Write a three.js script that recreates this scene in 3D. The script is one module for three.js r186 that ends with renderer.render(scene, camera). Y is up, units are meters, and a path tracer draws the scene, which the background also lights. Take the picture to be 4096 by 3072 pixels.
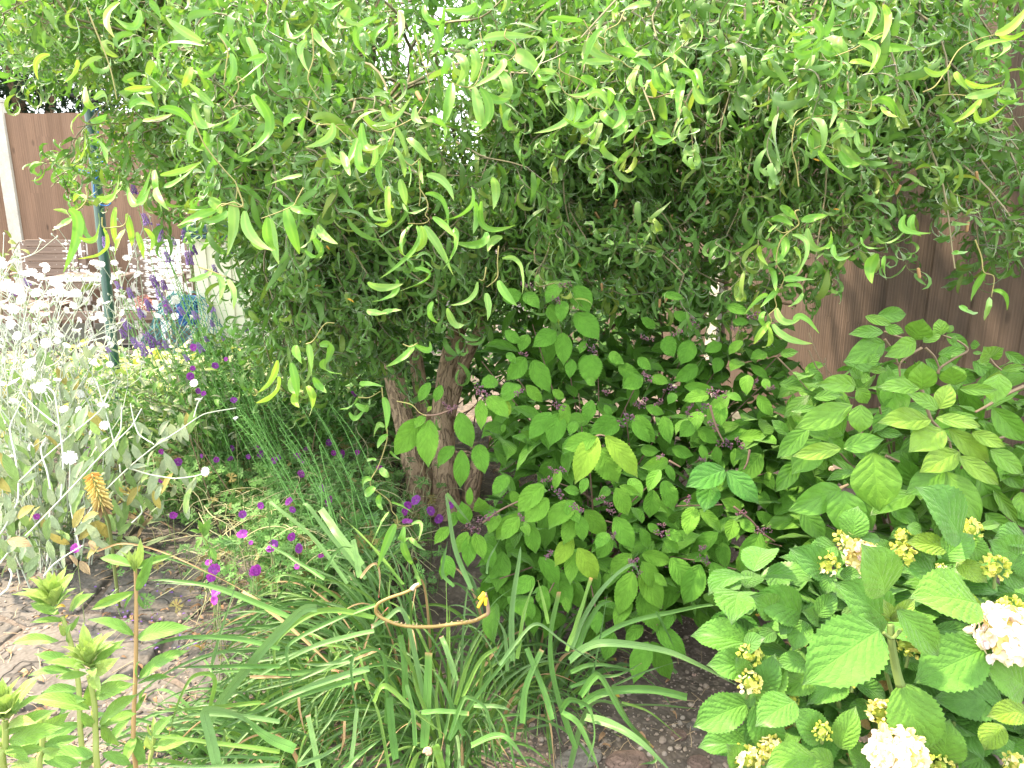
import * as THREE from 'three';
import { mergeGeometries } from 'three/addons/utils/BufferGeometryUtils.js';

/* ---------- camera, sky, sun, exposure ---------- */
const scene = new THREE.Scene();
const FOV = 52, PITCH = 14.65, EYE = 1.5;
const camera = new THREE.PerspectiveCamera(FOV, 4 / 3, 0.05, 300);
camera.position.set(0, EYE, 0);
camera.rotation.x = -THREE.MathUtils.degToRad(PITCH);
camera.updateMatrixWorld(true);
scene.add(camera);
const renderer = new THREE.WebGLRenderer({ antialias: true });
renderer.setSize(1024, 768);
renderer.toneMapping = THREE.LinearToneMapping;
renderer.toneMappingExposure = 3.4;
renderer.shadowMap.enabled = true;
const SUN = new THREE.Vector3(-0.52, 0.8, -0.24).normalize();
{
  // hazy white summer sky, a little brighter round the sun
  const w = 256, h = 128, d = new Float32Array(w * h * 4);
  for (let j = 0; j < h; j++) for (let i = 0; i < w; i++) {
    const el = (0.5 - (h - 1 - j + 0.5) / h) * Math.PI, az = ((i + 0.5) / w - 0.5) * 2 * Math.PI;
    const x = Math.cos(el) * Math.cos(az), y = Math.sin(el), z = Math.cos(el) * Math.sin(az);
    const c = Math.max(0, x * SUN.x + y * SUN.y + z * SUN.z);
    const glow = 0.5 * Math.pow(c, 6);
    const v = y > 0 ? 1.12 + 0.15 * y + glow : 0.4;
    const k = (j * w + i) * 4;
    d[k] = v * 0.96; d[k + 1] = v * 0.99; d[k + 2] = v * 1.03; d[k + 3] = 1;
  }
  const sky = new THREE.DataTexture(d, w, h, THREE.RGBAFormat, THREE.FloatType);
  sky.mapping = THREE.EquirectangularReflectionMapping;
  sky.minFilter = sky.magFilter = THREE.LinearFilter;
  sky.needsUpdate = true;
  scene.background = sky; scene.environment = sky;
}
const sun = new THREE.DirectionalLight(0xffeacb, 4.3);
sun.position.copy(SUN).multiplyScalar(14).add(new THREE.Vector3(-0.5, 0, -4));
sun.target.position.set(-0.5, 0, -4);
sun.castShadow = true; sun.shadow.radius = 5; sun.shadow.mapSize.set(4096, 4096); sun.shadow.bias = -0.0005;
Object.assign(sun.shadow.camera, { left: -8, right: 8, top: 8, bottom: -8, near: 0.5, far: 40 });
scene.add(sun, sun.target);

/* ---------- helpers ---------- */
const V = (x, y, z) => new THREE.Vector3(x, y, z);
let seed = 12345;
const reseed = s => { seed = s >>> 0; };
const R = () => { seed = (seed + 0x6D2B79F5) >>> 0; let t = seed; t = Math.imul(t ^ (t >>> 15), t | 1); t ^= t + Math.imul(t ^ (t >>> 7), t | 61); return ((t ^ (t >>> 14)) >>> 0) / 4294967296; };
const rr = (a, b) => a + (b - a) * R();
const rs = a => (R() * 2 - 1) * a;
const pick = a => a[Math.floor(R() * a.length)];
const clamp = (x, a = 0, b = 1) => Math.min(b, Math.max(a, x));
const lerp = (a, b, t) => a + (b - a) * t;
const smooth = (a, b, x) => { const t = clamp((x - a) / (b - a)); return t * t * (3 - 2 * t); };
// value noise
const hash2 = (x, y) => { let h = Math.imul(x | 0, 374761393) + Math.imul(y | 0, 668265263); h = Math.imul(h ^ (h >>> 13), 1274126177); return ((h ^ (h >>> 16)) >>> 0) / 4294967296; };
function vnoise(x, y) {
  const i = Math.floor(x), j = Math.floor(y), u = x - i, v = y - j, a = u * u * (3 - 2 * u), b = v * v * (3 - 2 * v);
  return lerp(lerp(hash2(i, j), hash2(i + 1, j), a), lerp(hash2(i, j + 1), hash2(i + 1, j + 1), a), b);
}
const fbm = (x, y, o = 4) => { let s = 0, a = 0.5, t = 0; for (let k = 0; k < o; k++) { s += a * vnoise(x, y); t += a; a *= 0.5; x = x * 2.03 + 17.1; y = y * 2.03 + 9.7; } return s / t; };

// picture coordinates (of the 4096 x 3072 photograph) at a depth along the view -> a place in the garden
const FPX = 1536 / Math.tan(THREE.MathUtils.degToRad(FOV / 2));
const P = (sx, sy, d) => V((sx - 2048) / FPX * d, (1536 - sy) / FPX * d, -d).applyMatrix4(camera.matrixWorld);
const Gd = (sx, sy, h = 0) => { const q = P(sx, sy, 1).sub(camera.position); return camera.position.clone().addScaledVector(q, (h - EYE) / q.y); };
const depthOf = p => -p.clone().applyMatrix4(camera.matrixWorldInverse).z;
camera.matrixWorldInverse.copy(camera.matrixWorld).invert();
const KS = 1 / 2.0109;
const crop = (ox, oy) => (cx, cy, d) => P(ox + cx * KS, oy + cy * KS, d);
const cropG = (ox, oy) => (cx, cy, h) => Gd(ox + cx * KS, oy + cy * KS, h);
const gh = (x, z) => 0.03 * (fbm(x * 1.3 + 5, z * 1.3 + 3, 3) - 0.5) + 0.012 * (fbm(x * 9, z * 9, 3) - 0.5);

const used = {};
const numbered = n => { const k = used[n] = (used[n] ?? -1) + 1; return k ? `${n}_${String(k).padStart(3, '0')}` : n; };
const sh = o => { o.castShadow = o.receiveShadow = true; return o; };
function tag(o, label, category, group, kind) {
  if (label) o.userData.label = label;
  if (category) o.userData.category = category;
  if (group) o.userData.group = group;
  if (kind) o.userData.kind = kind;
  return o;
}
function thing(name, label, category, p = V(0, 0, 0), group) {
  const g = new THREE.Group(); g.name = numbered(name); g.position.copy(p); scene.add(g);
  return tag(g, label, category, group);
}
const part = (parent, name, geo, mat) => { const m = sh(new THREE.Mesh(geo, mat)); m.name = name; parent.add(m); return m; };
const solo = (name, geo, mat, label, category, group, kind) => { const m = sh(new THREE.Mesh(geo, mat)); m.name = numbered(name); scene.add(m); return tag(m, label, category, group, kind); };

class MB {
  constructor() { this.p = []; this.u = []; this.c = []; this.i = []; }
  get n() { return this.p.length / 3; }
  v(p, u = 0, v = 0, c = [1, 1, 1]) { this.p.push(p.x, p.y, p.z); this.u.push(u, v); this.c.push(c[0], c[1], c[2]); return this.n - 1; }
  q(a, b, c, d) { this.i.push(a, b, c, a, c, d); }
  t(a, b, c) { this.i.push(a, b, c); }
  add(g, m, col) {
    const base = this.n, pa = g.attributes.position, ua = g.attributes.uv, ca = g.attributes.color, q = V(0, 0, 0);
    for (let k = 0; k < pa.count; k++) {
      q.fromBufferAttribute(pa, k); if (m) q.applyMatrix4(m);
      const c = ca ? [ca.getX(k), ca.getY(k), ca.getZ(k)] : [1, 1, 1];
      this.v(q, ua ? ua.getX(k) : 0, ua ? ua.getY(k) : 0, col ? [c[0] * col[0], c[1] * col[1], c[2] * col[2]] : c);
    }
    if (g.index) for (let k = 0; k < g.index.count; k++) this.i.push(base + g.index.getX(k));
    else for (let k = 0; k < pa.count; k++) this.i.push(base + k);
    return this;
  }
  build(off) {
    const g = new THREE.BufferGeometry();
    if (off) for (let k = 0; k < this.p.length; k += 3) { this.p[k] -= off.x; this.p[k + 1] -= off.y; this.p[k + 2] -= off.z; }
    g.setAttribute('position', new THREE.Float32BufferAttribute(this.p, 3));
    g.setAttribute('uv', new THREE.Float32BufferAttribute(this.u, 2));
    g.setAttribute('color', new THREE.Float32BufferAttribute(this.c, 3));
    g.setIndex(this.i); g.computeVertexNormals();
    return g;
  }
  // tube through points with radii; uv in metres
  tube(pts, rad, seg = 6, col = [1, 1, 1], bump = 0) {
    const n = pts.length, T = V(0, 0, 0), N = V(0, 0, 0), B = V(0, 0, 0); let len = 0, prev = null; const b0 = this.n;
    for (let k = 0; k < n; k++) {
      T.copy(pts[Math.min(n - 1, k + 1)]).sub(pts[Math.max(0, k - 1)]).normalize();
      if (!prev) { N.set(0, 0, 1); if (Math.abs(T.z) > 0.9) N.set(1, 0, 0); } else N.copy(prev);
      N.addScaledVector(T, -N.dot(T)).normalize(); prev = N.clone(); B.crossVectors(T, N);
      if (k) len += pts[k].distanceTo(pts[k - 1]);
      const r0 = typeof rad === 'function' ? rad(k / (n - 1)) : Array.isArray(rad) ? rad[k] : rad;
      for (let s = 0; s <= seg; s++) {
        const a = s / seg * 2 * Math.PI, r = r0 * (1 + (bump ? bump * (vnoise((s % seg) * 1.7 + 3, len * 9 + k * 0.3) - 0.5) : 0));
        const q = pts[k].clone().addScaledVector(N, Math.cos(a) * r).addScaledVector(B, Math.sin(a) * r);
        this.v(q, s / seg * 2 * Math.PI * r0, len, typeof col === 'function' ? col(k / (n - 1)) : col);
      }
    }
    for (let k = 0; k < n - 1; k++) for (let s = 0; s < seg; s++) {
      const a = b0 + k * (seg + 1) + s; this.q(a, a + 1, a + seg + 2, a + seg + 1);
    }
    for (const [k, f] of [[0, 1], [n - 1, 0]]) { const c = this.v(pts[k], 0, 0, typeof col === 'function' ? col(f ? 0 : 1) : col); for (let s = 0; s < seg; s++) { const a = b0 + k * (seg + 1) + s; f ? this.t(c, a + 1, a) : this.t(c, a, a + 1); } }
    return this;
  }
  // ribbon along points; side(k) unit vectors, nor(k); w(t) half width; cols columns; fold = rise of the edges
  ribbon(pts, side, nor, w, cols = 2, fold = 0.2, col = null, edge = null) {
    const n = pts.length, b0 = this.n;
    for (let k = 0; k < n; k++) {
      const t = k / (n - 1), hw = w(t, k);
      for (let s = 0; s <= cols; s++) {
        const x = s / cols * 2 - 1, wave = edge ? edge(t, x) : 0;
        const q = pts[k].clone().addScaledVector(side[k], x * hw * (1 - 0.3 * fold * Math.abs(x))).addScaledVector(nor[k], Math.abs(x) * hw * fold + wave);
        this.v(q, s / cols, t, col ? col(t, x) : [1, 1, 1]);
      }
    }
    for (let k = 0; k < n - 1; k++) for (let s = 0; s < cols; s++) { const a = b0 + k * (cols + 1) + s; this.q(a, a + 1, a + cols + 2, a + cols + 1); }
    return this;
  }
}
function curve(pts, n, tension = 0.5) { return new THREE.CatmullRomCurve3(pts, false, 'catmullrom', tension).getPoints(n); }
function frames(pts, nor0, twist = 0) {
  const side = [], nor = [], T = V(0, 0, 0), n = pts.length; let N = nor0.clone();
  for (let k = 0; k < n; k++) {
    T.copy(pts[Math.min(n - 1, k + 1)]).sub(pts[Math.max(0, k - 1)]).normalize();
    N.addScaledVector(T, -N.dot(T)); if (N.lengthSq() < 1e-8) N.set(0.3, 0.5, 0.8).addScaledVector(T, -T.dot(N)); N.normalize();
    if (twist) N.applyAxisAngle(T, twist / n);
    nor.push(N.clone()); side.push(V(0, 0, 0).crossVectors(T, N).normalize());
  }
  return { side, nor };
}
const mat4 = (p, x, y, z, sx, sy, sz) => new THREE.Matrix4().makeBasis(x.clone().multiplyScalar(sx), y.clone().multiplyScalar(sy), z.clone().multiplyScalar(sz)).setPosition(p);
const TMP = new THREE.Matrix4();
function basis(axis, nrm) { const y = axis.clone().normalize(), z = nrm.clone().addScaledVector(y, -nrm.dot(y)); if (z.lengthSq() < 1e-6) z.set(0.3, 0.2, 0.9).addScaledVector(y, -y.dot(z)); z.normalize(); const x = V(0, 0, 0).crossVectors(y, z); return { x, y, z }; }

/* ---------- textures ---------- */
function dataTex(n, f, srgb, ny = n) {
  const d = new Uint8Array(n * ny * 4);
  for (let j = 0; j < ny; j++) for (let i = 0; i < n; i++) { const c = f((i + 0.5) / n, (j + 0.5) / ny), k = (j * n + i) * 4; for (let q = 0; q < 3; q++) d[k + q] = clamp(Array.isArray(c) ? c[q] : c) * 255; d[k + 3] = 255; }
  const t = new THREE.DataTexture(d, n, ny); t.wrapS = t.wrapT = THREE.RepeatWrapping; t.magFilter = THREE.LinearFilter; t.minFilter = THREE.LinearMipmapLinearFilter; t.generateMipmaps = true;
  if (srgb) t.colorSpace = THREE.SRGBColorSpace; t.needsUpdate = true; return t;
}
// leaf print: veins and cells of the blade; u across, v along
function leafTex(nv, slope, veinW, puff, rough, pale) {
  const f = (u, v) => {
    const t = Math.abs(u - 0.5) * 2, side = u > 0.5 ? 0.5 : 0;
    const s = (v - slope * t * (1 - 0.35 * t)) * nv + side * 0.9 + 0.5 * (vnoise(u * 4 + 5, v * 5) - 0.5) + 0.2 * (vnoise(u * 13, v * 13) - 0.5);
    const fr = Math.abs(s - Math.round(s)), lat = smooth(veinW, veinW * 0.2, fr) * smooth(1.02, 0.75, t) * (s > 0 ? 1 : 0);
    const mid = smooth(0.05 * (1.1 - v) + 0.012, 0.008, t);
    const cellA = Math.abs(vnoise(u * 26 + 3, v * 34) - 0.5) * 2, net = smooth(0.2, 0.02, cellA) * 0.35;
    return { vein: Math.max(mid, lat * 0.75, net * 0.5), puffed: (0.5 - 0.5 * Math.cos(6.283 * fr)) * smooth(0, 0.25, t) * (0.5 + 0.7 * fbm(u * 12 + 8, v * 14, 3)), mot: fbm(u * 7 + 2, v * 9 + 4, 4), fine: vnoise(u * 70, v * 90), mid };
  };
  const color = dataTex(384, (u, v) => {
    const q = f(u, v), m = 0.80 + 0.16 * (q.mot - 0.5) * 2 + 0.05 * (q.fine - 0.5);
    const k = q.vein * pale; return [m * (1 - k) + k * 1.0, m * (1 - k) + k, m * (1 - k) * 0.97 + k * 0.9];
  }, false);
  const bump = dataTex(384, (u, v) => { const q = f(u, v); return clamp(0.35 + puff * q.puffed * 0.5 - q.vein * 0.25 + rough * (fbm(u * 30, v * 40, 3) - 0.5)); }, false);
  return { color, bump };
}
const texCalli = leafTex(7, 0.5, 0.10, 0.55, 0.35, 0.18);
const texVib = leafTex(5, 0.55, 0.09, 0.9, 0.3, 0.22);
const texHyd = leafTex(7, 0.6, 0.085, 0.8, 0.5, 0.4);
const texLance = leafTex(11, 0.4, 0.09, 0.35, 0.25, 0.25);
const texBlade = (() => {
  const st = u => 0.5 + 0.5 * Math.sin(u * 46 + 3 * vnoise(u * 11, 1));
  const color = dataTex(256, (u, v) => { const m = 0.84 + 0.1 * (vnoise(u * 34, v * 3) - 0.5) + 0.14 * (fbm(u * 3, v * 12, 3) - 0.5); const scar = smooth(0.76, 0.83, fbm(u * 5 + 40, v * 30, 3)); return [lerp(m, 1, scar), lerp(m, 0.98, scar), lerp(m, 0.95, scar * 0.6)]; }, false);
  const bump = dataTex(256, (u, v) => 0.4 + 0.3 * st(u) - 0.4 * smooth(0.08, 0.01, Math.abs(u - 0.5)), false);
  return { color, bump };
})();

/* ---------- materials ---------- */
const leafMats = {};
function leafMat(rgb, { tex = null, bump = 0.002, coat = 0.35, coatR = 0.42, tr = 0.32, rough = 0.9, vc = false } = {}) {
  const key = rgb.join() + (tex ? tex.color.id : '') + bump + coat + coatR + tr + rough + vc;
  if (leafMats[key]) return leafMats[key];
  const m = new THREE.MeshPhysicalMaterial({ color: new THREE.Color().setRGB(...rgb), roughness: rough, transmission: tr, thickness: 0, clearcoat: coat, clearcoatRoughness: coatR, specularIntensity: 0.45, side: THREE.DoubleSide, vertexColors: vc });
  if (tex) { m.map = tex.color; m.bumpMap = tex.bump; m.bumpScale = bump; }
  return leafMats[key] = m;
}
const std = (rgb, o = {}) => new THREE.MeshStandardMaterial({ color: new THREE.Color().setRGB(...rgb), roughness: 0.9, ...o });

/* ---------- leaf shapes: unit chord along +Y, upper face +Z ---------- */
function leafGeo({ ratio = 0.5, a = 0.8, b = 0.9, tip = 0.12, bend = 0.6, fold = 0.18, rows = 14, cols = 6, teeth = 0, wave = 0.01, skew = 0, twist = 0, edge = null, notch = 0, petiole = 0 }) {
  const nrow = teeth ? rows * 2 : rows, pts = [], ang0 = rs(0.1); let p = V(0, 0, 0), ang = bend * 0.35;
  const ds = 1 / nrow;
  for (let k = 0; k <= nrow; k++) { pts.push(p.clone()); const t = k / nrow; ang -= bend * ds * (0.6 + 0.8 * t); p = p.clone().add(V(skew * Math.sin(t * 3) * ds, Math.cos(ang) * ds, Math.sin(ang) * ds)); }
  const e = pts[nrow].clone(), q = new THREE.Quaternion().setFromUnitVectors(e.clone().normalize(), V(0, 1, 0)), sc = 1 / e.length();
  pts.forEach(x => x.applyQuaternion(q).multiplyScalar(sc));
  const fr = frames(pts, V(0, 0, 1).applyQuaternion(q), twist), ph = rr(0, 9), ph2 = rr(0, 9), ns = rr(0, 50);
  const prof = t => { const x = Math.pow(Math.max(0, Math.sin(Math.PI * Math.pow(clamp(t), a))), b); return (t > 0.7 ? lerp(x, Math.pow(1 - t, 1.15) * 1.1, smooth(0.72, 1, t) * tip * 6) : x) * ratio * 0.5; };
  const mb = new MB();
  mb.ribbon(pts, fr.side, fr.nor, (t, k) => Math.max(0.002, prof(t) * (1 + 0.07 * (vnoise(t * 5 + ns, ns) - 0.5) + (teeth ? (k % 2 ? teeth : -teeth * 0.7) : 0))), cols, fold,
    edge ? (t, x) => edge(t, Math.abs(x)) : null,
    (t, x) => wave * Math.sin(t * 9 + ph + (x > 0 ? 1.7 : 0)) * Math.abs(x) * Math.abs(x) + wave * 0.5 * Math.sin(t * 21 + ph2) * Math.abs(x));
  return mb.build();
}
function hang(mesh, parent, base, axis, nrm, len, wide = 1) {
  const b = basis(axis, nrm); TMP.copy(mat4(base.clone().sub(parent.position), b.x, b.y, b.z, len * wide, len, len)); TMP.decompose(mesh.position, mesh.quaternion, mesh.scale); return mesh;
}
const toCam = p => camera.position.clone().sub(p).normalize();
// a leaf from a base point to a tip point
function leafAt(parent, geos, mat, b, t, wide = 1, face = 0.75, jitter = 0.35) {
  const ax = t.clone().sub(b), n = V(0, 1, 0).lerp(toCam(b), face).add(V(rs(jitter), rs(jitter), rs(jitter)));
  const m = part(parent, 'leaf', pick(geos), mat); return hang(m, parent, b, ax, n, ax.length(), wide);
}
// InstancedMesh of many small things that nobody could count
function many(parent, name, geo, mat, list, colors) {
  const im = new THREE.InstancedMesh(geo, mat, list.length); im.name = name; const o = parent.isScene ? V(0, 0, 0) : parent.getWorldPosition(V(0, 0, 0));
  list.forEach((m, k) => { TMP.copy(m); TMP.elements[12] -= o.x; TMP.elements[13] -= o.y; TMP.elements[14] -= o.z; im.setMatrixAt(k, TMP); if (colors) im.setColorAt(k, new THREE.Color().setRGB(...colors[k])); });
  sh(im); im.userData.kind = 'stuff'; parent.add(im); return im;
}
function leafCloud(g, name, geos, mat, n, place, len, colour) {
  const lists = geos.map(() => []), cols = geos.map(() => []);
  for (let k = 0; k < n; k++) { const p = place(k); if (!p) continue; const o = V(rs(1), rs(0.7) - 0.2, rs(1)).normalize(), b = basis(o, V(rs(0.6), 1, rs(0.6))), s = len * rr(0.6, 1.25), i = Math.floor(R() * geos.length); lists[i].push(mat4(p, b.x, b.y, b.z, s, s, s)); cols[i].push(colour()); }
  const f = new THREE.Group(); f.name = name; g.add(f); tag(f, null, null, null, 'stuff'); g.updateMatrixWorld(true); geos.forEach((q, i) => many(f, 'leaf_mass', q, mat, lists[i], cols[i]));
}

/* ================= the setting ================= */
const soilTex = (() => {
  const h = (u, v) => 0.55 * fbm(u * 14, v * 14, 5) + 0.3 * fbm(u * 50 + 9, v * 50, 3) + 0.15 * vnoise(u * 150, v * 150);
  const color = dataTex(512, (u, v) => { const a = h(u, v), b = fbm(u * 5 + 30, v * 5, 4), chip = smooth(0.7, 0.78, vnoise(u * 60 + 7, v * 60)); const m = 0.5 + 0.6 * (a - 0.5) + 0.25 * (b - 0.5) + 0.25 * chip; return [m, m * 0.96, m * (0.9 + 0.1 * b)]; }, false);
  const bump = dataTex(512, (u, v) => h(u, v), false);
  return { color, bump };
})();
{
  const xs = [], zs = [];
  for (const q of [-120, -60, -30, -15, -9]) xs.push(q); for (let x = -6; x <= 4.001; x += 0.05) xs.push(x); for (const q of [8, 15, 30, 60, 120]) xs.push(q);
  for (const q of [60, 30, 12, 4, 1]) zs.push(q); for (let z = -0.4; z >= -8.001; z -= 0.05) zs.push(z); for (const q of [-12, -20, -40, -80, -160]) zs.push(q);
  const mb = new MB();
  for (const z of zs) for (const x of xs) { const m = fbm(x * 2.2, z * 2.2, 3), k = smooth(0.35, 0.65, m); mb.v(V(x, gh(x, z), z), x / 1.1, z / 1.1, [lerp(0.8, 1.05, k), lerp(0.78, 1.02, k), lerp(0.74, 1, k)]); }
  const nx = xs.length; for (let j = 0; j < zs.length - 1; j++) for (let i = 0; i < nx - 1; i++) { const a = j * nx + i; mb.q(a, a + 1, a + nx + 1, a + nx); }
  solo('ground', mb.build(), std([0.255, 0.216, 0.18], { map: soilTex.color, bumpMap: soilTex.bump, bumpScale: 0.02, vertexColors: true, side: THREE.DoubleSide }), 'dry crumbly brown garden soil under the tree and shrubs', 'ground', null, 'structure');
}

/* paving: worn flat stones with broken edges, bottom left */
const stoneTex = (() => {
  const crack = (u, v) => { const a = Math.abs(fbm(u * 6 + 3, v * 6, 4) - 0.5) * 2; return smooth(0.05, 0.01, a); };
  const color = dataTex(512, (u, v) => { const a = fbm(u * 12, v * 12, 5), c = crack(u, v); const m = 0.62 + 0.5 * (a - 0.5) + 0.12 * (vnoise(u * 120, v * 120) - 0.5) - 0.3 * c; return [m, m * 0.965, m * 0.93]; }, false);
  const bump = dataTex(512, (u, v) => 0.5 + 0.7 * (fbm(u * 12, v * 12, 5) - 0.5) + 0.15 * (vnoise(u * 90, v * 90) - 0.5) - 0.35 * crack(u, v), false);
  return { color, bump };
})();
{
  reseed(77);
  const path = new THREE.Group(); path.name = 'path'; scene.add(path); tag(path, 'worn grey brown paving stones with crumbling joints at bottom left', 'path', null, 'structure');
  const mats = [[0.19, 0.174, 0.158], [0.208, 0.19, 0.173], [0.176, 0.16, 0.145]].map(c => std(c, { map: stoneTex.color, bumpMap: stoneTex.bump, bumpScale: 0.018 }));
  const pts = [];
  for (let r = 0; r < 5; r++) for (let c = 0; c < 4; c++) pts.push([-1.85 + c * 0.44 + rs(0.12) + (r % 2) * 0.17, -1.5 - r * 0.37 + rs(0.1)]);
  for (const [cx, cz] of pts) {
    if (cx > -0.42 - (cz + 2.9) * 0.1 - 0.25) continue;
    // Voronoi cell clipped from a square
    let poly = [[cx - 0.5, cz - 0.5], [cx + 0.5, cz - 0.5], [cx + 0.5, cz + 0.5], [cx - 0.5, cz + 0.5]];
    for (const [qx, qz] of pts) {
      if (qx === cx && qz === cz) continue; const dx = qx - cx, dz = qz - cz, l = Math.hypot(dx, dz); if (l > 1) continue;
      const lim = l / 2 - 0.002, out = [];
      for (let k = 0; k < poly.length; k++) { const A = poly[k], B = poly[(k + 1) % poly.length], da = ((A[0] - cx) * dx + (A[1] - cz) * dz) / l - lim, db = ((B[0] - cx) * dx + (B[1] - cz) * dz) / l - lim; if (da <= 0) out.push(A); if (da * db < 0) { const t = da / (da - db); out.push([lerp(A[0], B[0], t), lerp(A[1], B[1], t)]); } }
      poly = out;
    }
    // rough outline
    const ring = []; for (let k = 0; k < poly.length; k++) { const A = poly[k], B = poly[(k + 1) % poly.length], l = Math.hypot(B[0] - A[0], B[1] - A[1]), n = Math.max(1, Math.round(l / 0.035)); for (let s = 0; s < n; s++) { const t = s / n; let x = lerp(A[0], B[0], t), z = lerp(A[1], B[1], t); const f = 1 - 0.07 * fbm(x * 14, z * 14, 3) - rr(0, 0.008); ring.push([cx + (x - cx) * f, cz + (z - cz) * f]); } }
    const top = 0.014 + rs(0.005), mb = new MB(), g0 = gh(cx, cz), n = ring.length, tx = rs(0.02), tz = rs(0.02);
    const lay = (f, y, sc) => ring.map(([x, z]) => { const X = cx + (x - cx) * f, Z = cz + (z - cz) * f; return mb.v(V(X, g0 + y + (X - cx) * tx + (Z - cz) * tz + sc * (fbm(X * 7, Z * 7, 3) - 0.5), Z), X * 1.2, Z * 1.2); });
    const L = [lay(1, -0.03, 0), lay(0.985, top - 0.008, 0.01), lay(0.94, top, 0.018), lay(0.6, top, 0.018), lay(0.3, top, 0.018)];
    for (let q = 0; q < 4; q++) for (let k = 0; k < n; k++) { const k2 = (k + 1) % n; mb.q(L[q][k], L[q + 1][k], L[q + 1][k2], L[q][k2]); }
    const c = mb.v(V(cx, g0 + top + 0.018 * (fbm(cx * 7, cz * 7, 3) - 0.5), cz), cx * 1.2, cz * 1.2); for (let k = 0; k < n; k++) mb.t(L[4][k], c, L[4][(k + 1) % n]);
    const m = part(path, 'paving_stone', mb.build(), pick(mats)); m.material.side = THREE.DoubleSide;
  }
}

/* wood for fences and bench */
const woodTex = (() => {
  const g = (u, v) => { const w = u * 9 + 1.2 * fbm(u * 2, v * 1.2, 3); return 0.5 + 0.5 * Math.sin(w * 6.28 + 4 * fbm(u * 3 + 4, v * 2, 3)); };
  const saw = (u, v) => vnoise(u * 3, v * 220);
  const knot = (u, v) => { let k = 0; for (const [a, b] of [[0.3, 0.2], [0.7, 0.62], [0.45, 0.86]]) { const d = Math.hypot((u - a) * 1.0, (v - b) * 6); k = Math.max(k, smooth(0.11, 0.03, d)); } return k; };
  const color = dataTex(256, (u, v) => { const m = 0.72 + 0.12 * (g(u, v) - 0.5) + 0.34 * (fbm(u * 6, v * 5, 4) - 0.5) + 0.1 * (vnoise(u * 60, v * 9) - 0.5) + 0.02 * (saw(u, v) - 0.5) - 0.3 * knot(u, v); return [m, m * 0.985, m * 0.96]; }, false, 1024);
  const bump = dataTex(256, (u, v) => 0.5 + 0.2 * (g(u, v) - 0.5) + 0.3 * (vnoise(u * 60, v * 9) - 0.5) + 0.08 * (saw(u, v) - 0.5) - 0.2 * knot(u, v), false, 1024);
  return { color, bump };
})();
const concreteTex = (() => ({
  color: dataTex(256, (u, v) => { const m = 0.78 + 0.25 * (fbm(u * 10, v * 10, 5) - 0.5) + 0.12 * (vnoise(u * 90, v * 90) - 0.5); return [m, m, m * 0.97]; }, false),
  bump: dataTex(256, (u, v) => 0.5 + 0.4 * (fbm(u * 20, v * 20, 4) - 0.5) - 0.3 * smooth(0.8, 0.88, vnoise(u * 45, v * 45)), false),
}))();
function box(w, h, d, bev = 0.004, uvS = 1) { // bevelled box centred in x,z with its base at y = 0, uv in metres
  const s = new THREE.Shape(), x = w / 2 - bev, z = d / 2 - bev; s.moveTo(-x, -z); s.lineTo(x, -z); s.lineTo(x, z); s.lineTo(-x, z); s.closePath();
  const g = new THREE.ExtrudeGeometry(s, { depth: h - 2 * bev, bevelEnabled: true, bevelThickness: bev, bevelSize: bev, bevelSegments: 1, steps: 1 }); g.translate(0, 0, bev); g.rotateX(-Math.PI / 2);
  const p = g.attributes.position, nn = g.attributes.normal, uv = g.attributes.uv;
  for (let k = 0; k < p.count; k++) { const ax = Math.abs(nn.getX(k)), ay = Math.abs(nn.getY(k)); const u = ay > 0.7 ? p.getX(k) : ax > 0.7 ? p.getZ(k) : p.getX(k), v = ay > 0.7 ? p.getZ(k) : p.getY(k); uv.setXY(k, u * uvS, v * uvS); }
  return g;
}
// one feather-edged board: thin edge and thick edge, slightly irregular
function boardGeo(w, h, k) {
  const mb = new MB(), n = 9, off = k * 0.37; 
  for (let j = 0; j <= n; j++) { const y = h * j / n, sw = 0.002 * Math.sin(j * 1.1 + k); const prof = [[-w / 2, 0.0, 0], [-w / 2, 0.007, 0], [w / 2 - 0.002, 0.016 + sw, 1], [w / 2, 0.013 + sw, 1], [w / 2, -0.003, 1]]; for (const [x, z, u] of prof) mb.v(V(x + sw * 0.6, y, z + sw), (x + w / 2) / w * 0.9 + off, y / 2.2 + off * 0.61); }
  const c = 5; for (let j = 0; j < n; j++) for (let q = 0; q < c; q++) { const a = j * c + q, b = j * c + (q + 1) % c; mb.q(a, b, b + c, a + c); }
  const top = n * c; mb.i.push(top, top + 1, top + 2, top, top + 2, top + 3, top, top + 3, top + 4, 0, 2, 1, 0, 3, 2, 0, 4, 3);
  const g = mb.build().toNonIndexed(); g.computeVertexNormals(); return g;
}
const woodMats = cs => cs.map(c => std(c, { map: woodTex.color, bumpMap: woodTex.bump, bumpScale: 0.004, side: THREE.DoubleSide }));
const sunlitBackWood = woodMats([[0.29, 0.182, 0.121], [0.315, 0.2, 0.135], [0.266, 0.166, 0.109], [0.302, 0.19, 0.127]]);  // lighter copy of the fence wood, sunlight put into the colour
const shadedRightWood = woodMats([[0.165, 0.119, 0.09], [0.183, 0.132, 0.101], [0.15, 0.107, 0.08], [0.174, 0.125, 0.095]]);  // darker copy of the fence wood, the shade on this side painted in
const concreteMat = std([0.62, 0.6, 0.54], { map: concreteTex.color, bumpMap: concreteTex.bump, bumpScale: 0.004 });
const mossyConcrete = std([0.25, 0.25, 0.2], { map: concreteTex.color, bumpMap: concreteTex.bump, bumpScale: 0.006 });
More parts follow.
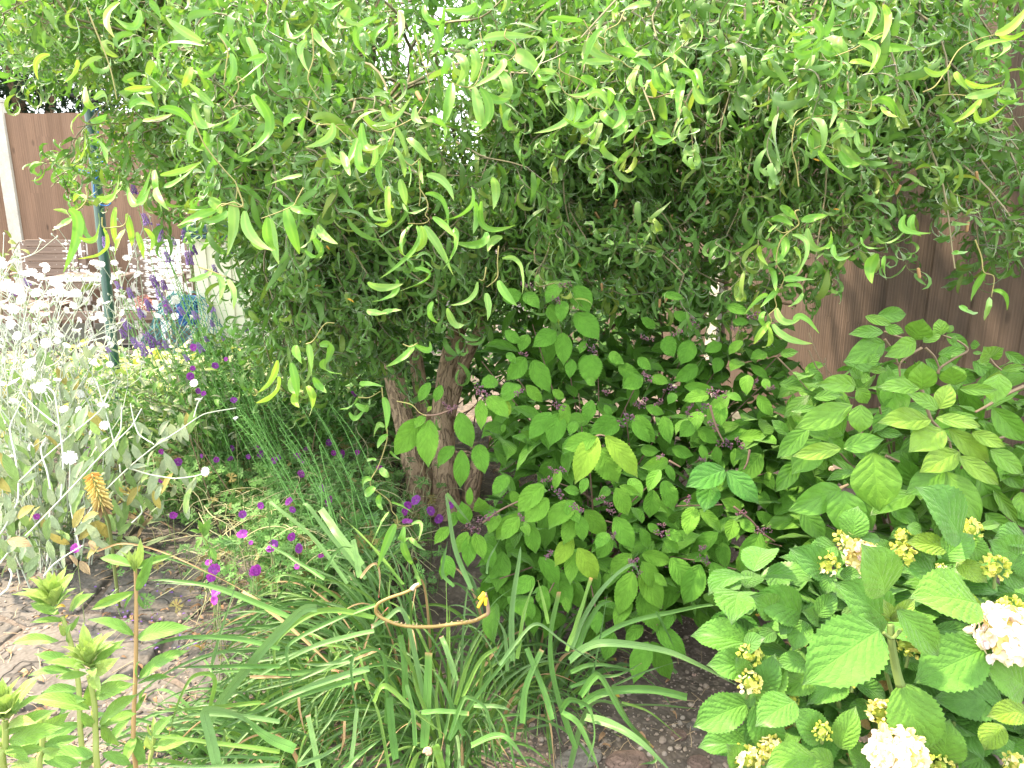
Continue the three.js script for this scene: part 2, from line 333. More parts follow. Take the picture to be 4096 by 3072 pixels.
function fenceRun(a, b, top, base, mats, wpitch, label, postSide = 1, rail = true) { // a panel from a to b (ground points); boards are parts
  const g = thing('garden_fence', label, 'fence', a.clone()), dir = b.clone().sub(a); const len = dir.length(); dir.normalize(); g.rotation.y = Math.atan2(-dir.z, dir.x);
  const geos = [0, 1, 2, 3, 4].map(k => boardGeo(wpitch * 1.12, top - base, k));
  const nb = Math.round(len / wpitch);
  for (let k = 0; k < nb; k++) { const m = part(g, 'board', pick(geos), pick(mats)); m.position.set((k + 0.5) * len / nb, base + 0.002 + rs(0.004), rs(0.002) + (k % 2) * 0.0012); m.rotation.z = rs(0.004); m.rotation.y = 0.12; }
  if (rail) for (const y of [base + 0.25, (base + top) / 2, top - 0.2]) { const m = part(g, 'rail', box(len - 0.02, 0.07, 0.035), mats[0]); m.position.set(len / 2, y, -0.03); }
  const gb = part(g, 'gravel_board', box(len - 0.01, base + 0.03, 0.05), mossyConcrete); gb.position.set(len / 2, -0.032, 0.0);
  return g;
}
function fencePost(p, h, turn, label) {
  const g = thing('fence_post', label, 'fence post', p); g.rotation.y = turn;
  const m = part(g, 'shaft', box(0.11, h + 0.05, 0.1, 0.012, 2), concreteMat); m.position.y = -0.05;
  const c = part(g, 'cap', new THREE.ConeGeometry(0.088, 0.035, 4, 1).rotateY(Math.PI / 4), concreteMat); c.position.y = h + 0.0175 + 0.001;
  const t = part(g, 'cap_base', box(0.124, 0.018, 0.114, 0.003), concreteMat); t.position.y = h - 0.02;
  return g;
}
reseed(5);
const ZB = -7.42;
const xpost = (30 / 2212 * 4096 - 2048) / FPX * 7.24;
fenceRun(V(xpost - 1.95, 0, ZB), V(xpost - 0.06, 0, ZB), 2.06, 0.16, sunlitBackWood, 0.122, 'brown boarded back fence panel left of the concrete post');
fenceRun(V(xpost + 0.06, 0, ZB), V(xpost + 1.9, 0, ZB), 2.06, 0.16, sunlitBackWood, 0.122, 'sunlit brown boarded fence panel behind the weathered bench');
fenceRun(V(xpost + 2.02, 0, ZB), V(xpost + 3.86, 0, ZB), 2.06, 0.16, sunlitBackWood, 0.122, 'brown boarded back fence panel hidden behind the tree trunks');
fencePost(V(xpost, 0, ZB), 2.17, 0, 'pale concrete fence post at the left edge above the bench');
fencePost(V(xpost + 1.96, 0, ZB), 2.17, 0, 'concrete fence post behind the cream storage box');
const RF0 = V(0.42, 0, -7.3), RFd = V(0.38, 0, 0.925).normalize();
const rfAt = t => RF0.clone().addScaledVector(RFd, t);
// the post seen beside the gap in the twigs stands about 4.7 m away
const tp = 2.42;
const rfTurn = Math.atan2(-RFd.z, RFd.x);
const face = V(-RFd.z, 0, RFd.x); // towards the garden
fenceRun(rfAt(tp - 2.36), rfAt(tp - 0.06), 2.42, 0.07, shadedRightWood, 0.115, 'shaded brown board fence behind bare twigs, left of its concrete post');
fenceRun(rfAt(tp + 0.06), rfAt(tp + 4.0), 2.42, 0.07, shadedRightWood, 0.115, 'long brown board fence, darkened for shade, behind the broad leaved shrub at right');
fencePost(rfAt(tp), 2.5, rfTurn, 'grey green concrete post in the shaded right fence');

/* bench: two seats with a little table between */
const paintTex = (k, cover) => dataTex(256, (u, v) => { const n = fbm(u * 5 + k * 7, v * 26 + k, 5) + 0.25 * (vnoise(u * 60, v * 80) - 0.5), s = smooth(cover - 0.015, cover + 0.015, n); const w = 0.18 + 0.14 * (fbm(u * 4, v * 60, 3) - 0.5); return [lerp(w, 0.86, s), lerp(w * 0.72, 0.85, s), lerp(w * 0.55, 0.82, s)]; }, false);
const benchBrown = std([1, 1, 1], { map: paintTex(1, 0.685), roughness: 0.8 }), benchWhite = std([1, 1, 1], { map: paintTex(2, 0.49), roughness: 0.75 });
{
  const zc = -6.75, k = 6.74 / FPX * 4096 / 2212, X = px => (px - 1106) * k;
  const g = thing('garden_bench', 'weathered white painted double garden bench before the back fence', 'bench', V(X(195), 0, zc));
  const xa = X(18), xb = X(146), xc = X(258), xd = X(376);
  const rel = (m, x, y, z) => m.position.set(x - g.position.x, y, z - zc);
  const post = box(0.06, 0.97, 0.05, 0.006);
  for (const [x, mt] of [[xa, benchBrown], [xb, benchWhite], [xc, benchWhite], [xd, benchWhite]]) { const m = part(g, 'back_post', post, mt); rel(m, x, 0, zc - 0.24); m.rotation.x = -0.07; }
  const flegs = box(0.06, 0.68, 0.055, 0.006); for (const [x, mt] of [[xa, benchBrown], [xb, benchBrown], [xc, benchWhite], [xd, benchWhite]]) rel(part(g, 'front_leg', flegs, mt), x, 0, zc + 0.26);
  const slat = (x0, x1, mt, o) => { const w = x1 - x0 - 0.064, gb = box(w, 0.06, 0.018, 0.004); for (let q = 0; q < 8; q++) { const m = part(g, 'back_slat', gb, q === 0 && o ? benchWhite : mt); rel(m, (x0 + x1) / 2, 0.47 + q * 0.064, zc - 0.235 - (0.47 + q * 0.064) * 0.07 + 0.03); m.rotation.x = -0.07; } const sg = box(w, 0.02, 0.055, 0.004); for (let q = 0; q < 7; q++) rel(part(g, 'seat_slat', sg, mt), (x0 + x1) / 2, 0.435, zc - 0.19 + q * 0.067); };
  slat(xa, xb, benchBrown, true); slat(xc, xd, benchWhite, false);
  const tw = xc - xb + 0.14; for (let q = 0; q < 6; q++) rel(part(g, 'table_slat', box(tw, 0.02, 0.075, 0.004), q > 3 ? benchWhite : benchBrown), (xb + xc) / 2 - 0.0, 0.682, zc - 0.16 + q * 0.088);
  rel(part(g, 'table_apron', box(tw - 0.04, 0.06, 0.02, 0.004), benchBrown), (xb + xc) / 2, 0.615, zc + 0.296);
  for (const x of [xa, xd]) rel(part(g, 'armrest', box(0.075, 0.025, 0.58, 0.006), x === xa ? benchBrown : benchWhite), x, 0.682, zc + 0.03);
  rel(part(g, 'front_rail', box(xd - xa - 0.06, 0.075, 0.025, 0.005), benchBrown), (xa + xd) / 2, 0.36, zc + 0.302);
  rel(part(g, 'back_rail', box(xd - xa - 0.06, 0.06, 0.025, 0.005), benchBrown), (xa + xd) / 2, 0.375, zc - 0.276);
}
/* green pole with cap and twine */
const D = (x, y, d) => P(x / 2212 * 4096, y / 2212 * 4096, d);
{
  const d0 = 4.5, top = D(189, 196, d0), bot = D(243, 800, d0 + 0.05).setY(-0.05);
  const ax = top.clone().sub(bot).normalize();
  const g = thing('garden_pole', 'dark green metal pole standing in the flower bed before the bench', 'pole', bot.clone().setY(0));
  const mb = new MB(); mb.tube([0, 0.3, 0.7, 1].map(t => bot.clone().lerp(top, t)), 0.0285, 16);
  part(g, 'shaft', mb.build(g.position), new THREE.MeshPhysicalMaterial({ color: new THREE.Color().setRGB(0.03, 0.095, 0.065), roughness: 0.42, clearcoat: 0.4, clearcoatRoughness: 0.3 }));
  const black = std([0.012, 0.014, 0.02], { roughness: 0.5 });
  const cb = new MB(); cb.tube([top.clone().addScaledVector(ax, -0.1), top.clone().addScaledVector(ax, -0.02), top.clone().addScaledVector(ax, 0.03), top.clone().addScaledVector(ax, 0.045)], [0.033, 0.034, 0.033, 0.02], 16);
  part(g, 'cap', cb.build(g.position), black);
  const wb = new MB(); const hookp = []; for (let k = 0; k <= 60; k++) { const a = k * 0.75; hookp.push(top.clone().addScaledVector(ax, 0.04 + k * 0.0011).add(V(Math.cos(a) * 0.03, 0, Math.sin(a) * 0.03))); } wb.tube(hookp, 0.003, 5); 
  part(g, 'wire_coil', wb.build(g.position), std([0.25, 0.25, 0.27], { roughness: 0.35, metalness: 0.8 }));
  for (const [y, s] of [[212, -1], [222, 1]]) { const kb = new MB(); const p0 = D(190, y, d0); kb.tube([p0, p0.clone().add(V(s * 0.05, 0.01, 0.03)), p0.clone().add(V(s * 0.075, 0.012, 0.04))], [0.014, 0.014, 0.009], 10); part(g, 'clip', kb.build(g.position), black); }
  // blue twine: knot, loop, tails
  reseed(9);
  const tw = thing('blue_twine', 'bright blue twine knotted in loops round the green pole', 'twine', D(208, 365, d0 - 0.03));
  const tm = std([0.045, 0.22, 0.62], { roughness: 0.7 });
  const line = (pts, r = 0.0034) => { const q = new MB(); q.tube(curve(pts.map(([x, y, dz]) => D(x, y, d0 - 0.02 - (dz || 0.02))), 26), r, 5); part(tw, 'strand', q.build(tw.position), tm); };
  line([[158, 360], [175, 368], [196, 367], [212, 352], [228, 350], [232, 362], [218, 372], [206, 366], [210, 356], [222, 372], [244, 392]]);
  line([[160, 366], [180, 374], [202, 372], [214, 366], [226, 376], [242, 386]]);
  line([[206, 372], [198, 384], [203, 390], [214, 376], [217, 362], [208, 350], [204, 356]]);
  line([[213, 240, 0.03], [212, 290, 0.025], [210, 335, 0.025], [206, 366]]);
  line([[203, 388], [204, 420], [214, 440], [232, 444], [240, 438]]);
  line([[200, 240, -0.01], [206, 232, 0.05], [213, 240, 0.03]], 0.0045);
}
/* storage box with dark lid, blue tub, net, black trough */
{
  const zc = -6.3, p = V((548 - 1106) * 6.35 / FPX * 4096 / 2212, 0, zc);
  const g = thing('storage_box', 'tall cream plastic storage box with dark teal lid behind leaves', 'storage box', p);
  const cream = std([0.66, 0.65, 0.53], { roughness: 0.55 }), teal = std([0.018, 0.075, 0.085], { roughness: 0.45 });
  part(g, 'body', box(0.68, 1.08, 0.55, 0.02), cream);
  for (const x of [-0.26, -0.08, 0.1, 0.28]) { const m = part(g, 'rib', box(0.05, 0.98, 0.02, 0.006), cream); m.position.set(x, 0.04, 0.278); }
  const l = part(g, 'lid', box(0.76, 0.1, 0.63, 0.02), teal); l.position.y = 1.081; const l2 = part(g, 'lid_rim', box(0.79, 0.03, 0.66, 0.008), teal); l2.position.y = 1.06;
  const t = thing('blue_tub', 'small bright blue plastic tub inside the teal net', 'tub', D(404, 650, 6.1).setY(0.4));
  const bl = std([0.02, 0.07, 0.42], { roughness: 0.4 });
  const prof = [[0, 0], [0.075, 0], [0.092, 0.19], [0.104, 0.195], [0.104, 0.208], [0.086, 0.208], [0.07, 0.012], [0, 0.012]].map(q => new THREE.Vector2(...q));
  part(t, 'tub_wall', new THREE.LatheGeometry(prof, 24), bl);
  reseed(21);
  const n = thing('garden_net', 'heap of teal garden netting beside the bench', 'netting', D(400, 690, 6.0).setY(0.15));
  const nm = std([0.04, 0.19, 0.2], { roughness: 0.6 }), mb = new MB();
  const surf = (a, b) => { const r = 0.27 + 0.07 * (fbm(a * 1.7 + 9, b * 2, 3) - 0.5) * 2; return n.position.clone().add(V(Math.cos(a) * Math.cos(b) * r * 1.05, Math.sin(b) * r * 1.35 + 0.12, Math.sin(a) * Math.cos(b) * r * 0.8)); };
  for (let k = 0; k < 26; k++) for (const s of [-1, 1]) { const q = []; for (let j = 0; j <= 26; j++) { const b = -0.7 + j * 0.08; q.push(surf(k / 26 * 6.283 + s * j * 0.1, b)); } mb.tube(q, 0.0028, 4); }
  part(n, 'mesh_cords', mb.build(n.position), nm);
  const tr = thing('black_trough', 'low black plastic trough on the ground beside the bench', 'trough', V((330 - 1106) * 6.2 / FPX * 4096 / 2212, 0, -6.1));
  const bk = std([0.014, 0.013, 0.013], { roughness: 0.55 });
  for (const [w, d, x, z] of [[0.8, 0.025, 0, 0.17], [0.8, 0.025, 0, -0.17], [0.025, 0.31, 0.39, 0], [0.025, 0.31, -0.39, 0]]) { const m = part(tr, 'side', box(w, 0.2, d, 0.005), bk); m.position.set(x, 0, z); }
  const fl = part(tr, 'soil_fill', box(0.74, 0.15, 0.3, 0.01), std([0.05, 0.04, 0.03])); fl.position.y = 0.005;
  const rd = thing('red_cord', 'tangle of faded red cord on the bench end', 'cord', D(312, 662, 6.0));
  const rb = new MB(); for (let k = 0; k < 5; k++) { const q = []; for (let j = 0; j <= 20; j++) { const a = j * 0.6 + k * 2; q.push(rd.position.clone().add(V(Math.cos(a) * (0.045 + 0.02 * Math.sin(j + k)), Math.sin(a * 1.3) * 0.04 + k * 0.01, Math.sin(a) * 0.05))); } rb.tube(curve(q, 60), 0.0028, 4); }
  part(rd, 'loops', rb.build(rd.position), std([0.34, 0.13, 0.1]));
}

/* ================= contorted willow ================= */
const barkTex = (() => {
  const h = (u, v) => { const x = u * 10 + 1.3 * (fbm(u * 5, v * 3, 3) - 0.5), r = Math.abs(fbm(x, v * 3.2, 3) - 0.5) * 2; const pl = smooth(0.02, 0.22, r); return clamp(0.15 + 0.6 * pl + 0.3 * (fbm(u * 40, v * 20, 3) - 0.5)); };
  return {
    color: dataTex(512, (u, v) => { const a = h(u, v), b = fbm(u * 4 + 9, v * 4, 3); const m = 0.42 + 0.5 * a + 0.2 * (b - 0.5); return [m, m * 0.93, m * 0.84]; }, false),
    bump: dataTex(512, (u, v) => h(u, v), false),
  };
})();
for (const t of [barkTex.color, barkTex.bump]) t.repeat.set(6, 5);
const barkMat = std([0.62, 0.48, 0.35], { map: barkTex.color, bumpMap: barkTex.bump, bumpScale: 0.014, vertexColors: true });
const limbMat = std([0.29, 0.215, 0.135], { map: barkTex.color, bumpMap: barkTex.bump, bumpScale: 0.006, vertexColors: true });
const twigWood = std([0.16, 0.14, 0.085], { roughness: 0.8, vertexColors: true });

const treeBase = Gd(955 / 2212 * 4096, 1105 / 2212 * 4096).setY(0);
const tree = thing('willow_tree', 'multi-stemmed contorted willow with curling green leaves over the bed', 'tree', treeBase);
const TD = depthOf(treeBase.clone().setY(0.05));
const limbs = [];
function stem(name, pts, r0, r1, mat, seg = 14, n = 34, bump = 0.14) {
  const c = curve(pts, n), mb = new MB(); mb.tube(c, t => lerp(r0, r1, Math.pow(t, 0.7)) * (1 + (r0 > 0.05 ? 0.35 * Math.pow(Math.max(0, 1 - t * 7), 2) : 0)), seg, [1, 1, 1], bump);
  part(tree, name, mb.build(treeBase), mat); limbs.push(c); return c;
}
{
  reseed(31);
  const S = (a, dd = 0) => a.map(([x, y, d]) => D(x, y, TD + (d ?? dd)));
  stem('trunk', [treeBase.clone().add(V(-0.085, -0.06, 0)), ...S([[905, 1060, 0], [888, 980, 0], [866, 880, 0.02], [842, 780, 0.05], [815, 690, 0.05], [797, 600, 0.05], [783, 470, 0.05], [786, 330, 0.05], [790, 190, 0.05], [770, 60, 0.1], [755, -120, 0.15], [730, -400, 0.2]])], 0.059, 0.028, barkMat, 16, 70);
  stem('trunk', [treeBase.clone().add(V(0.035, -0.06, 0.02)), ...S([[962, 1060, 0], [958, 970, 0], [955, 900, 0.02], [968, 800, 0.05], [985, 715, 0.06], [1000, 620, 0.08], [1020, 500, 0.12], [1052, 360, 0.18], [1085, 200, 0.25], [1098, 40, 0.3], [1110, -200, 0.4]])], 0.066, 0.028, barkMat, 16, 70);
  stem('trunk', [...S([[962, 1010, 0.05], [968, 920, 0.05], [985, 840, 0.03], [1012, 765, 0.03], [1036, 712, 0.04], [1062, 655, 0.03], [1110, 605, 0], [1165, 568, 0], [1240, 545, 0], [1330, 520, 0.1], [1450, 470, 0.1], [1560, 400, 0.1]])], 0.035, 0.014, barkMat, 14, 60);
  stem('stump', [treeBase.clone().add(V(0.12, -0.06, -0.05)), ...S([[1018, 1060, 0.06], [1030, 1010, 0.06], [1036, 965, 0.06]])], 0.05, 0.03, barkMat, 12, 14); limbs.pop();
  stem('trunk', [treeBase.clone().add(V(-0.03, -0.06, -0.1)), ...S([[922, 940, 0.15], [905, 820, 0.18], [893, 700, 0.2], [905, 560, 0.3], [880, 400, 0.4], [860, 200, 0.5], [845, 0, 0.5]])], 0.045, 0.02, barkMat, 12, 46);
  stem('limb', S([[985, 720, 0.05], [1012, 668, 0.02], [1060, 622, 0], [1110, 585, 0], [1160, 530, 0], [1205, 460, 0], [1236, 395, 0.02], [1265, 320, 0.05], [1300, 210, 0.1], [1320, 60, 0.1], [1330, -150, 0.1]]), 0.04, 0.018, limbMat, 12, 50, 0.08);
  stem('limb', S([[1030, 450, 0.12], [1080, 330, 0.1], [1125, 282, 0], [1180, 240, -0.1], [1245, 200, -0.2], [1330, 150, -0.3], [1450, 80, -0.45]]), 0.045, 0.015, limbMat, 12, 40, 0.08);
  stem('limb', S([[798, 600, 0.05], [782, 560, 0], [772, 480, -0.08], [765, 430, -0.12], [740, 330, -0.2], [690, 220, -0.3], [620, 110, -0.4], [520, -20, -0.5]]), 0.036, 0.012, limbMat, 12, 40, 0.08);
  stem('limb', S([[790, 190, 0.05], [800, 110, 0.1], [812, 20, 0.1], [830, -120, 0.1]]), 0.034, 0.02, limbMat, 10, 30, 0.08);
  stem('limb', S([[787, 340, 0.05], [700, 300, 0.3], [600, 290, 0.6], [480, 270, 0.9], [330, 200, 1.1], [200, 120, 1.2]]), 0.026, 0.008, limbMat, 10, 40, 0.08);
  stem('limb', S([[1090, 190, 0.25], [1300, 130, 0.0], [1500, 60, -0.3], [1700, -20, -0.6], [1900, -60, -0.9]]), 0.03, 0.01, limbMat, 10, 40, 0.08);
  stem('limb', S([[842, 780, 0.05], [810, 760, -0.1], [760, 720, -0.25], [690, 640, -0.4], [600, 520, -0.5], [520, 420, -0.6]]), 0.022, 0.007, limbMat, 10, 40, 0.08);
  // bare twisting boughs in front of the right fence
  const bare = (pts, r0, r1) => stem('bough', S(pts), r0, r1, limbMat, 8, 60, 0.05);
  bare([[1112, 565, 0.1], [1180, 572, 0.15], [1250, 560, 0.15], [1300, 575, 0.15], [1350, 600, 0.1], [1395, 640, 0.1], [1440, 620, 0.1], [1500, 605, 0.1], [1560, 608, 0.1], [1620, 640, 0.1], [1720, 660, 0.1]], 0.016, 0.006);
  bare([[1200, 540, 0.1], [1270, 530, 0.1], [1370, 560, 0.05], [1440, 555, 0.05], [1480, 590, 0.05], [1500, 630, 0.05], [1530, 560, 0.1], [1590, 480, 0.1], [1650, 420, 0.1]], 0.011, 0.005);
  bare([[1330, 605, 0.05], [1370, 635, 0], [1410, 680, 0], [1455, 715, -0.02], [1520, 725, 0]], 0.008, 0.004);
  bare([[1380, 690, 0], [1400, 655, 0], [1450, 655, 0], [1480, 675, 0.03], [1488, 640, 0.03], [1478, 600, 0.05]], 0.007, 0.004);
  bare([[1290, 730, -0.1], [1340, 690, -0.1], [1390, 620, 0], [1450, 560, 0], [1560, 500, 0.1], [1690, 470, 0.1]], 0.008, 0.004);
  bare([[1070, 432, 0], [1120, 428, 0.1], [1190, 424, 0.2], [1240, 400, 0.3], [1350, 380, 0.3]], 0.018, 0.006);
  bare([[1530, 520, 0.1], [1650, 455, 0.1], [1750, 430, 0.1], [1850, 415, -0.2], [1960, 400, -0.5]], 0.011, 0.005);
  bare([[1430, 880, -0.4], [1425, 810, -0.4], [1432, 745, -0.35], [1425, 680, -0.3]], 0.006, 0.003);
  bare([[880, 905, 0], [850, 990, -0.1], [838, 700, -0.1], [820, 600, 0]].slice(2), 0.01, 0.006);
}
/* twigs: leafy shoots seen all through the crown */
const willowGreen = [0.102, 0.272, 0.022];
const leafCol = (c, t, x) => { const mid = Math.abs(x) < 0.12 ? 1 : 0, k = mid * 0.16 * (1 - t * 0.5); return [lerp(c[0], 0.30, k), lerp(c[1], 0.42, k), lerp(c[2], 0.12, k)]; };
function curlLeaf(mb, base, dir, nrm, L, W, bend, twist, rows, cols, c) {
  const pts = [base.clone()], ds = L / rows; const d = dir.clone().normalize(), ax = V(0, 0, 0).crossVectors(d, nrm).normalize();
  let p = base.clone();
  for (let k = 0; k < rows; k++) { const t = k / rows; d.applyAxisAngle(ax, bend / rows * (0.25 + 1.5 * t)); d.y -= 0.03; d.normalize(); p = p.clone().addScaledVector(d, ds); pts.push(p); }
  const f = frames(pts, nrm, twist);
  mb.ribbon(pts, f.side, f.nor, t => Math.max(0.0006, W * 0.5 * Math.pow(Math.sin(Math.PI * Math.pow(clamp(t * 0.96 + 0.04), 0.8)), 0.75)), cols, 0.22, (t, x) => leafCol(c, t, x));
}
const twigGeos = [];
function makeTwig(nLeaf, big) {
  const mb = new MB(); let p = V(0, 0, 0), d = V(rr(0.5, 0.9), rr(-0.5, 0.1), rs(0.3)).normalize(); const pts = [p.clone()], step = 0.021;
  const ph = rr(0, 6), pf = rr(0.5, 0.9);
  for (let k = 0; k < nLeaf; k++) { d.x += 0.45 * Math.sin(k * pf + ph); d.z += 0.45 * Math.cos(k * pf * 1.15 + ph); d.y -= 0.06 + 0.16 * Math.max(0, Math.sin(k * 0.9 + ph)); d.normalize(); p = p.clone().addScaledVector(d, step); pts.push(p); }
  const sp = curve(pts, nLeaf * 2); mb.tube(sp, t => lerp(0.0018, 0.0008, t), 4, t => [lerp(0.17, 0.2, t), lerp(0.15, 0.21, t), lerp(0.07, 0.07, t)]);
  for (let k = 1; k <= nLeaf; k++) {
    const q = pts[k], T = pts[k].clone().sub(pts[k - 1]).normalize(), a = k * 2.4 + rs(0.5);
    const o = V(Math.cos(a), rs(0.3) - 0.15, Math.sin(a)).addScaledVector(T, 0.5).normalize();
    const y = R() < 0.08, tone = rr(0.8, 1.2), c = y ? [0.2, 0.34, 0.03] : [willowGreen[0] * tone, willowGreen[1] * tone, willowGreen[2] * tone];
    const L = rr(0.06, 0.122) * (k > nLeaf - 2 ? 0.7 : 1);
    curlLeaf(mb, q, o, V(rs(0.5), 1, rs(0.5)).addScaledVector(T, -0.2).normalize(), L, L * rr(0.135, 0.195), pick([1, -1, -1, -1]) * rr(1.3, 6.2), rs(2.2), 7, 2, c);
  }
  return mb.build();
}
reseed(404);
for (let k = 0; k < 14; k++) twigGeos.push(makeTwig(10 + Math.floor(R() * 7)));
const twigLeafMat = new THREE.MeshPhysicalMaterial({ color: 0xffffff, vertexColors: true, roughness: 0.9, transmission: 0.48, thickness: 0, clearcoat: 0.45, clearcoatRoughness: 0.38, side: THREE.DoubleSide });

/* boughs that carry the twigs: from the limbs outwards to places through the crown */
const branchMB = new MB(), twigs = [];
function wander(a, b, n, amp) { // a contorted way from a to b
  const l = a.distanceTo(b), pts = [], up = 0.16 * l, s1 = rr(0, 9), s2 = rr(0, 9);
  for (let k = 0; k <= n; k++) { const t = k / n, e = Math.sin(Math.PI * t); const q = a.clone().lerp(b, t); q.y += up * e; q.x += amp * e * Math.sin(t * l * 11 + s1); q.z += amp * e * Math.cos(t * l * 9 + s2); q.y += amp * 0.7 * e * Math.sin(t * l * 14 + s2); pts.push(q); }
  return pts;
}
function bough(target, from = null, dens = 1, start = 0.3) {
  let a = from;
  if (!a) { let best = 1e9; for (let k = 0; k < 26; k++) { const l = pick(limbs.slice(0, 11)), q = l[Math.floor(l.length * rr(0.35, 1)) % l.length], s = q.distanceTo(target) + rr(0, 0.7) + (q.y < 0.9 ? 0.7 : 0); if (s < best) { best = s; a = q; } } }
  const l = a.distanceTo(target), n = Math.max(8, Math.round(l / 0.05)), pts = wander(a, target, n, 0.05);
  branchMB.tube(pts, t => lerp(Math.min(0.011, 0.004 + l * 0.004), 0.002, t), 5, t => { const k = rr(0.85, 1.1) * lerp(0.9, 1.3, t); return [k, k, k * 0.9]; });
  for (let k = Math.floor(n * start); k <= n; k += 1) if (R() < dens * 0.82) twigs.push([pts[k].clone(), k / n]);
}
reseed(90210);
const zones = [ // x0 x1 y0 y1 (in the 2212-wide picture), depth from, to, how many, density
  [440, 600, -80, 390, 2.5, 4.2, 33, 1], [590, 690, -80, 600, 2.5, 4.2, 28, 1], [690, 860, -80, 300, 2.5, 4.2, 10, 0.7], [690, 860, 250, 640, 2.5, 4.2, 24, 1], [300, 520, -60, 330, 2.3, 4.2, 42, 0.95], [580, 860, 560, 790, 2.6, 3.3, 44, 1], [800, 1080, 540, 690, 2.7, 3.2, 15, 0.75],
  [850, 1080, -80, 260, 2.6, 4.2, 20, 0.6], [840, 1080, 260, 540, 2.5, 4.0, 34, 0.95], [1060, 1700, -80, 420, 2.5, 4.3, 118, 1], [1080, 1440, 420, 600, 2.6, 3.6, 36, 0.95], [1440, 1720, 420, 640, 2.5, 3.3, 20, 0.9],
  [1700, 2230, -80, 420, 2.2, 2.95, 52, 0.85], [1720, 1950, 400, 590, 2.4, 2.9, 11, 0.8], [2060, 2260, 380, 600, 2.2, 2.7, 8, 0.8],
  [-40, 320, -120, 140, 2.4, 4.6, 66, 0.95], [60, 200, 60, 230, 3.2, 4.2, 6, 0.7], [100, 420, 240, 430, 3.0, 4.0, 12, 0.7], [330, 440, 340, 420, 2.9, 3.6, 4, 0.8],
];
for (const [x0, x1, y0, y1, d0, d1, n, dn] of zones) for (let k = 0; k < n; k++) bough(D(rr(x0, x1), rr(y0, y1), rr(d0, d1)), null, dn);
// the crown above the picture
for (let k = 0; k < 26; k++) { const a = rr(0, 6.283), r = Math.sqrt(R()) * 1.8; bough(V(treeBase.x + Math.cos(a) * r, rr(2.9, 4.2), treeBase.z - 0.7 + Math.sin(a) * r * 0.7), null, 0.8); }
for (let k = 0; k < 24; k++) bough(V(rr(0.5, 1.7), rr(2.3, 3.3), rr(-4.4, -2.3)), null, 0.85);  // extra boughs added over the right fence to shade it
// nearer shoots reaching towards the camera
for (let k = 0; k < 34; k++) { const x = rr(300, 2000); if (x > 680 && x < 1040) continue; bough(D(x, rr(-60, 300), rr(1.8, 2.2)), null, 0.9, 0.72); }
for (let k = 0; k < 12; k++) bough(D(rr(420, 1000), rr(250, 560), rr(1.95, 2.3)), null, 0.9, 0.75);
// single shoots hanging low
for (const [x, y, d] of [[880, 800, 3.0], [905, 660, 2.9], [850, 700, 2.9], [1060, 560, 2.9], [1280, 600, 2.9], [1350, 640, 2.8], [1230, 640, 2.85], [1010, 480, 2.7], [1930, 470, 2.5], [1820, 540, 2.5], [2130, 520, 2.4], [870, 620, 2.9], [930, 640, 2.9], [1000, 610, 2.9], [960, 560, 2.85], [1040, 640, 2.85], [900, 720, 2.95], [820, 700, 2.8], [1090, 500, 2.8], [1700, 640, 2.6], [1590, 660, 2.7], [1500, 640, 2.7], [690, 720, 2.8], [760, 790, 2.9], [620, 690, 2.8]]) bough(D(x, y, d), null, 0.9, 0.55);
const branchMesh = part(tree, 'branch', branchMB.build(treeBase), twigWood); branchMesh.userData.kind = 'stuff';
{
  const foliage = new THREE.Group(); foliage.name = 'foliage'; tree.add(foliage); tag(foliage, 'curling narrow willow leaves on hanging twigs', null, null, 'stuff'); tree.updateMatrixWorld(true);
  const lists = twigGeos.map(() => []), cols = twigGeos.map(() => []);
  for (const [p, t] of twigs) {
    const d = depthOf(p); if (d < 1.62 && p.y < 2.3) continue;
    if (p.z < -7.2) continue;
    const k = Math.floor(R() * twigGeos.length), s = rr(0.75, 1.15) * (t > 0.9 ? 1.1 : 1);
    const q = new THREE.Quaternion().setFromEuler(new THREE.Euler(rs(1.1), rr(0, 6.283), rs(1.1)));
    lists[k].push(new THREE.Matrix4().compose(p, q, V(s, s, s)));
    const b = rr(0.78, 1.2), y = R() < 0.12 ? rr(0.25, 0.6) : rr(0, 0.1); cols[k].push([b * (1 + 0.9 * y), b * (1 + 0.25 * y), b * (1 - 0.2 * y)]);
  }
  twigGeos.forEach((g, k) => many(foliage, 'leafy_twig', g, twigLeafMat, lists[k], cols[k]));
  console.log('twigs', twigs.length);
}
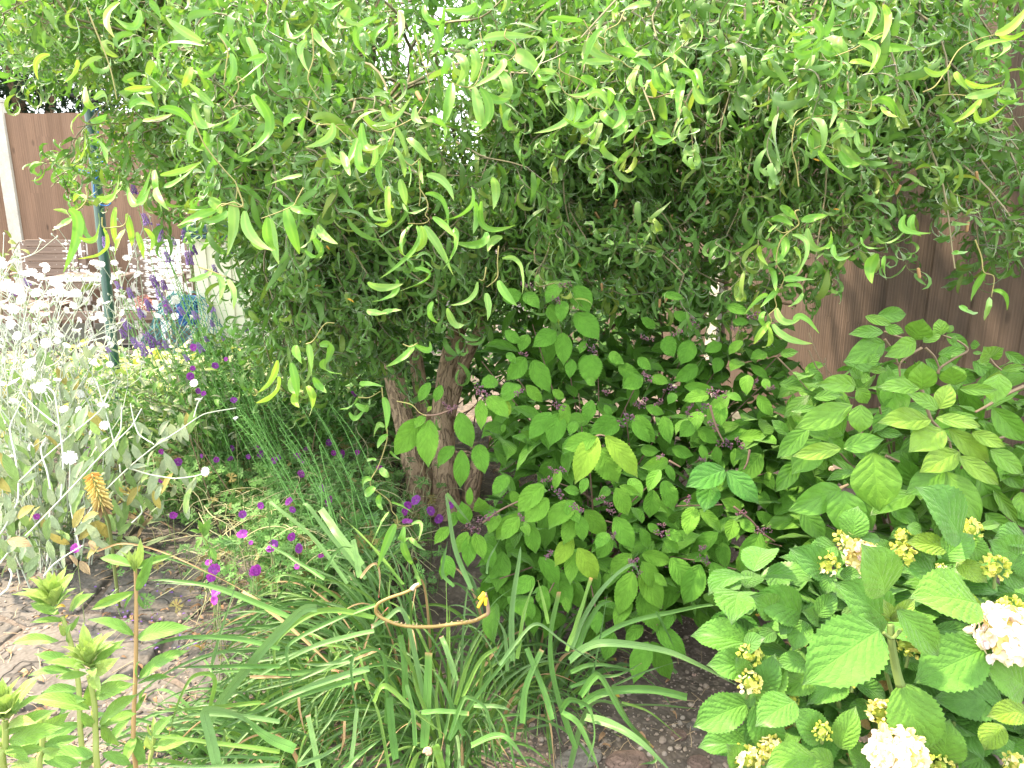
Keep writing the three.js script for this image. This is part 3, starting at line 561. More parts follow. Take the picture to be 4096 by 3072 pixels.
/* large leaves of the nearest hanging shoots */
const wMats = [  // near leaves coloured lighter than the crown, sky sheen put into the tone
  leafMat([0.165, 0.385, 0.042], { vc: true, coat: 0.5, coatR: 0.36, tr: 0.4 }), leafMat([0.135, 0.335, 0.034], { vc: true, coat: 0.5, coatR: 0.36, tr: 0.4 }), leafMat([0.22, 0.42, 0.085], { vc: true, coat: 0.5, coatR: 0.4, tr: 0.4 }),
  leafMat([0.25, 0.45, 0.045], { vc: true, coat: 0.4, coatR: 0.4, tr: 0.45 }),
];
function willowLeaf(K, d, [bx, by, mx, my, tx, ty, w, y]) {
  const dm = d + rs(0.03), b = K(bx, by, d + rs(0.012)), m = K(mx, my, dm), t = K(tx, ty, d + rs(0.045)); const c = m.clone().multiplyScalar(2).addScaledVector(b, -0.5).addScaledVector(t, -0.5);
  const n = 13, pts = []; for (let k = 0; k <= n; k++) { const s = k / n * 1.17; pts.push(b.clone().multiplyScalar((1 - s) * (1 - s)).addScaledVector(c, 2 * s * (1 - s)).addScaledVector(t, s * s)); }
  const v = toCam(m), bent = c.clone().sub(m); if (bent.length() > 0.004) bent.normalize(); else bent.set(0, 0, 0);
  const f = frames(pts, v.clone().addScaledVector(bent, rs(0.9)).add(V(rs(0.35), rs(0.35) + 0.2, rs(0.35))), rs(1.3));
  const hw = w * KS / FPX * d * 0.5, mb = new MB(); 
  mb.ribbon(pts, f.side, f.nor, s => Math.max(0.0005, hw * Math.pow(Math.sin(Math.PI * Math.pow(clamp(s * 0.97 + 0.03), 0.78)), 0.7)), 6, 0.3, (s, x) => { const mid = Math.abs(x) < 0.1 ? 0.3 * (1 - s * 0.6) : 0, e = Math.abs(x) > 0.9 ? 0.12 : 0, tipy = smooth(0.8, 1, s) * 0.3; return [1 + mid * 1.6 + e + tipy, 1 + mid * 0.8 + e * 0.5, 1 + mid * 1.2]; }, (s, x) => 0.0006 * Math.sin(s * 20) * Math.abs(x));
  part(tree, 'leaf', mb.build(treeBase), y ? wMats[3] : pick(wMats.slice(0, 3)));
}
function shoots(ox, oy, d, leaves, twigList) {
  const K = crop(ox, oy);
  for (const l of leaves) willowLeaf(K, d + rs(0.05), l);
  for (const t of twigList) { const mb = new MB(); mb.tube(curve(t.map(([x, y]) => K(x, y, d)), t.length * 7), s => lerp(0.0016, 0.0009, s), 6, [1, 1, 1]); part(tree, 'twig', mb.build(treeBase), youngTwig); }
}
const youngTwig = std([0.25, 0.23, 0.075], { roughness: 0.7, vertexColors: true });
reseed(777);
shoots(0, 0, 1.5, [
  [1620, 330, 1490, 260, 1370, 170, 75], [1640, 370, 1340, 360, 1280, 520, 70], [1860, 430, 1870, 560, 1830, 650, 80], [1760, 270, 1830, 330, 1900, 440, 60], [1560, 830, 1640, 1020, 1850, 960, 95], [1900, 880, 1870, 1000, 1740, 1040, 60],
  [2060, 770, 2180, 1010, 2030, 1210, 100], [1280, 880, 1420, 890, 1530, 975, 70], [1560, 1010, 1520, 1130, 1590, 1200, 65], [1640, 1050, 1660, 1130, 1610, 1200, 60], [1980, 490, 2130, 470, 2000, 600, 65], [1990, 300, 2040, 430, 2080, 640, 85],
  [1540, 540, 1500, 640, 1470, 700, 70, 1], [960, 20, 870, 120, 890, 250, 80, 1], [1120, 80, 1090, 210, 970, 180, 65], [690, 700, 710, 830, 780, 860, 70, 1], [760, 800, 830, 750, 860, 790, 55], [1050, 870, 1110, 820, 1210, 840, 60],
  [1150, 970, 1250, 960, 1350, 930, 55, 1], [730, 980, 800, 960, 850, 930, 55], [720, 1110, 800, 1150, 850, 1260, 80], [600, 1310, 670, 1250, 690, 1130, 60, 1], [1240, 1370, 1260, 1500, 1290, 1650, 65], [1290, 1410, 1450, 1380, 1590, 1320, 60, 1],
  [1320, 1500, 1450, 1450, 1590, 1330, 65], [1030, 1510, 1090, 1640, 1180, 1480, 65], [800, 1600, 900, 1600, 950, 1480, 55, 1], [1720, 860, 1640, 780, 1540, 690, 60], [1580, 540, 1650, 600, 1740, 540, 60], [590, 1080, 570, 1000, 620, 930, 50, 1], [400, 440, 300, 480, 290, 590, 50, 1], [1200, 20, 1260, 60, 1290, 130, 80], [620, 480, 600, 560, 540, 640, 60, 1], [1000, 720, 1100, 710, 1200, 700, 50, 1],
], [[[1750, 270], [1830, 400], [1820, 520], [1800, 680]], [[1970, 650], [1905, 620], [1915, 720], [1800, 870]], [[1560, 980], [1650, 1170], [1800, 1360], [1900, 1480], [1900, 1600]], [[700, 60], [760, 220], [850, 440], [900, 600], [940, 800]]]);
shoots(1000, 0, 1.7, [
  [500, 220, 560, 330, 650, 420, 70], [290, 170, 330, 300, 440, 250, 55], [460, 330, 400, 400, 440, 530, 60], [1010, 140, 860, 250, 900, 410, 65], [1110, 190, 1000, 300, 1060, 400, 70], [1110, 220, 1120, 330, 1050, 395, 55], [1200, 90, 1230, 230, 1190, 330, 85], [1150, 200, 1150, 310, 1210, 330, 55],
  [1560, 50, 1520, 320, 1470, 430, 60], [1430, 190, 1510, 300, 1480, 420, 60], [1820, 20, 1760, 90, 1620, 90, 85], [1880, 320, 2000, 290, 2212, 290, 75], [1650, 440, 1730, 520, 1690, 640, 80], [1780, 400, 1820, 500, 1790, 620, 85], [2030, 480, 2010, 570, 1840, 680, 95], [1990, 550, 2080, 700, 2040, 770, 95],
  [1870, 730, 1960, 800, 2060, 800, 75], [1800, 700, 1840, 880, 1860, 1000, 95], [1850, 710, 1930, 880, 1870, 1030, 85], [1860, 1000, 1790, 1000, 1750, 960, 55], [1620, 670, 1600, 870, 1550, 1000, 105], [1550, 990, 1580, 1060, 1560, 1140, 60], [1420, 970, 1490, 960, 1560, 1010, 60], [1340, 850, 1330, 940, 1370, 990, 75],
  [900, 990, 920, 1170, 1010, 1190, 75], [880, 1140, 880, 1330, 960, 1350, 75], [1000, 1170, 1000, 1280, 960, 1350, 65], [1060, 1060, 1110, 1150, 1040, 1280, 60], [1130, 990, 1210, 1070, 1250, 1200, 75], [1270, 1110, 1340, 1180, 1430, 1270, 80], [1150, 1190, 1210, 1280, 1240, 1390, 75], [1050, 1290, 1040, 1400, 1070, 1510, 70],
  [1420, 1410, 1540, 1450, 1620, 1560, 75], [1210, 1440, 1230, 1530, 1250, 1620, 75], [1110, 1500, 1110, 1600, 1140, 1659, 60, 1], [1280, 1330, 1300, 1400, 1290, 1480, 75], [1370, 1290, 1380, 1370, 1390, 1450, 70], [660, 990, 640, 1100, 510, 1170, 75], [630, 1180, 660, 1270, 740, 1310, 60], [860, 1110, 830, 1230, 780, 1310, 70], [730, 1220, 770, 1310, 800, 1390, 70], [1060, 860, 1130, 960, 1250, 850, 55], [1950, 1420, 1980, 1520, 1970, 1640, 85],
  [410, 950, 330, 950, 280, 1000, 70], [420, 1410, 300, 1440, 170, 1480, 60], [440, 950, 400, 1060, 430, 1120, 60], [20, 760, 110, 900, 150, 1000, 100], [560, 20, 640, 60, 730, 20, 80], [800, 60, 760, 160, 850, 200, 120], [1400, 40, 1430, 150, 1540, 180, 60],
], [[[1330, 280], [1380, 460], [1430, 620], [1440, 740], [1380, 870]], [[1380, 870], [1300, 960], [1040, 1060], [900, 950], [860, 960]], [[1850, 260], [1880, 420], [1860, 560], [1800, 690], [1680, 690], [1590, 640]], [[2060, 230], [2050, 300], [2120, 350], [2140, 420], [2110, 470], [2040, 500]], [[1230, 1280], [1290, 1330], [1340, 1300], [1370, 1280], [1360, 1400], [1370, 1560], [1360, 1659]], [[500, 230], [510, 460], [470, 600], [480, 680], [560, 800]], [[440, 940], [540, 1000], [680, 1010], [820, 1140]]]);
shoots(2000, 0, 1.8, [
  [670, 160, 560, 140, 430, 140, 90], [430, 190, 470, 310, 590, 310, 45], [830, 240, 760, 300, 680, 480, 60], [740, 300, 740, 400, 890, 470, 75], [890, 490, 760, 500, 660, 500, 65], [1090, 440, 1000, 420, 910, 420, 85], [1210, 430, 1140, 430, 1080, 470, 85], [980, 200, 980, 300, 1060, 390, 60],
  [1050, 490, 1160, 520, 1240, 620, 80], [1100, 570, 1050, 640, 1060, 730, 75], [1130, 600, 1140, 700, 1230, 640, 60], [1240, 560, 1270, 680, 1340, 730, 75], [1290, 590, 1360, 650, 1340, 730, 60], [1330, 510, 1340, 590, 1380, 670, 50], [1420, 570, 1530, 590, 1570, 690, 55], [1560, 690, 1620, 800, 1720, 780, 75],
  [1560, 560, 1610, 630, 1640, 730, 75], [1470, 620, 1450, 740, 1440, 910, 80], [1400, 440, 1420, 490, 1410, 545, 50, 1], [1310, 440, 1390, 460, 1480, 520, 75], [290, 590, 380, 570, 460, 600, 50], [300, 600, 350, 640, 430, 590, 45], [650, 630, 720, 640, 760, 690, 75], [770, 690, 700, 760, 590, 770, 65],
  [490, 720, 370, 740, 480, 900, 65], [540, 800, 560, 950, 380, 1050, 80], [560, 790, 590, 880, 600, 960, 75], [650, 800, 640, 880, 610, 960, 65], [790, 900, 690, 1000, 560, 980, 60], [700, 800, 780, 740, 860, 830, 65], [880, 710, 890, 780, 855, 870, 65], [780, 740, 850, 710, 910, 740, 50, 1],
  [820, 890, 860, 970, 960, 1010, 75], [920, 810, 980, 920, 940, 1010, 70], [1000, 950, 1000, 1040, 930, 1100, 70], [980, 900, 1080, 890, 1110, 790, 50], [130, 430, 200, 470, 290, 550, 130], [270, 290, 350, 380, 300, 540, 70], [1230, 1080, 1290, 1150, 1390, 1120, 60], [1250, 1090, 1300, 1080, 1360, 1100, 50], [870, 1440, 920, 1480, 930, 1560, 50],
  [1210, 30, 1110, 40, 1000, 80, 60], [1600, 200, 1620, 280, 1590, 360, 60], [2000, 260, 1960, 270, 1890, 260, 70],
], [[[480, 470], [490, 570], [640, 640], [700, 700]], [[380, 570], [470, 600], [510, 730], [590, 780], [670, 790], [740, 860], [820, 880]], [[670, 160], [740, 270], [840, 320], [850, 420], [960, 480], [1040, 540], [1140, 570]], [[1230, 550], [1350, 470], [1500, 330]], [[1000, 90], [950, 190], [860, 240], [840, 300]]]);
shoots(2996, 0, 1.75, [
  [510, 170, 570, 230, 570, 320, 70], [560, 330, 620, 400, 700, 420, 110], [720, 300, 720, 380, 740, 460, 95], [370, 400, 430, 440, 540, 400, 75], [500, 330, 420, 360, 365, 400, 60], [880, 340, 1020, 400, 1000, 530, 75], [920, 250, 1020, 310, 1100, 260, 55, 1], [1080, 40, 1120, 150, 1090, 290, 65, 1],
  [690, 540, 750, 545, 810, 540, 60, 1], [810, 500, 900, 500, 1010, 540, 50, 1], [1980, 270, 2100, 230, 2212, 100, 90, 1], [2020, 280, 2100, 310, 2212, 260, 50, 1], [1820, 400, 1920, 350, 2040, 330, 55, 1], [2020, 320, 2080, 390, 2000, 460, 60], [1930, 370, 1930, 440, 1980, 440, 50], [1740, 640, 1830, 690, 1970, 680, 50, 1],
  [1410, 540, 1500, 600, 1590, 560, 50, 1], [1740, 780, 1880, 760, 2000, 720, 75], [2020, 740, 2120, 740, 2150, 800, 75], [2000, 790, 2080, 820, 2160, 800, 45], [1860, 800, 1800, 880, 1690, 960, 65, 1], [1820, 870, 1860, 970, 2000, 900, 50, 1], [980, 830, 1100, 800, 1200, 930, 80], [860, 900, 970, 990, 1090, 870, 50],
  [1060, 860, 1120, 920, 1180, 940, 45, 1], [600, 810, 680, 850, 670, 970, 65], [590, 870, 530, 920, 490, 960, 75], [720, 690, 730, 790, 750, 860, 70], [720, 950, 780, 1050, 840, 1070, 85], [560, 990, 620, 1000, 590, 1140, 75], [650, 1150, 760, 1070, 820, 1170, 65], [740, 1160, 830, 1250, 930, 1310, 85],
  [730, 1220, 800, 1310, 880, 1320, 75], [560, 1210, 660, 1320, 800, 1430, 65], [870, 1050, 980, 1080, 980, 1210, 50], [870, 1060, 880, 1180, 970, 1200, 65], [420, 1100, 480, 1110, 500, 1200, 65], [1070, 370, 1150, 380, 1290, 390, 75], [1660, 580, 1690, 640, 1740, 700, 60, 1], [1210, 180, 1290, 240, 1240, 400, 70], [960, 20, 1000, 90, 960, 230, 60],
], [[[380, 1010], [470, 950], [600, 930], [700, 920], [760, 880], [860, 900], [930, 910], [980, 870], [980, 780], [960, 750]], [[500, 1210], [600, 1170], [720, 1210]], [[700, 450], [850, 390], [1000, 300], [1100, 250]], [[1400, 740], [1500, 690], [1600, 540], [1690, 400], [1830, 320], [1970, 280]], [[400, 1500], [380, 1330], [345, 1180], [370, 1000], [410, 950]], [[1740, 770], [1640, 760], [1500, 770]]]);
shoots(0, 750, 1.45, [
  [550, 180, 620, 300, 560, 560, 105], [570, 250, 500, 300, 440, 335, 60], [640, 190, 680, 330, 750, 420, 75], [640, 400, 760, 420, 800, 290, 50, 1], [830, 330, 850, 480, 710, 560, 50, 1], [1000, 340, 960, 430, 930, 520, 85, 1], [1020, 210, 1050, 330, 1060, 440, 60, 1], [930, 160, 910, 300, 930, 440, 50, 1],
  [1740, 180, 1600, 230, 1465, 290, 80], [1870, 110, 1890, 280, 1850, 480, 120], [1830, 190, 1760, 250, 1640, 265, 60], [1970, 190, 2000, 360, 2130, 480, 95], [2150, 240, 2150, 380, 2200, 480, 85], [1680, 100, 1730, 130, 1770, 190, 95], [1520, 750, 1640, 720, 1700, 670, 55], [1690, 700, 1770, 740, 1780, 850, 75],
  [1260, 0, 1270, 80, 1330, 160, 65], [1040, 40, 1100, 130, 1180, 50, 60], [780, 80, 880, 80, 960, 20, 50, 1], [1830, 740, 1870, 830, 1880, 940, 65], [560, 240, 530, 200, 460, 180, 45, 1], [1100, 360, 1130, 450, 1150, 540, 50, 1], [700, 100, 640, 60, 600, 90, 60, 1], [1160, 330, 1220, 400, 1220, 480, 50, 1],
], [[[1910, 0], [1950, 150], [1800, 130], [1740, 170]], [[690, 0], [700, 90], [640, 170], [560, 190]], [[1780, 150], [1880, 120], [1960, 160]], [[820, 240], [830, 320], [920, 320], [1000, 300], [1030, 210]], [[1600, 640], [1690, 670], [1820, 720]]]);
shoots(1000, 750, 1.7, [
  [1120, 10, 1110, 150, 1130, 260, 55, 1], [1130, 220, 1110, 290, 1040, 300, 45, 1], [970, 160, 990, 240, 1090, 260, 50], [1230, 130, 1280, 210, 1390, 180, 60], [1410, 50, 1540, 100, 1590, 280, 55], [1310, 300, 1240, 380, 1220, 480, 65], [1230, 420, 1230, 530, 1310, 550, 50, 1], [1340, 310, 1350, 460, 1150, 660, 65],
  [1370, 310, 1400, 420, 1350, 500, 60, 1], [1400, 310, 1500, 460, 1600, 640, 85], [1470, 240, 1560, 300, 1640, 380, 60], [1640, 330, 1670, 450, 1600, 600, 85], [1780, 0, 1770, 150, 1610, 250, 50], [1800, 120, 1810, 220, 1800, 330, 95], [1860, 110, 1880, 300, 2040, 330, 60], [1900, 360, 1860, 450, 1690, 450, 75],
  [2030, 400, 1960, 430, 1920, 490, 75], [290, 170, 330, 320, 380, 480, 105], [160, 250, 170, 400, 210, 560, 105], [0, 320, 60, 440, 130, 490, 95], [330, 160, 420, 190, 510, 210, 65], [520, 330, 490, 410, 430, 470, 75], [440, 510, 530, 570, 570, 520, 60], [500, 400, 560, 480, 570, 550, 65],
  [550, 300, 590, 380, 670, 440, 75], [2030, 570, 2160, 590, 2200, 760, 50], [2000, 750, 2050, 850, 2120, 930, 75], [1900, 850, 1910, 950, 1910, 1040, 75], [1830, 760, 1790, 880, 1670, 940, 45], [1470, 920, 1440, 1000, 1480, 1070, 50], [1590, 970, 1640, 1080, 1700, 1110, 75], [1330, 650, 1440, 700, 1310, 790, 65],
  [950, 760, 1050, 800, 1180, 790, 75], [1190, 740, 1170, 850, 1050, 910, 75], [470, 1260, 480, 1370, 490, 1480, 75], [370, 1270, 370, 1340, 400, 1400, 75], [220, 1390, 180, 1520, 100, 1620, 65, 1], [330, 1410, 360, 1530, 380, 1650, 75], [600, 1380, 600, 1450, 690, 1490, 75], [560, 1270, 650, 1270, 620, 1390, 75],
  [1290, 1270, 1280, 1330, 1160, 1410, 75], [1320, 1260, 1420, 1310, 1450, 1270, 55], [940, 990, 1010, 1010, 1080, 1010, 60], [1060, 1010, 1120, 1000, 1190, 990, 60], [250, 60, 250, 140, 330, 150, 60],
], [[[1360, 0], [1420, 100], [1430, 170], [1410, 220], [1440, 260], [1390, 290], [1270, 290]], [[430, 0], [380, 90], [340, 150], [200, 210], [90, 250]], [[2000, 470], [1990, 600], [1990, 720], [1920, 790], [1900, 800]], [[1900, 640], [1880, 740], [1840, 740]], [[450, 1260], [510, 1230], [600, 1100], [680, 1090]], [[1230, 1260], [1290, 1280], [1350, 1250]]]);
shoots(2996, 750, 1.8, [
  [250, 150, 310, 190, 370, 240, 70], [420, 270, 500, 250, 600, 230, 75], [180, 250, 260, 250, 340, 290, 60], [220, 300, 170, 370, 150, 410, 85], [350, 380, 460, 450, 430, 620, 50], [430, 620, 380, 690, 330, 710, 30], [470, 330, 500, 460, 590, 490, 75], [580, 490, 640, 470, 660, 390, 45],
  [250, 380, 300, 480, 250, 590, 75], [220, 480, 230, 560, 280, 590, 60], [360, 480, 400, 540, 410, 600, 55, 1], [160, 640, 190, 700, 210, 790, 70], [280, 740, 360, 740, 480, 740, 75], [290, 790, 400, 790, 430, 850, 40], [430, 850, 400, 910, 340, 950, 40], [240, 810, 190, 870, 120, 940, 60],
  [220, 970, 260, 1070, 360, 1080, 70], [360, 1080, 420, 1040, 520, 1120, 60], [190, 1100, 280, 1200, 440, 1250, 75], [170, 1080, 100, 1170, 50, 1240, 60, 1], [130, 1000, 100, 1060, 150, 1140, 50], [160, 1120, 170, 1230, 130, 1280, 50, 1], [150, 870, 90, 880, 0, 970, 50], [90, 470, 90, 530, 130, 600, 55, 1],
  [680, 460, 690, 560, 770, 570, 60], [1030, 530, 980, 620, 980, 730, 105], [1090, 550, 1090, 640, 1100, 720, 65], [1030, 400, 1110, 440, 1230, 370, 60], [1260, 220, 1240, 330, 1380, 370, 60], [1330, 220, 1300, 300, 1350, 370, 60], [900, 400, 930, 480, 1050, 490, 60], [1940, 890, 1920, 960, 1900, 1040, 60], [1640, 520, 1690, 530, 1740, 520, 60],
  [1960, 830, 2050, 850, 2080, 940, 40], [1900, 690, 1830, 780, 1790, 880, 60], [1700, 950, 1760, 1000, 1820, 1010, 70],
], [[[400, 180], [370, 200], [400, 300], [300, 360], [240, 350], [150, 270]], [[400, 300], [260, 420], [220, 600], [280, 700], [270, 770], [210, 880], [220, 960], [160, 1020]], [[160, 1020], [180, 1080], [140, 1110]], [[1820, 420], [1870, 560], [1890, 680], [1970, 720], [1950, 880]]]);
shoots(1000, 1500, 1.95, [
  [1120, 1100, 1060, 1200, 990, 1340, 70], [1170, 1200, 1120, 1300, 1050, 1480, 75], [1240, 1220, 1220, 1320, 1200, 1320, 60], [1200, 1320, 1240, 1330, 1300, 1310, 50], [1230, 1330, 1250, 1420, 1300, 1510, 65], [1290, 1310, 1330, 1360, 1390, 1400, 50], [1140, 1030, 1220, 1060, 1290, 1100, 60], [1040, 960, 1040, 1020, 1060, 1070, 60],
  [1000, 900, 960, 940, 930, 960, 75], [1050, 750, 1080, 790, 1110, 810, 65], [1010, 690, 980, 680, 950, 690, 50], [980, 840, 930, 840, 910, 880, 50], [880, 70, 950, 80, 1040, 90, 70], [860, 180, 820, 240, 750, 270, 50], [850, 230, 930, 270, 960, 220, 60], [800, 300, 850, 350, 920, 280, 45], [1070, 180, 1100, 260, 1100, 390, 65],
  [220, 20, 200, 120, 100, 200, 110, 1], [380, 130, 360, 200, 380, 250, 70, 1], [460, 90, 500, 180, 490, 290, 75, 1], [510, 20, 560, 100, 600, 140, 70], [330, 20, 340, 110, 400, 130, 60], [1110, 480, 1060, 520, 1030, 570, 55], [1080, 420, 1030, 400, 1000, 460, 50], [1130, 610, 1160, 640, 1200, 670, 45],
  [1300, 1200, 1370, 1190, 1370, 1280, 35],
], [[[1060, 100], [1080, 300], [1105, 480], [1080, 600], [1030, 740], [970, 850], [990, 910], [1120, 1010], [1140, 1090], [1180, 1140], [1200, 1210], [1300, 1210], [1320, 1190]], [[1180, 210], [1300, 240], [1360, 300], [1420, 330]], [[870, 180], [960, 180], [1050, 130]]]);
// catkins and a few withered leaves
{
  const cat = leafMat([0.36, 0.22, 0.10], { tr: 0.1, coat: 0 }), dead = leafMat([0.62, 0.36, 0.05], { tr: 0.3, coat: 0.1 });
  const catGeo = new THREE.CapsuleGeometry(0.0045, 0.022, 3, 8); { const p = catGeo.attributes.position; for (let k = 0; k < p.count; k++) { const f = 1 + 0.45 * (vnoise(k * 3.7, k * 1.3) - 0.5); p.setXYZ(k, p.getX(k) * f, p.getY(k), p.getZ(k) * f); } catGeo.computeVertexNormals(); }
  for (const [x, y, d] of [[1290, 465, 2.9], [1330, 440, 2.8], [1160, 480, 2.8], [1275, 500, 2.9], [1425, 655, 2.7], [1440, 645, 2.7], [1300, 620, 2.7], [1940, 410, 2.3], [2090, 490, 2.3], [1985, 590, 2.2], [905, 208, 1.7], [1450, 470, 2.9], [2110, 380, 2.3]]) { const m = part(tree, 'catkin', catGeo, cat); m.position.copy(D(x, y, d)).sub(treeBase); m.rotation.set(rs(0.5), rs(1), rs(0.6)); }
  const dg = [leafGeo({ ratio: 0.3, bend: 1.2 }), leafGeo({ ratio: 0.25, bend: 2 })];
  for (const [x, y, d] of [[1757, 343, 1.9], [1248, 568, 2.8], [680, 617, 2.6], [705, 530, 2.4], [1800, 452, 2.3], [750, 645, 2.5]]) leafAt(tree, dg, dead, D(x, y, d), D(x + 12 + rs(8), y + 8 + rs(8), d), 1);
}

/* ================= beautyberry ================= */
function tones(tex, list, o) { return list.map(c => leafMat(c, { tex, ...o })); }
const woodBrown = std([0.17, 0.105, 0.075], { roughness: 0.8 }), woodPale = std([0.2, 0.145, 0.09], { roughness: 0.8 });
function stick(parent, name, pts, r0, r1, mat, n = 20, seg = 6) { const mb = new MB(); mb.tube(curve(pts, n), t => lerp(r0, r1, t), seg, [1, 1, 1], 0.08); return part(parent, name, mb.build(parent.position), mat); }
{
  reseed(1201);
  const base = Gd(1290 / 2212 * 4096, 1300 / 2212 * 4096).setY(0);
  const g = thing('beautyberry_shrub', 'green shrub with drooping leaves and purple bud clusters before the tree trunk', 'shrub', base);
  const geos = [0, 1, 2, 3, 4, 5, 6].map(() => leafGeo({ ratio: rr(0.5, 0.62), a: rr(0.78, 0.95), b: 0.85, bend: rr(0.2, 0.9), fold: rr(0.1, 0.3), rows: 15, cols: 6, teeth: 0.045, wave: 0.014, skew: rs(0.15), tip: 0.1 }));
  const geosEaten = [0, 1].map(() => leafGeo({ ratio: 0.58, bend: 0.5, fold: 0.15, rows: 15, cols: 6, teeth: 0.1, wave: 0.03, b: 0.7 }));
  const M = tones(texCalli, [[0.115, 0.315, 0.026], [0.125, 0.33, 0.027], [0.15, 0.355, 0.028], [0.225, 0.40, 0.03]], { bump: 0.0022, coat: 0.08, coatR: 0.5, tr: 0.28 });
  let nLeaf = 0;
  const L = (K, d, list, tone) => { for (const [bx, by, tx, ty, w, tn] of list) { const dd = d + rs(0.04); leafAt(g, R() < 0.1 ? geosEaten : geos, M[tn ?? tone], K(bx, by, dd), K(tx, ty, dd - 0.02 + rs(0.03)), w || 1, 0.85, 0.3); nLeaf++; } };
  const A = crop(2000, 1500), B = crop(2000, 750), C = crop(1000, 1500), E = crop(2000, 2247);
  // nearest, brightest sprays
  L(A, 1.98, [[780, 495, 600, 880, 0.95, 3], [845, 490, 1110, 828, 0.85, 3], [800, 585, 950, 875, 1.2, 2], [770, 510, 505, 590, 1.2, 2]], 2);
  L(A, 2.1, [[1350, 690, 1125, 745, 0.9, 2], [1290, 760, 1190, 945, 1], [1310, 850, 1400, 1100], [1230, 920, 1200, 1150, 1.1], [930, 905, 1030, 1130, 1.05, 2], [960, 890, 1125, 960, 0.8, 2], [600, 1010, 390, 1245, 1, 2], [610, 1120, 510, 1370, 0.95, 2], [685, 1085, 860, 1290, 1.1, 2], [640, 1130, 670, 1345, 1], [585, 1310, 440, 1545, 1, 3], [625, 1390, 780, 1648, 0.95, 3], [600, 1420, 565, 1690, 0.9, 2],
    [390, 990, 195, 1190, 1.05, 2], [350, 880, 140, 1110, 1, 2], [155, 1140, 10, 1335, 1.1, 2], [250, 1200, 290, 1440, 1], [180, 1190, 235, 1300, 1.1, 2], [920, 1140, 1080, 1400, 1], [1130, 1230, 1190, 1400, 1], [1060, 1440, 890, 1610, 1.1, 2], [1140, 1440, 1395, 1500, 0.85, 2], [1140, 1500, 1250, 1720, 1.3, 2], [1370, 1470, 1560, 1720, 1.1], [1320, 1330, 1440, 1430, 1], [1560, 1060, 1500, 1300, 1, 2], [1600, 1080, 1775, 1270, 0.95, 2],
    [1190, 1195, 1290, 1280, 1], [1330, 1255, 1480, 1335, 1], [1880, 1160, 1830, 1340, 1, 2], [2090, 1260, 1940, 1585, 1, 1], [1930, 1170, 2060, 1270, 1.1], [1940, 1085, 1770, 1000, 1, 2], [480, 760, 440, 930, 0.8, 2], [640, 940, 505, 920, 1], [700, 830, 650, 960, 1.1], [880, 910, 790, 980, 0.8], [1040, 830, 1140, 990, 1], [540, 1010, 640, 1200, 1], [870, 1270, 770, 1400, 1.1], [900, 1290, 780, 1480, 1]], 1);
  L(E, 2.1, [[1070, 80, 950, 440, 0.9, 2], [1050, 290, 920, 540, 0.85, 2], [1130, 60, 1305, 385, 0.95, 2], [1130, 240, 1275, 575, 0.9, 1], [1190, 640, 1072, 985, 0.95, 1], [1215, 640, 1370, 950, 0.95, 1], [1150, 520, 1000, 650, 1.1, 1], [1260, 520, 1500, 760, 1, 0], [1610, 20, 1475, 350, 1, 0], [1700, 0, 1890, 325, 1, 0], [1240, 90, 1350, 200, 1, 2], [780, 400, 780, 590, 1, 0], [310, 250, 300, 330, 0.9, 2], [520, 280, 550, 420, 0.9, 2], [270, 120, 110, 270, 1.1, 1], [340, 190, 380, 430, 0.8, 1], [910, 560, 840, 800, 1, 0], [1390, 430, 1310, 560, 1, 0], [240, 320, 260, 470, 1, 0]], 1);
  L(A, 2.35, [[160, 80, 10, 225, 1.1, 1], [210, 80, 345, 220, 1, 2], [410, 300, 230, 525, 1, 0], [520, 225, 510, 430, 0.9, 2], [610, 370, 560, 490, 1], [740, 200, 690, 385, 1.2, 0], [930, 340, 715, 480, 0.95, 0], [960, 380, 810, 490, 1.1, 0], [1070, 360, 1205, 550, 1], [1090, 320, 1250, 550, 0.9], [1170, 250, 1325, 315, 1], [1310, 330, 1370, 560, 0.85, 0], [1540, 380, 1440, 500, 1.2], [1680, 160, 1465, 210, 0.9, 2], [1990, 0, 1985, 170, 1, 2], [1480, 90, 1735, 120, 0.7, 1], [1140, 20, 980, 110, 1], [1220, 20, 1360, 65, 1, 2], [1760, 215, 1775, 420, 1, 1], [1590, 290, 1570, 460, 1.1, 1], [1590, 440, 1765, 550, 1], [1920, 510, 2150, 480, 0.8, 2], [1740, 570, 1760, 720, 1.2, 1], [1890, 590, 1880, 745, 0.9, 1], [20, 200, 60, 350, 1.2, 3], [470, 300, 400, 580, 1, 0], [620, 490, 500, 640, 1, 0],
    [1380, 590, 1560, 650, 1, 0], [1130, 600, 1290, 610, 1, 0], [1620, 560, 1660, 700, 1, 0], [2140, 780, 2210, 930, 1, 2], [2120, 930, 2130, 1080, 1, 1], [2060, 1100, 2200, 1210, 1, 1], [1340, 720, 1400, 860, 1, 0], [700, 20, 770, 90, 1.1, 1], [420, 120, 520, 190, 1.1, 2], [840, 240, 900, 330, 1, 0], [1410, 150, 1350, 240, 1.2, 0], [1830, 150, 1950, 210, 1, 0], [2080, 160, 2200, 340, 1, 1], [2120, 30, 2170, 130, 1, 1], [30, 390, 20, 470, 1, 1]], 1);
  // dark glossy leaves between
  const Mg = tones(texVib, [[0.07, 0.25, 0.022]], { bump: 0.004, coat: 0.35, coatR: 0.35, tr: 0.25 });
  for (const [bx, by, tx, ty, w] of [[1810, 760, 1490, 905, 1.05], [1825, 770, 2085, 1040, 1.05], [1700, 870, 1640, 1105, 1.35]]) { leafAt(g, geos, Mg[0], A(bx, by, 2.0), A(tx, ty, 1.96), w, 0.8, 0.2); }
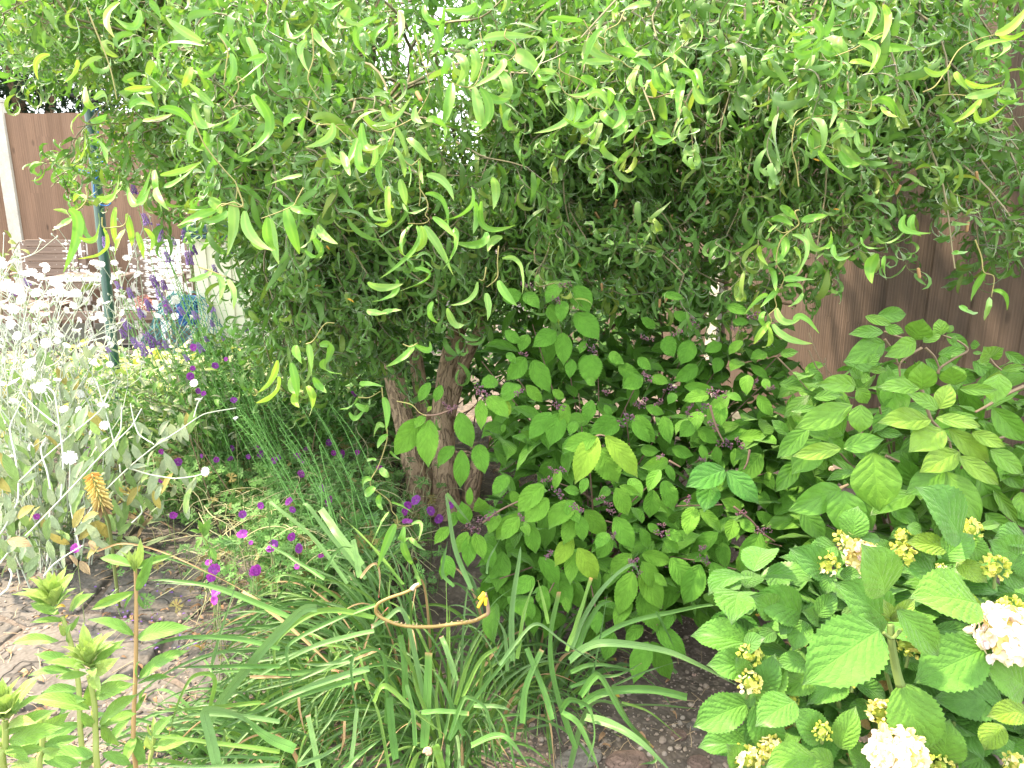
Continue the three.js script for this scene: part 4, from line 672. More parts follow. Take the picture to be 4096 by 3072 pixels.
  for (const [bx, by, tx, ty, w] of [[1930, 420, 1645, 645, 1], [1905, 425, 2080, 690, 1.1]]) leafAt(g, geos, Mg[0], E(bx, by, 1.95), E(tx, ty, 1.92), w, 0.8, 0.2);
  // left sprays before the trunk
  L(C, 2.25, [[1375, 345, 1155, 655, 1.05, 2], [1440, 360, 1437, 750, 0.85, 2], [1410, 330, 1320, 430, 1, 2], [1690, 300, 1790, 590, 1.1, 1], [1855, 200, 1860, 450, 0.75, 2], [1910, 170, 2085, 350, 1, 2], [1830, 560, 1890, 800, 1, 1], [1700, 600, 1690, 910, 0.8, 1], [1640, 570, 1510, 740, 0.95, 1], [2075, 810, 1950, 970, 1, 1], [1740, 1200, 1700, 1010, 1.3, 1], [1870, 1100, 1840, 980, 1.3, 2], [1765, 1050, 1770, 895, 0.7, 2], [1750, 1260, 1670, 1440, 1.05, 2], [1810, 1270, 1880, 1490, 0.95, 2], [1760, 1290, 1750, 1550, 0.9, 1], [1595, 1220, 1480, 1365, 0.9, 2], [2000, 1120, 1920, 1280, 1.1, 2], [2180, 1120, 1970, 1330, 1, 2], [1460, 250, 1425, 300, 1, 3], [1650, 1100, 1620, 1230, 0.9, 1], [1890, 1350, 1950, 1560, 1, 0], [1560, 1450, 1640, 1640, 1, 0], [2110, 70, 2010, 160, 1.1, 1], [1990, 40, 1850, 90, 1.2, 1], [1540, 80, 1490, 220, 1, 1], [1450, 60, 1360, 220, 0.9, 1], [1600, 1500, 1540, 1650, 1, 1], [2100, 930, 2170, 1060, 1.1, 2]], 1);
  // upper, darker part behind
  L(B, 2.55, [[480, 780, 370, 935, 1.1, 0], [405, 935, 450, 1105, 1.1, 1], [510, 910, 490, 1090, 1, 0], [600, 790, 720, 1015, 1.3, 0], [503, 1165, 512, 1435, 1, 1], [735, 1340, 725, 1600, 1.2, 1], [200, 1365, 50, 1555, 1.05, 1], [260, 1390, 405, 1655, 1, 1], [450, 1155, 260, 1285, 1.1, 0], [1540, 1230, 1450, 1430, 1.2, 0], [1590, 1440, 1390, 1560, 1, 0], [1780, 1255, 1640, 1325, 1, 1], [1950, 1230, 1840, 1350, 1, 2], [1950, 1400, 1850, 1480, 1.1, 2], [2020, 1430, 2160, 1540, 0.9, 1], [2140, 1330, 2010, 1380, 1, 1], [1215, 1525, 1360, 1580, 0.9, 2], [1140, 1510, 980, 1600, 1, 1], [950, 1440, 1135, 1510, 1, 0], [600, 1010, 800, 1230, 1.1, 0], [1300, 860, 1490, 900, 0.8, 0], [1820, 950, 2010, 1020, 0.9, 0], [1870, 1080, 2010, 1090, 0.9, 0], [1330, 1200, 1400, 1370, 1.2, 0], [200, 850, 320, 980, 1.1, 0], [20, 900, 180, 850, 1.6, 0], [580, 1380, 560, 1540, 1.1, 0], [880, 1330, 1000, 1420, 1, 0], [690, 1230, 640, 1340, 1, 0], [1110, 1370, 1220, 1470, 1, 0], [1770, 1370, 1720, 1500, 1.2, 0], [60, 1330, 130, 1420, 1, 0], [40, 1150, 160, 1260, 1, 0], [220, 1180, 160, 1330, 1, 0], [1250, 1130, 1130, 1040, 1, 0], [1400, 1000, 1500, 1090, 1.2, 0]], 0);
  // the rest: inner leaves in pairs along arching stems
  const tips = [[1080, 1250, 2.2], [1180, 1290, 2.1], [1290, 1330, 2.1], [1400, 1260, 2.1], [1500, 1210, 2.15], [1590, 1230, 2.2], [1690, 1180, 2.3], [1660, 1020, 2.4], [1730, 900, 2.6], [1560, 960, 2.45], [1450, 900, 2.5], [1350, 880, 2.5], [1250, 850, 2.6], [1120, 820, 2.6], [1040, 780, 2.7], [1150, 700, 2.8], [1290, 760, 2.75], [1560, 780, 2.8], [1650, 830, 2.7], [1270, 960, 2.05], [1200, 1040, 2.2], [1400, 1050, 2.2], [1330, 1130, 2.1], [1100, 1090, 2.25], [1420, 1350, 2.1], [1560, 1090, 2.2], [1210, 700, 2.8], [1690, 760, 2.8], [1480, 760, 2.85], [1390, 800, 2.7]];
  for (const [x, y, d] of tips) {
    const t = D(x, y, d), b = base.clone().add(V(rs(0.16), -0.02, rs(0.16))), mid = b.clone().lerp(t, 0.55).add(V(0, 0.12 + rs(0.04), 0));
    const pts = curve([b, b.clone().lerp(mid, 0.5).add(V(0, 0.06, 0)), mid, t], 26); const mb = new MB(); mb.tube(pts, s => lerp(0.006, 0.0016, s), 6); part(g, 'stem', mb.build(base), woodBrown);
    for (let k = 9; k <= 26; k += 3) { const p = pts[Math.min(26, k)], T = pts[Math.min(26, k + 1)].clone().sub(pts[k - 1]).normalize(), a0 = rr(0, 3.14);
      for (const s of [0, Math.PI]) { if (nLeaf > 296 || R() < 0.28) continue; const o = V(Math.cos(a0 + s), -0.15 - 0.5 * R(), Math.sin(a0 + s)).addScaledVector(T, 0.5).normalize(), len = rr(0.075, 0.125) * (k > 23 ? 0.7 : 1); const m = part(g, 'leaf', pick(geos), M[R() < 0.6 ? 0 : 1]); hang(m, g, p.clone().addScaledVector(o, 0.01), o, V(rs(0.4), 1, rs(0.4)), len, rr(0.9, 1.1)); nLeaf++; } }
  }
  // crowded inner leaves
  { const lo = [0, 1, 2].map(() => leafGeo({ ratio: 0.56, bend: rr(0.3, 1), fold: 0.2, rows: 8, cols: 4, wave: 0.015 })), lm = leafMat([1, 1, 1], { tex: texCalli, bump: 0.0022, coat: 0.06, coatR: 0.5, tr: 0.28 });
    const areas = [[[1070, 1200, 1080, 1290, 2.35, 2.6], 100], [[1090, 1700, 760, 1000, 2.75, 3.3], 620], [[1080, 1700, 620, 800, 3.0, 3.6], 240], [[1080, 1720, 900, 1150, 2.45, 2.9], 470], [[1060, 1640, 1130, 1330, 2.25, 2.6], 260], [[1600, 1780, 900, 1250, 2.3, 2.7], 150]];
    const list = []; for (const [a, n] of areas) for (let k = 0; k < n; k++) { const p = D(rr(a[0], a[1]), rr(a[2], a[3]), rr(a[4], a[5])); if (p.y > 0.05) list.push(p); }
    leafCloud(g, 'inner_foliage', lo, lm, list.length, k => list[k], 0.115, () => { const q = rr(0.75, 1.15); return [0.12 * q, 0.32 * q, 0.026 * q]; }); }
  // bud clusters
  const bud = new THREE.IcosahedronGeometry(1, 1), clGeo = [0, 1, 2, 3].map(() => { const mb = new MB(), lobes = [V(0, 0, 0), V(rr(0.5, 1.2), rs(0.6), rs(0.4)), V(-rr(0.4, 1.2), rs(0.5), rs(0.5))]; for (let k = 0; k < 34; k++) { const c = pick(lobes), u = V(rs(1), rs(1), rs(1)); u.normalize().multiplyScalar(rr(0.25, 0.72)); const s = rr(0.1, 0.165), q = c.clone().add(u); mb.add(bud, new THREE.Matrix4().compose(q, new THREE.Quaternion(), V(s, s, s)), R() < 0.25 ? [1.6, 1.5, 1.6] : [rr(0.7, 1.2), rr(0.7, 1.1), rr(0.7, 1.2)]); } return mb.build(); });
  const budMat = std([0.13, 0.065, 0.09], { roughness: 0.7, vertexColors: true });
  const cl = (K, d, list) => { for (const [x, y, s] of list) { const m = part(g, 'bud_cluster', pick(clGeo), budMat), r = (s || 1) * 0.0115; m.position.copy(K(x, y, d)).sub(base); m.scale.set(r, r, r); m.rotation.set(rs(0.6), rs(0.6), rs(0.8)); } };
  cl(A, 2.06, [[640, 1080, 1.5], [430, 780], [390, 850, 1.1], [465, 940, 1.3], [490, 760], [875, 1050, 0.9], [895, 1110], [820, 1000, 0.9], [170, 1155], [1300, 1280, 1.2], [1310, 1215, 0.8], [1520, 990, 1.2], [1950, 1125, 1.1], [2120, 1260, 1.3], [1650, 1480, 1.1], [1640, 1385, 1.1], [1090, 1490, 1.3], [1080, 1550, 1.2], [920, 1280, 0.9], [400, 1430, 1.1], [1300, 650, 0.9], [800, 565, 0.7]]);
  cl(A, 2.3, [[165, 130, 1.3], [465, 255, 1.3], [1015, 340, 1.6], [1160, 215, 1.1], [1120, 250, 1.1], [1290, 225, 1.1], [1175, 30, 1.5], [1370, 100, 1.3], [855, 150], [1740, 155, 1.7], [1640, 255, 1.4], [1540, 245], [1515, 330], [1710, 410, 1.5], [1815, 545, 1.5], [1920, 560, 1.4], [2060, 50, 1.1], [2190, 100, 1.1], [2040, 740, 1.7], [1640, 680, 1]]);
  cl(B, 2.5, [[460, 900, 1.1], [520, 790, 1.2], [210, 790, 1.2], [740, 1290, 1.4], [1180, 1215, 1.3], [1440, 1170, 1.2], [1555, 1090, 1.2], [1890, 1150, 1], [2050, 1050, 1.8], [200, 1350, 1.1]]);
  cl(C, 2.2, [[1640, 260, 1.2], [1850, 140, 1.8], [1580, 260, 1], [1890, 1160, 1.3], [1785, 1240, 1.3], [1960, 1110, 1], [2190, 1160, 0.9]]);
  const st = (K, d, list) => { for (const p of list) stick(g, 'stem', p.map(([x, y]) => K(x, y, d)), 0.0035, 0.002, woodBrown, 18); };
  st(A, 2.1, [[[1690, 250], [1740, 420], [1800, 540]], [[2010, 600], [1990, 700], [1960, 760]], [[1880, 1060], [2010, 1160], [2110, 1270], [2212, 1340]], [[1360, 690], [1450, 740]], [[760, 500], [800, 483], [845, 490]]]);
  st(C, 2.2, [[[1400, 325], [1500, 320], [1600, 285], [1660, 250]], [[1870, 1190], [2010, 1090], [2150, 1020], [2212, 990]]]);
}

/* ================= broad-leaved shrub at the right ================= */
{
  reseed(1301);
  const base = V(1.36, 0, -2.35);
  const g = thing('viburnum_shrub', 'tall shrub with large smooth yellow-green leaves before the dark right fence', 'shrub', base);
  const geos = [0, 1, 2, 3, 4, 5].map(() => leafGeo({ ratio: rr(0.47, 0.57), a: rr(0.85, 1), b: 0.8, bend: rr(0.3, 1.1), fold: rr(0.08, 0.3), rows: 14, cols: 6, wave: 0.013, skew: rs(0.15), tip: 0.09 }));
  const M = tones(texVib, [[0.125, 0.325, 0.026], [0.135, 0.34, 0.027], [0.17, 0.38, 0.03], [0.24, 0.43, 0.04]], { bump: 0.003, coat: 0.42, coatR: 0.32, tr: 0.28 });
  const A = crop(2996, 1500), B = crop(2996, 750); let n = 0;
  const L = (K, d, list, tone) => { for (const [bx, by, tx, ty, w, tn] of list) { const dd = d + rs(0.04); leafAt(g, geos, M[tn ?? tone], K(bx, by, dd), K(tx, ty, dd - 0.02 + rs(0.03)), w || 1, 0.85, 0.22); n++; } };
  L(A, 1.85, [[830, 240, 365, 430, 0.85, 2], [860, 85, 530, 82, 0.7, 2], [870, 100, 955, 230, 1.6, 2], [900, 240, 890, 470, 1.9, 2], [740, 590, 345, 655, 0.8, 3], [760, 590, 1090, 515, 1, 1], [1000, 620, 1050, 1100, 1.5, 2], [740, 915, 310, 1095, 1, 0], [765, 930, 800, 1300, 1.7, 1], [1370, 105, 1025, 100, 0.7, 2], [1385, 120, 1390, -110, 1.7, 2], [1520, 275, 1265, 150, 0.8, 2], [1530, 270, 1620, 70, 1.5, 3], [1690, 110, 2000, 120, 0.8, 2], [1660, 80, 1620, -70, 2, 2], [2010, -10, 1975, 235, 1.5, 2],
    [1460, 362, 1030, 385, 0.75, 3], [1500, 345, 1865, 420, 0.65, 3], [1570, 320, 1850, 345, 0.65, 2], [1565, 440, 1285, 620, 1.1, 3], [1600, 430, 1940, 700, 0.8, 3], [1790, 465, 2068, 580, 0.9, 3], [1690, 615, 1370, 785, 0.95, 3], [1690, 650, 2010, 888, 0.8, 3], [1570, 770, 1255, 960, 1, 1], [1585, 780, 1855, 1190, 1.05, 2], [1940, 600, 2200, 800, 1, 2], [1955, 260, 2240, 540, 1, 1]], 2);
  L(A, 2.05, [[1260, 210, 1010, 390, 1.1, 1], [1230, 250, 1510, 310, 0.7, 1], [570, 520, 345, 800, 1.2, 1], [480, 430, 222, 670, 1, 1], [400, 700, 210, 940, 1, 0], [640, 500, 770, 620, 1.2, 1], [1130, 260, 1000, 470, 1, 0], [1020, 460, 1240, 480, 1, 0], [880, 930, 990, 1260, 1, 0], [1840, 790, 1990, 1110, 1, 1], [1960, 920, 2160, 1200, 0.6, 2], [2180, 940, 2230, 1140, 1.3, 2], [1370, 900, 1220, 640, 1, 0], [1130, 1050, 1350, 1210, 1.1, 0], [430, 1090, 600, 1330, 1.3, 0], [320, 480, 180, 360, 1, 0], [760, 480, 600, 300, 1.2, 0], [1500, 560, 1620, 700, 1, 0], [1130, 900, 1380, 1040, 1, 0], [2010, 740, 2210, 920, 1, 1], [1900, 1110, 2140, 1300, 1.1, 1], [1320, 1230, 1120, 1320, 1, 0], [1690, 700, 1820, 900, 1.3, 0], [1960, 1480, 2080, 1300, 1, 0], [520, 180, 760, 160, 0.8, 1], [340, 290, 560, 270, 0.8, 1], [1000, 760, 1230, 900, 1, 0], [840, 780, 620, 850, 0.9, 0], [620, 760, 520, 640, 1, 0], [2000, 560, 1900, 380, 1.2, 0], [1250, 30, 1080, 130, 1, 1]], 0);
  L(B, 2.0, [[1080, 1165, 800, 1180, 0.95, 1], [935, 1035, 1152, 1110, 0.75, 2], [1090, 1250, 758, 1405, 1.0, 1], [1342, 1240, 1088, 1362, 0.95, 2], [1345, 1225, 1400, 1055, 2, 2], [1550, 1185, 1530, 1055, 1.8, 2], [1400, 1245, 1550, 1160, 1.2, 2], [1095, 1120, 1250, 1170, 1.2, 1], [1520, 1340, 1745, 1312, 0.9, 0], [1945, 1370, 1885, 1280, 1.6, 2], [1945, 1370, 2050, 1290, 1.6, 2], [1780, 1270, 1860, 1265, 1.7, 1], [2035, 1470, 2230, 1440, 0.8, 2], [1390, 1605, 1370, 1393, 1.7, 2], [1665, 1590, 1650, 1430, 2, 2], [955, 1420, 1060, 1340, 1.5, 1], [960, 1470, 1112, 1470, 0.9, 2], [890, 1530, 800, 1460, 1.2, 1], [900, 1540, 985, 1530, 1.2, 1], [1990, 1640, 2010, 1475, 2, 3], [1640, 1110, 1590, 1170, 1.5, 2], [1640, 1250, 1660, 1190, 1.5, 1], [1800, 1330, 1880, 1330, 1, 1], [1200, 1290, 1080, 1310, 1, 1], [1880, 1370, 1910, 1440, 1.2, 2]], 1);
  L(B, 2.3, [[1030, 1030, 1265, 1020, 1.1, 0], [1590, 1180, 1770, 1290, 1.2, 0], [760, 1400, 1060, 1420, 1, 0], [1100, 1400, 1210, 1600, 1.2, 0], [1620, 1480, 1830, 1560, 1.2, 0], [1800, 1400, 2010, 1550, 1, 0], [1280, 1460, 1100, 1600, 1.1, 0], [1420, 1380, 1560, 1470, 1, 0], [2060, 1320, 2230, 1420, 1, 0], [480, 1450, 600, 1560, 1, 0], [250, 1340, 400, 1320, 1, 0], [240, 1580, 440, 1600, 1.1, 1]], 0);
  const st = (K, d, list, r = 0.0045) => { for (const p of list) stick(g, 'stem', p.map(([x, y, q]) => K(x, y, d + (q || 0))), r, r * 0.6, woodPale, 18); };
  st(B, 2.05, [[[1390, 1290], [1290, 1350], [1215, 1420], [1215, 1520]], [[1520, 1500], [1540, 1450], [1660, 1370], [1760, 1310], [1690, 1240], [1560, 1190]], [[1420, 1290], [1490, 1360], [1530, 1450]], [[1930, 1370], [1980, 1430], [2030, 1470]], [[1090, 1220], [1160, 1320], [1200, 1420]], [[1090, 1160], [1200, 1200], [1330, 1230]]], 0.004);
  st(A, 1.98, [[[2212, 90], [2080, 150], [1930, 240], [1820, 300]], [[1380, 110], [1400, 150], [1460, 350], [1520, 420], [1620, 560], [1600, 760]], [[1100, 650], [1210, 700]], [[900, 240], [900, 560]], [[2212, 450], [2010, 510]], [[730, 915], [800, 880]]], 0.005);
  for (const [x, y, d] of [[1870, 1010, 1.9], [1990, 900, 1.98], [2090, 980, 1.95], [1930, 820, 2.05], [2060, 790, 2.05], [1800, 960, 2.05], [2130, 850, 2.1], [1900, 880, 2.0]]) { const t = D(x, y, d); stick(g, 'stem', [base.clone().add(V(rs(0.12), -0.03, rs(0.12))), base.clone().lerp(t, 0.5).add(V(rs(0.05), 0.12, rs(0.05))), t], 0.006, 0.0028, woodPale, 20); for (let k = 0; k < 9; k++) { const q = base.clone().lerp(t, rr(0.35, 0.95)).add(V(rs(0.1), rr(0, 0.12), rs(0.1))); const o = V(rs(1), rs(0.5) - 0.1, rs(1)).normalize(); const m = part(g, 'leaf', pick(geos), M[R() < 0.7 ? 0 : 1]); hang(m, g, q, o, V(rs(0.4), 1, rs(0.4)), rr(0.09, 0.14)); n++; } }
  { const lm = leafMat([1, 1, 1], { tex: texVib, bump: 0.003, coat: 0.28, coatR: 0.34, tr: 0.28 }), list = []; for (let k = 0; k < 330; k++) list.push(D(rr(1720, 2280), rr(800, 1200), rr(2.1, 2.6))); leafCloud(g, 'inner_foliage', geos.slice(0, 3), lm, list.length, k => list[k], 0.13, () => { const q = rr(0.8, 1.2); return [0.135 * q, 0.335 * q, 0.027 * q]; }); }
  // bare dead twigs by the fence
  const B2 = crop(2996, 750); for (const p of [[[480, 1310], [540, 1440], [600, 1520]], [[480, 1170], [510, 1250], [580, 1400], [690, 1540]], [[610, 1370], [620, 1450], [630, 1540]], [[230, 1370], [310, 1450], [380, 1520], [500, 1659]]]) stick(g, 'dead_twig', p.map(([x, y]) => B2(x, y, 2.35)), 0.003, 0.0016, woodPale, 12, 5);
}

/* ================= mophead hydrangea ================= */
{
  reseed(1401);
  const base = V(0.86, 0, -1.42);
  const g = thing('hydrangea', 'low hydrangea with toothed leaves and pale pink and yellow flower heads', 'shrub', base);
  const geos = [0, 1, 2, 3, 4, 5, 6].map(() => leafGeo({ ratio: rr(0.56, 0.66), a: rr(0.82, 0.98), b: 0.78, bend: rr(0.2, 1), fold: rr(0.1, 0.32), rows: 17, cols: 8, teeth: 0.05, wave: 0.012, skew: rs(0.15), tip: 0.12 }));
  const M = tones(texHyd, [[0.098, 0.275, 0.034], [0.115, 0.305, 0.034], [0.145, 0.34, 0.034], [0.225, 0.39, 0.034]], { bump: 0.003, coat: 0.3, coatR: 0.36, tr: 0.25 });
  const yel = tones(texHyd, [[0.55, 0.37, 0.1]], { bump: 0.004, coat: 0.1, tr: 0.3 });
  const A = crop(2996, 1500), B = crop(2996, 2247), C = crop(2000, 2247);
  const L = (K, d, list, tone) => { for (const [bx, by, tx, ty, w, tn] of list) { const dd = d + rs(0.02); leafAt(g, geos, M[tn ?? tone], K(bx, by, dd), K(bx + (tx - bx) * 1.1, by + (ty - by) * 1.1, dd - 0.015 + rs(0.02)), (w || 1) * 1.06, 0.72, 0.2); } };
  L(B, 1.3, [[1050, 545, 485, 950, 1.05, 1], [1090, 265, 920, -110, 1.2, 2], [1190, 385, 1497, 728, 0.8, 2]], 1);
  L(B, 1.38, [[1120, 490, 715, 190, 1, 1], [1840, 335, 1330, 300, 1.2, 2], [1925, 680, 1378, 950, 1, 1], [1240, 975, 1370, 1510, 1.15, 2], [2230, 1010, 1890, 830, 1.3, 2], [600, 1430, 365, 1200, 1.15, 1], [735, 1505, 850, 1190, 0.9, 2], [365, 1120, 78, 1310, 1.1, 1], [520, 1560, 165, 1650, 1, 2], [680, 1640, 450, 1560, 1.1, 2], [960, 1700, 800, 1440, 1, 1], [1560, 1605, 1610, 1295, 1.35, 2], [2030, 1310, 1905, 1500, 1.4, 3], [2240, 1200, 1940, 1240, 1, 3]], 1);
  L(B, 1.48, [[2035, 1125, 1510, 1110, 0.95, 0], [1850, 1255, 1760, 1570, 1.5, 0], [545, 935, 222, 1025, 0.95, 2], [470, 830, 230, 830, 0.95, 1], [775, 965, 495, 1135, 1, 1], [420, 410, 42, 285, 1.05, 1], [550, 440, 690, 262, 1, 1], [655, 85, 620, 250, 1.2, 1], [730, 100, 890, 110, 1.2, 1], [1010, 1150, 810, 1250, 1, 1], [860, 980, 1090, 1110, 1, 0], [1210, 860, 1000, 760, 1, 0], [100, 1060, 200, 765, 1, 0], [240, 1130, 20, 1520, 0.9, 0], [440, 470, 360, 700, 1.1, 1], [560, 460, 430, 400, 1, 1], [330, 470, 260, 580, 1.2, 0], [1240, 780, 1420, 860, 1, 1], [1480, 560, 1800, 580, 0.7, 0], [1690, 220, 1810, 510, 0.9, 3], [1990, 350, 2230, 280, 1, 1], [1570, 1230, 1660, 1290, 1, 0], [1900, 1590, 1720, 1659, 1, 1], [2210, 1560, 1970, 1540, 1.1, 1], [1000, 1560, 1060, 1659, 1, 1]], 1);
  L(A, 1.5, [[1700, 1310, 1368, 935, 1.15, 0], [830, 1310, 872, 1075, 1.4, 1], [1560, 1480, 1780, 1300, 1.2, 1], [1600, 1400, 1282, 1350, 0.9, 3], [1510, 1640, 1205, 1510, 0.95, 0], [645, 1590, 348, 1410, 1, 0], [695, 1375, 478, 1450, 1, 1], [1670, 1500, 1900, 1659, 1, 3], [1990, 1560, 2220, 1680, 1, 1], [2180, 1480, 1945, 1340, 1.2, 1], [2212, 1290, 1985, 1310, 1, 1], [1740, 1310, 1900, 1500, 1.2, 2], [1850, 1230, 2005, 1200, 0.7, 2], [1150, 1420, 1000, 1350, 1.2, 1], [1270, 1220, 1385, 1260, 1.4, 1], [900, 1310, 1050, 1330, 1, 1], [1500, 1480, 1380, 1420, 1, 1], [2212, 1440, 2212, 1640, 1.3, 1], [700, 1400, 720, 1560, 1, 2]], 1);
  L(C, 1.48, [[2000, 1140, 1593, 1312, 1.05, 1], [2035, 830, 1692, 832, 1.1, 1], [2230, 400, 2045, 285, 1.1, 1], [2000, 910, 1905, 775, 1, 1], [2020, 1040, 2000, 1168, 1, 1], [1940, 1659, 1830, 1480, 1.1, 2], [2045, 1150, 2200, 1525, 1.1, 1], [2110, 1280, 2260, 1090, 1, 2], [2030, 1100, 2260, 780, 1.3, 2], [2212, 560, 2090, 640, 1.1, 0], [1960, 700, 2120, 620, 1.1, 0]], 1);
  // inner leaves
  for (let k = 0; k < 70; k++) { const q = D(rr(1610, 2230), rr(1230, 1680), rr(1.5, 1.75)); if (q.y < 0.08) q.y = 0.08 + R() * 0.1; const o = V(rs(1), rs(0.4) - 0.1, rs(1)).normalize(), m = part(g, 'leaf', pick(geos), M[R() < 0.6 ? 0 : 1]); hang(m, g, q, o, V(rs(0.4), 1, rs(0.4) + 0.2), rr(0.08, 0.14)); }
  { const lm = leafMat([1, 1, 1], { tex: texHyd, bump: 0.0035, coat: 0.25, coatR: 0.36, tr: 0.25 }), list = []; for (let k = 0; k < 330; k++) { const p = D(rr(1590, 2290), rr(1230, 1700), rr(1.52, 1.85)); if (p.y > 0.03) list.push(p); } leafCloud(g, 'inner_foliage', geos.slice(0, 3), lm, list.length, k => list[k], 0.125, () => { const q = rr(0.8, 1.2); return [0.107 * q, 0.29 * q, 0.034 * q]; }); }
  for (const [bx, by, tx, ty] of [[430, 1420, 250, 1370], [700, 1540, 520, 1480], [860, 1560, 740, 1480], [980, 1330, 870, 1290], [1090, 1420, 940, 1400], [1060, 1040, 1130, 940]]) leafAt(g, geos, yel[0], B(bx, by, 1.55), B(tx, ty, 1.55), 1.2, 0.7, 0.3);
  // stems
  const gst = std([0.13, 0.19, 0.045], { roughness: 0.7 });
  stick(g, 'stem', [B(1220, 1000, 1.36), B(1180, 850, 1.36), B(1145, 640, 1.35), B(1140, 500, 1.35)], 0.0085, 0.006, gst, 18, 8);
  for (const [x, y, d] of [[1640, 1420, 1.5], [1710, 1560, 1.48], [1800, 1480, 1.5], [1950, 1620, 1.42], [2100, 1450, 1.45], [1830, 1240, 1.55], [2150, 1300, 1.52], [2010, 1330, 1.52], [1900, 1400, 1.42], [2060, 1560, 1.45], [1740, 1350, 1.52], [1620, 1620, 1.5], [1925, 1200, 1.56]]) stick(g, 'stem', [base.clone().add(V(rs(0.15), -0.03, rs(0.12))), base.clone().lerp(D(x, y, d), 0.5).add(V(rs(0.04), 0.05, rs(0.04))), D(x, y, d + 0.02)], 0.006, 0.0035, gst, 14, 7);
  for (const p of [[[1080, 570], [1130, 610], [1150, 615]], [[1220, 545], [1170, 605], [1150, 615]]]) stick(g, 'petiole', p.map(([x, y]) => B(x, y, 1.34)), 0.0035, 0.003, gst, 8, 6);
  for (const [bx, by, tx, ty] of [[1140, 480, 1080, 300], [1140, 480, 1340, 290], [1140, 470, 1060, 420], [1145, 470, 1180, 380], [1150, 480, 1230, 330]]) leafAt(g, geos, M[3], B(bx, by, 1.34), B(tx, ty, 1.33), 0.8, 0.6, 0.4);
  // flower heads
  const sepal = (w, cup) => { const mb = new MB(), n = 5, pts = []; for (let k = 0; k <= n; k++) pts.push(V(0, k / n, cup * (k / n) * (k / n))); const f = frames(pts, V(0, 0, 1)); mb.ribbon(pts, f.side, f.nor, t => w * Math.pow(Math.sin(Math.PI * clamp(t * 0.93 + 0.05)), 0.6) * 0.5, 2, 0.15); return mb.build(); };
  const floret = open => { const mb = new MB(), s = sepal(0.95, open ? 0.12 : 0.6); for (let k = 0; k < 4; k++) { const m = new THREE.Matrix4().makeRotationZ(k * Math.PI / 2 + rs(0.15)).multiply(new THREE.Matrix4().makeRotationX(open ? rr(0.1, 0.35) : rr(0.7, 1.1))).scale(V(rr(0.85, 1.1), rr(0.85, 1.1), 1)); mb.add(s, m); } mb.add(new THREE.IcosahedronGeometry(0.12, 0), new THREE.Matrix4().setPosition(0, 0, 0.08), [0.9, 0.9, 0.6]); return mb.build(); };
  const openG = [0, 1, 2].map(() => floret(true)), shutG = [0, 1, 2].map(() => floret(false));
  const petal = c => new THREE.MeshPhysicalMaterial({ color: new THREE.Color().setRGB(...c), roughness: 0.85, transmission: 0.25, thickness: 0, side: THREE.DoubleSide, vertexColors: true });
  const pinks = [petal([0.84, 0.68, 0.66]), petal([0.85, 0.78, 0.62]), petal([0.84, 0.79, 0.5]), petal([0.85, 0.76, 0.68])], limes = [petal([0.46, 0.50, 0.06]), petal([0.37, 0.47, 0.06]), petal([0.6, 0.57, 0.14])], butter = [petal([0.78, 0.68, 0.25]), petal([0.74, 0.66, 0.18])];
  const head = (K, d, x, y, r, kind) => {
    const c = K(x, y, d), R0 = r * KS / FPX * d, h = new THREE.Group(); h.name = 'flower_head'; h.position.copy(c).sub(base); g.add(h);
    const n = kind === 'big' ? 74 : Math.max(16, Math.round(16 + r * 0.2)), up = V(0, 1, 0).lerp(toCam(c), 0.55).normalize(), ctr = c.clone().addScaledVector(up, -R0 * 0.35);
    for (let k = 0; k < n; k++) { const t = (k + 0.5) / n, ph = k * 2.39996, ct = 1 - t * 1.15, stt = Math.sqrt(Math.max(0, 1 - ct * ct)); const b = basis(V(0.2, 0, 1).cross(up), up); const dir = b.x.clone().multiplyScalar(Math.cos(ph) * stt).addScaledVector(b.y, Math.sin(ph) * stt).addScaledVector(b.z, ct).normalize();
      const rad = R0 * (kind === 'big' ? rr(0.9, 1.06) : rr(0.85, 1.15)), q = ctr.clone().addScaledVector(dir, rad * 0.95);
      const yellowish = kind === 'big' ? Math.abs(t - 0.3) < 0.2 && R() < 0.6 : true, m = part(h, 'floret', kind === 'big' ? (R() < 0.85 ? pick(openG) : pick(shutG)) : pick(R() < 0.4 ? openG : shutG), kind === 'big' ? (yellowish ? pick([butter[0], pinks[2]]) : pick(pinks)) : kind === 'cream' ? pick([butter[0], limes[0], limes[2], pinks[2]]) : pick(limes));
      const bb = basis(V(rs(1), rs(1), rs(1)), dir), s = kind === 'big' ? R0 * rr(0.30, 0.36) : R0 * rr(0.3, 0.46); TMP.copy(mat4(q.clone().sub(c), bb.x, bb.y, bb.z, s, s, s)); TMP.decompose(m.position, m.quaternion, m.scale); }
    const core = part(h, 'flower_core', new THREE.IcosahedronGeometry(R0 * (kind === 'big' ? 0.72 : 0.55), 2), kind === 'big' ? butter[0] : limes[1]); core.position.copy(ctr).sub(c);
    stick(g, 'flower_stalk', [c.clone().addScaledVector(up, -R0 * 0.5), c.clone().add(V(rs(0.01), -R0 * 2.2, rs(0.01)))], 0.0028, 0.003, gst, 4, 6);
  };
  head(B, 1.36, 2075, 560, 225, 'big'); head(B, 1.33, 1200, 1530, 205, 'big'); head(A, 1.52, 930, 1470, 150, 'big');
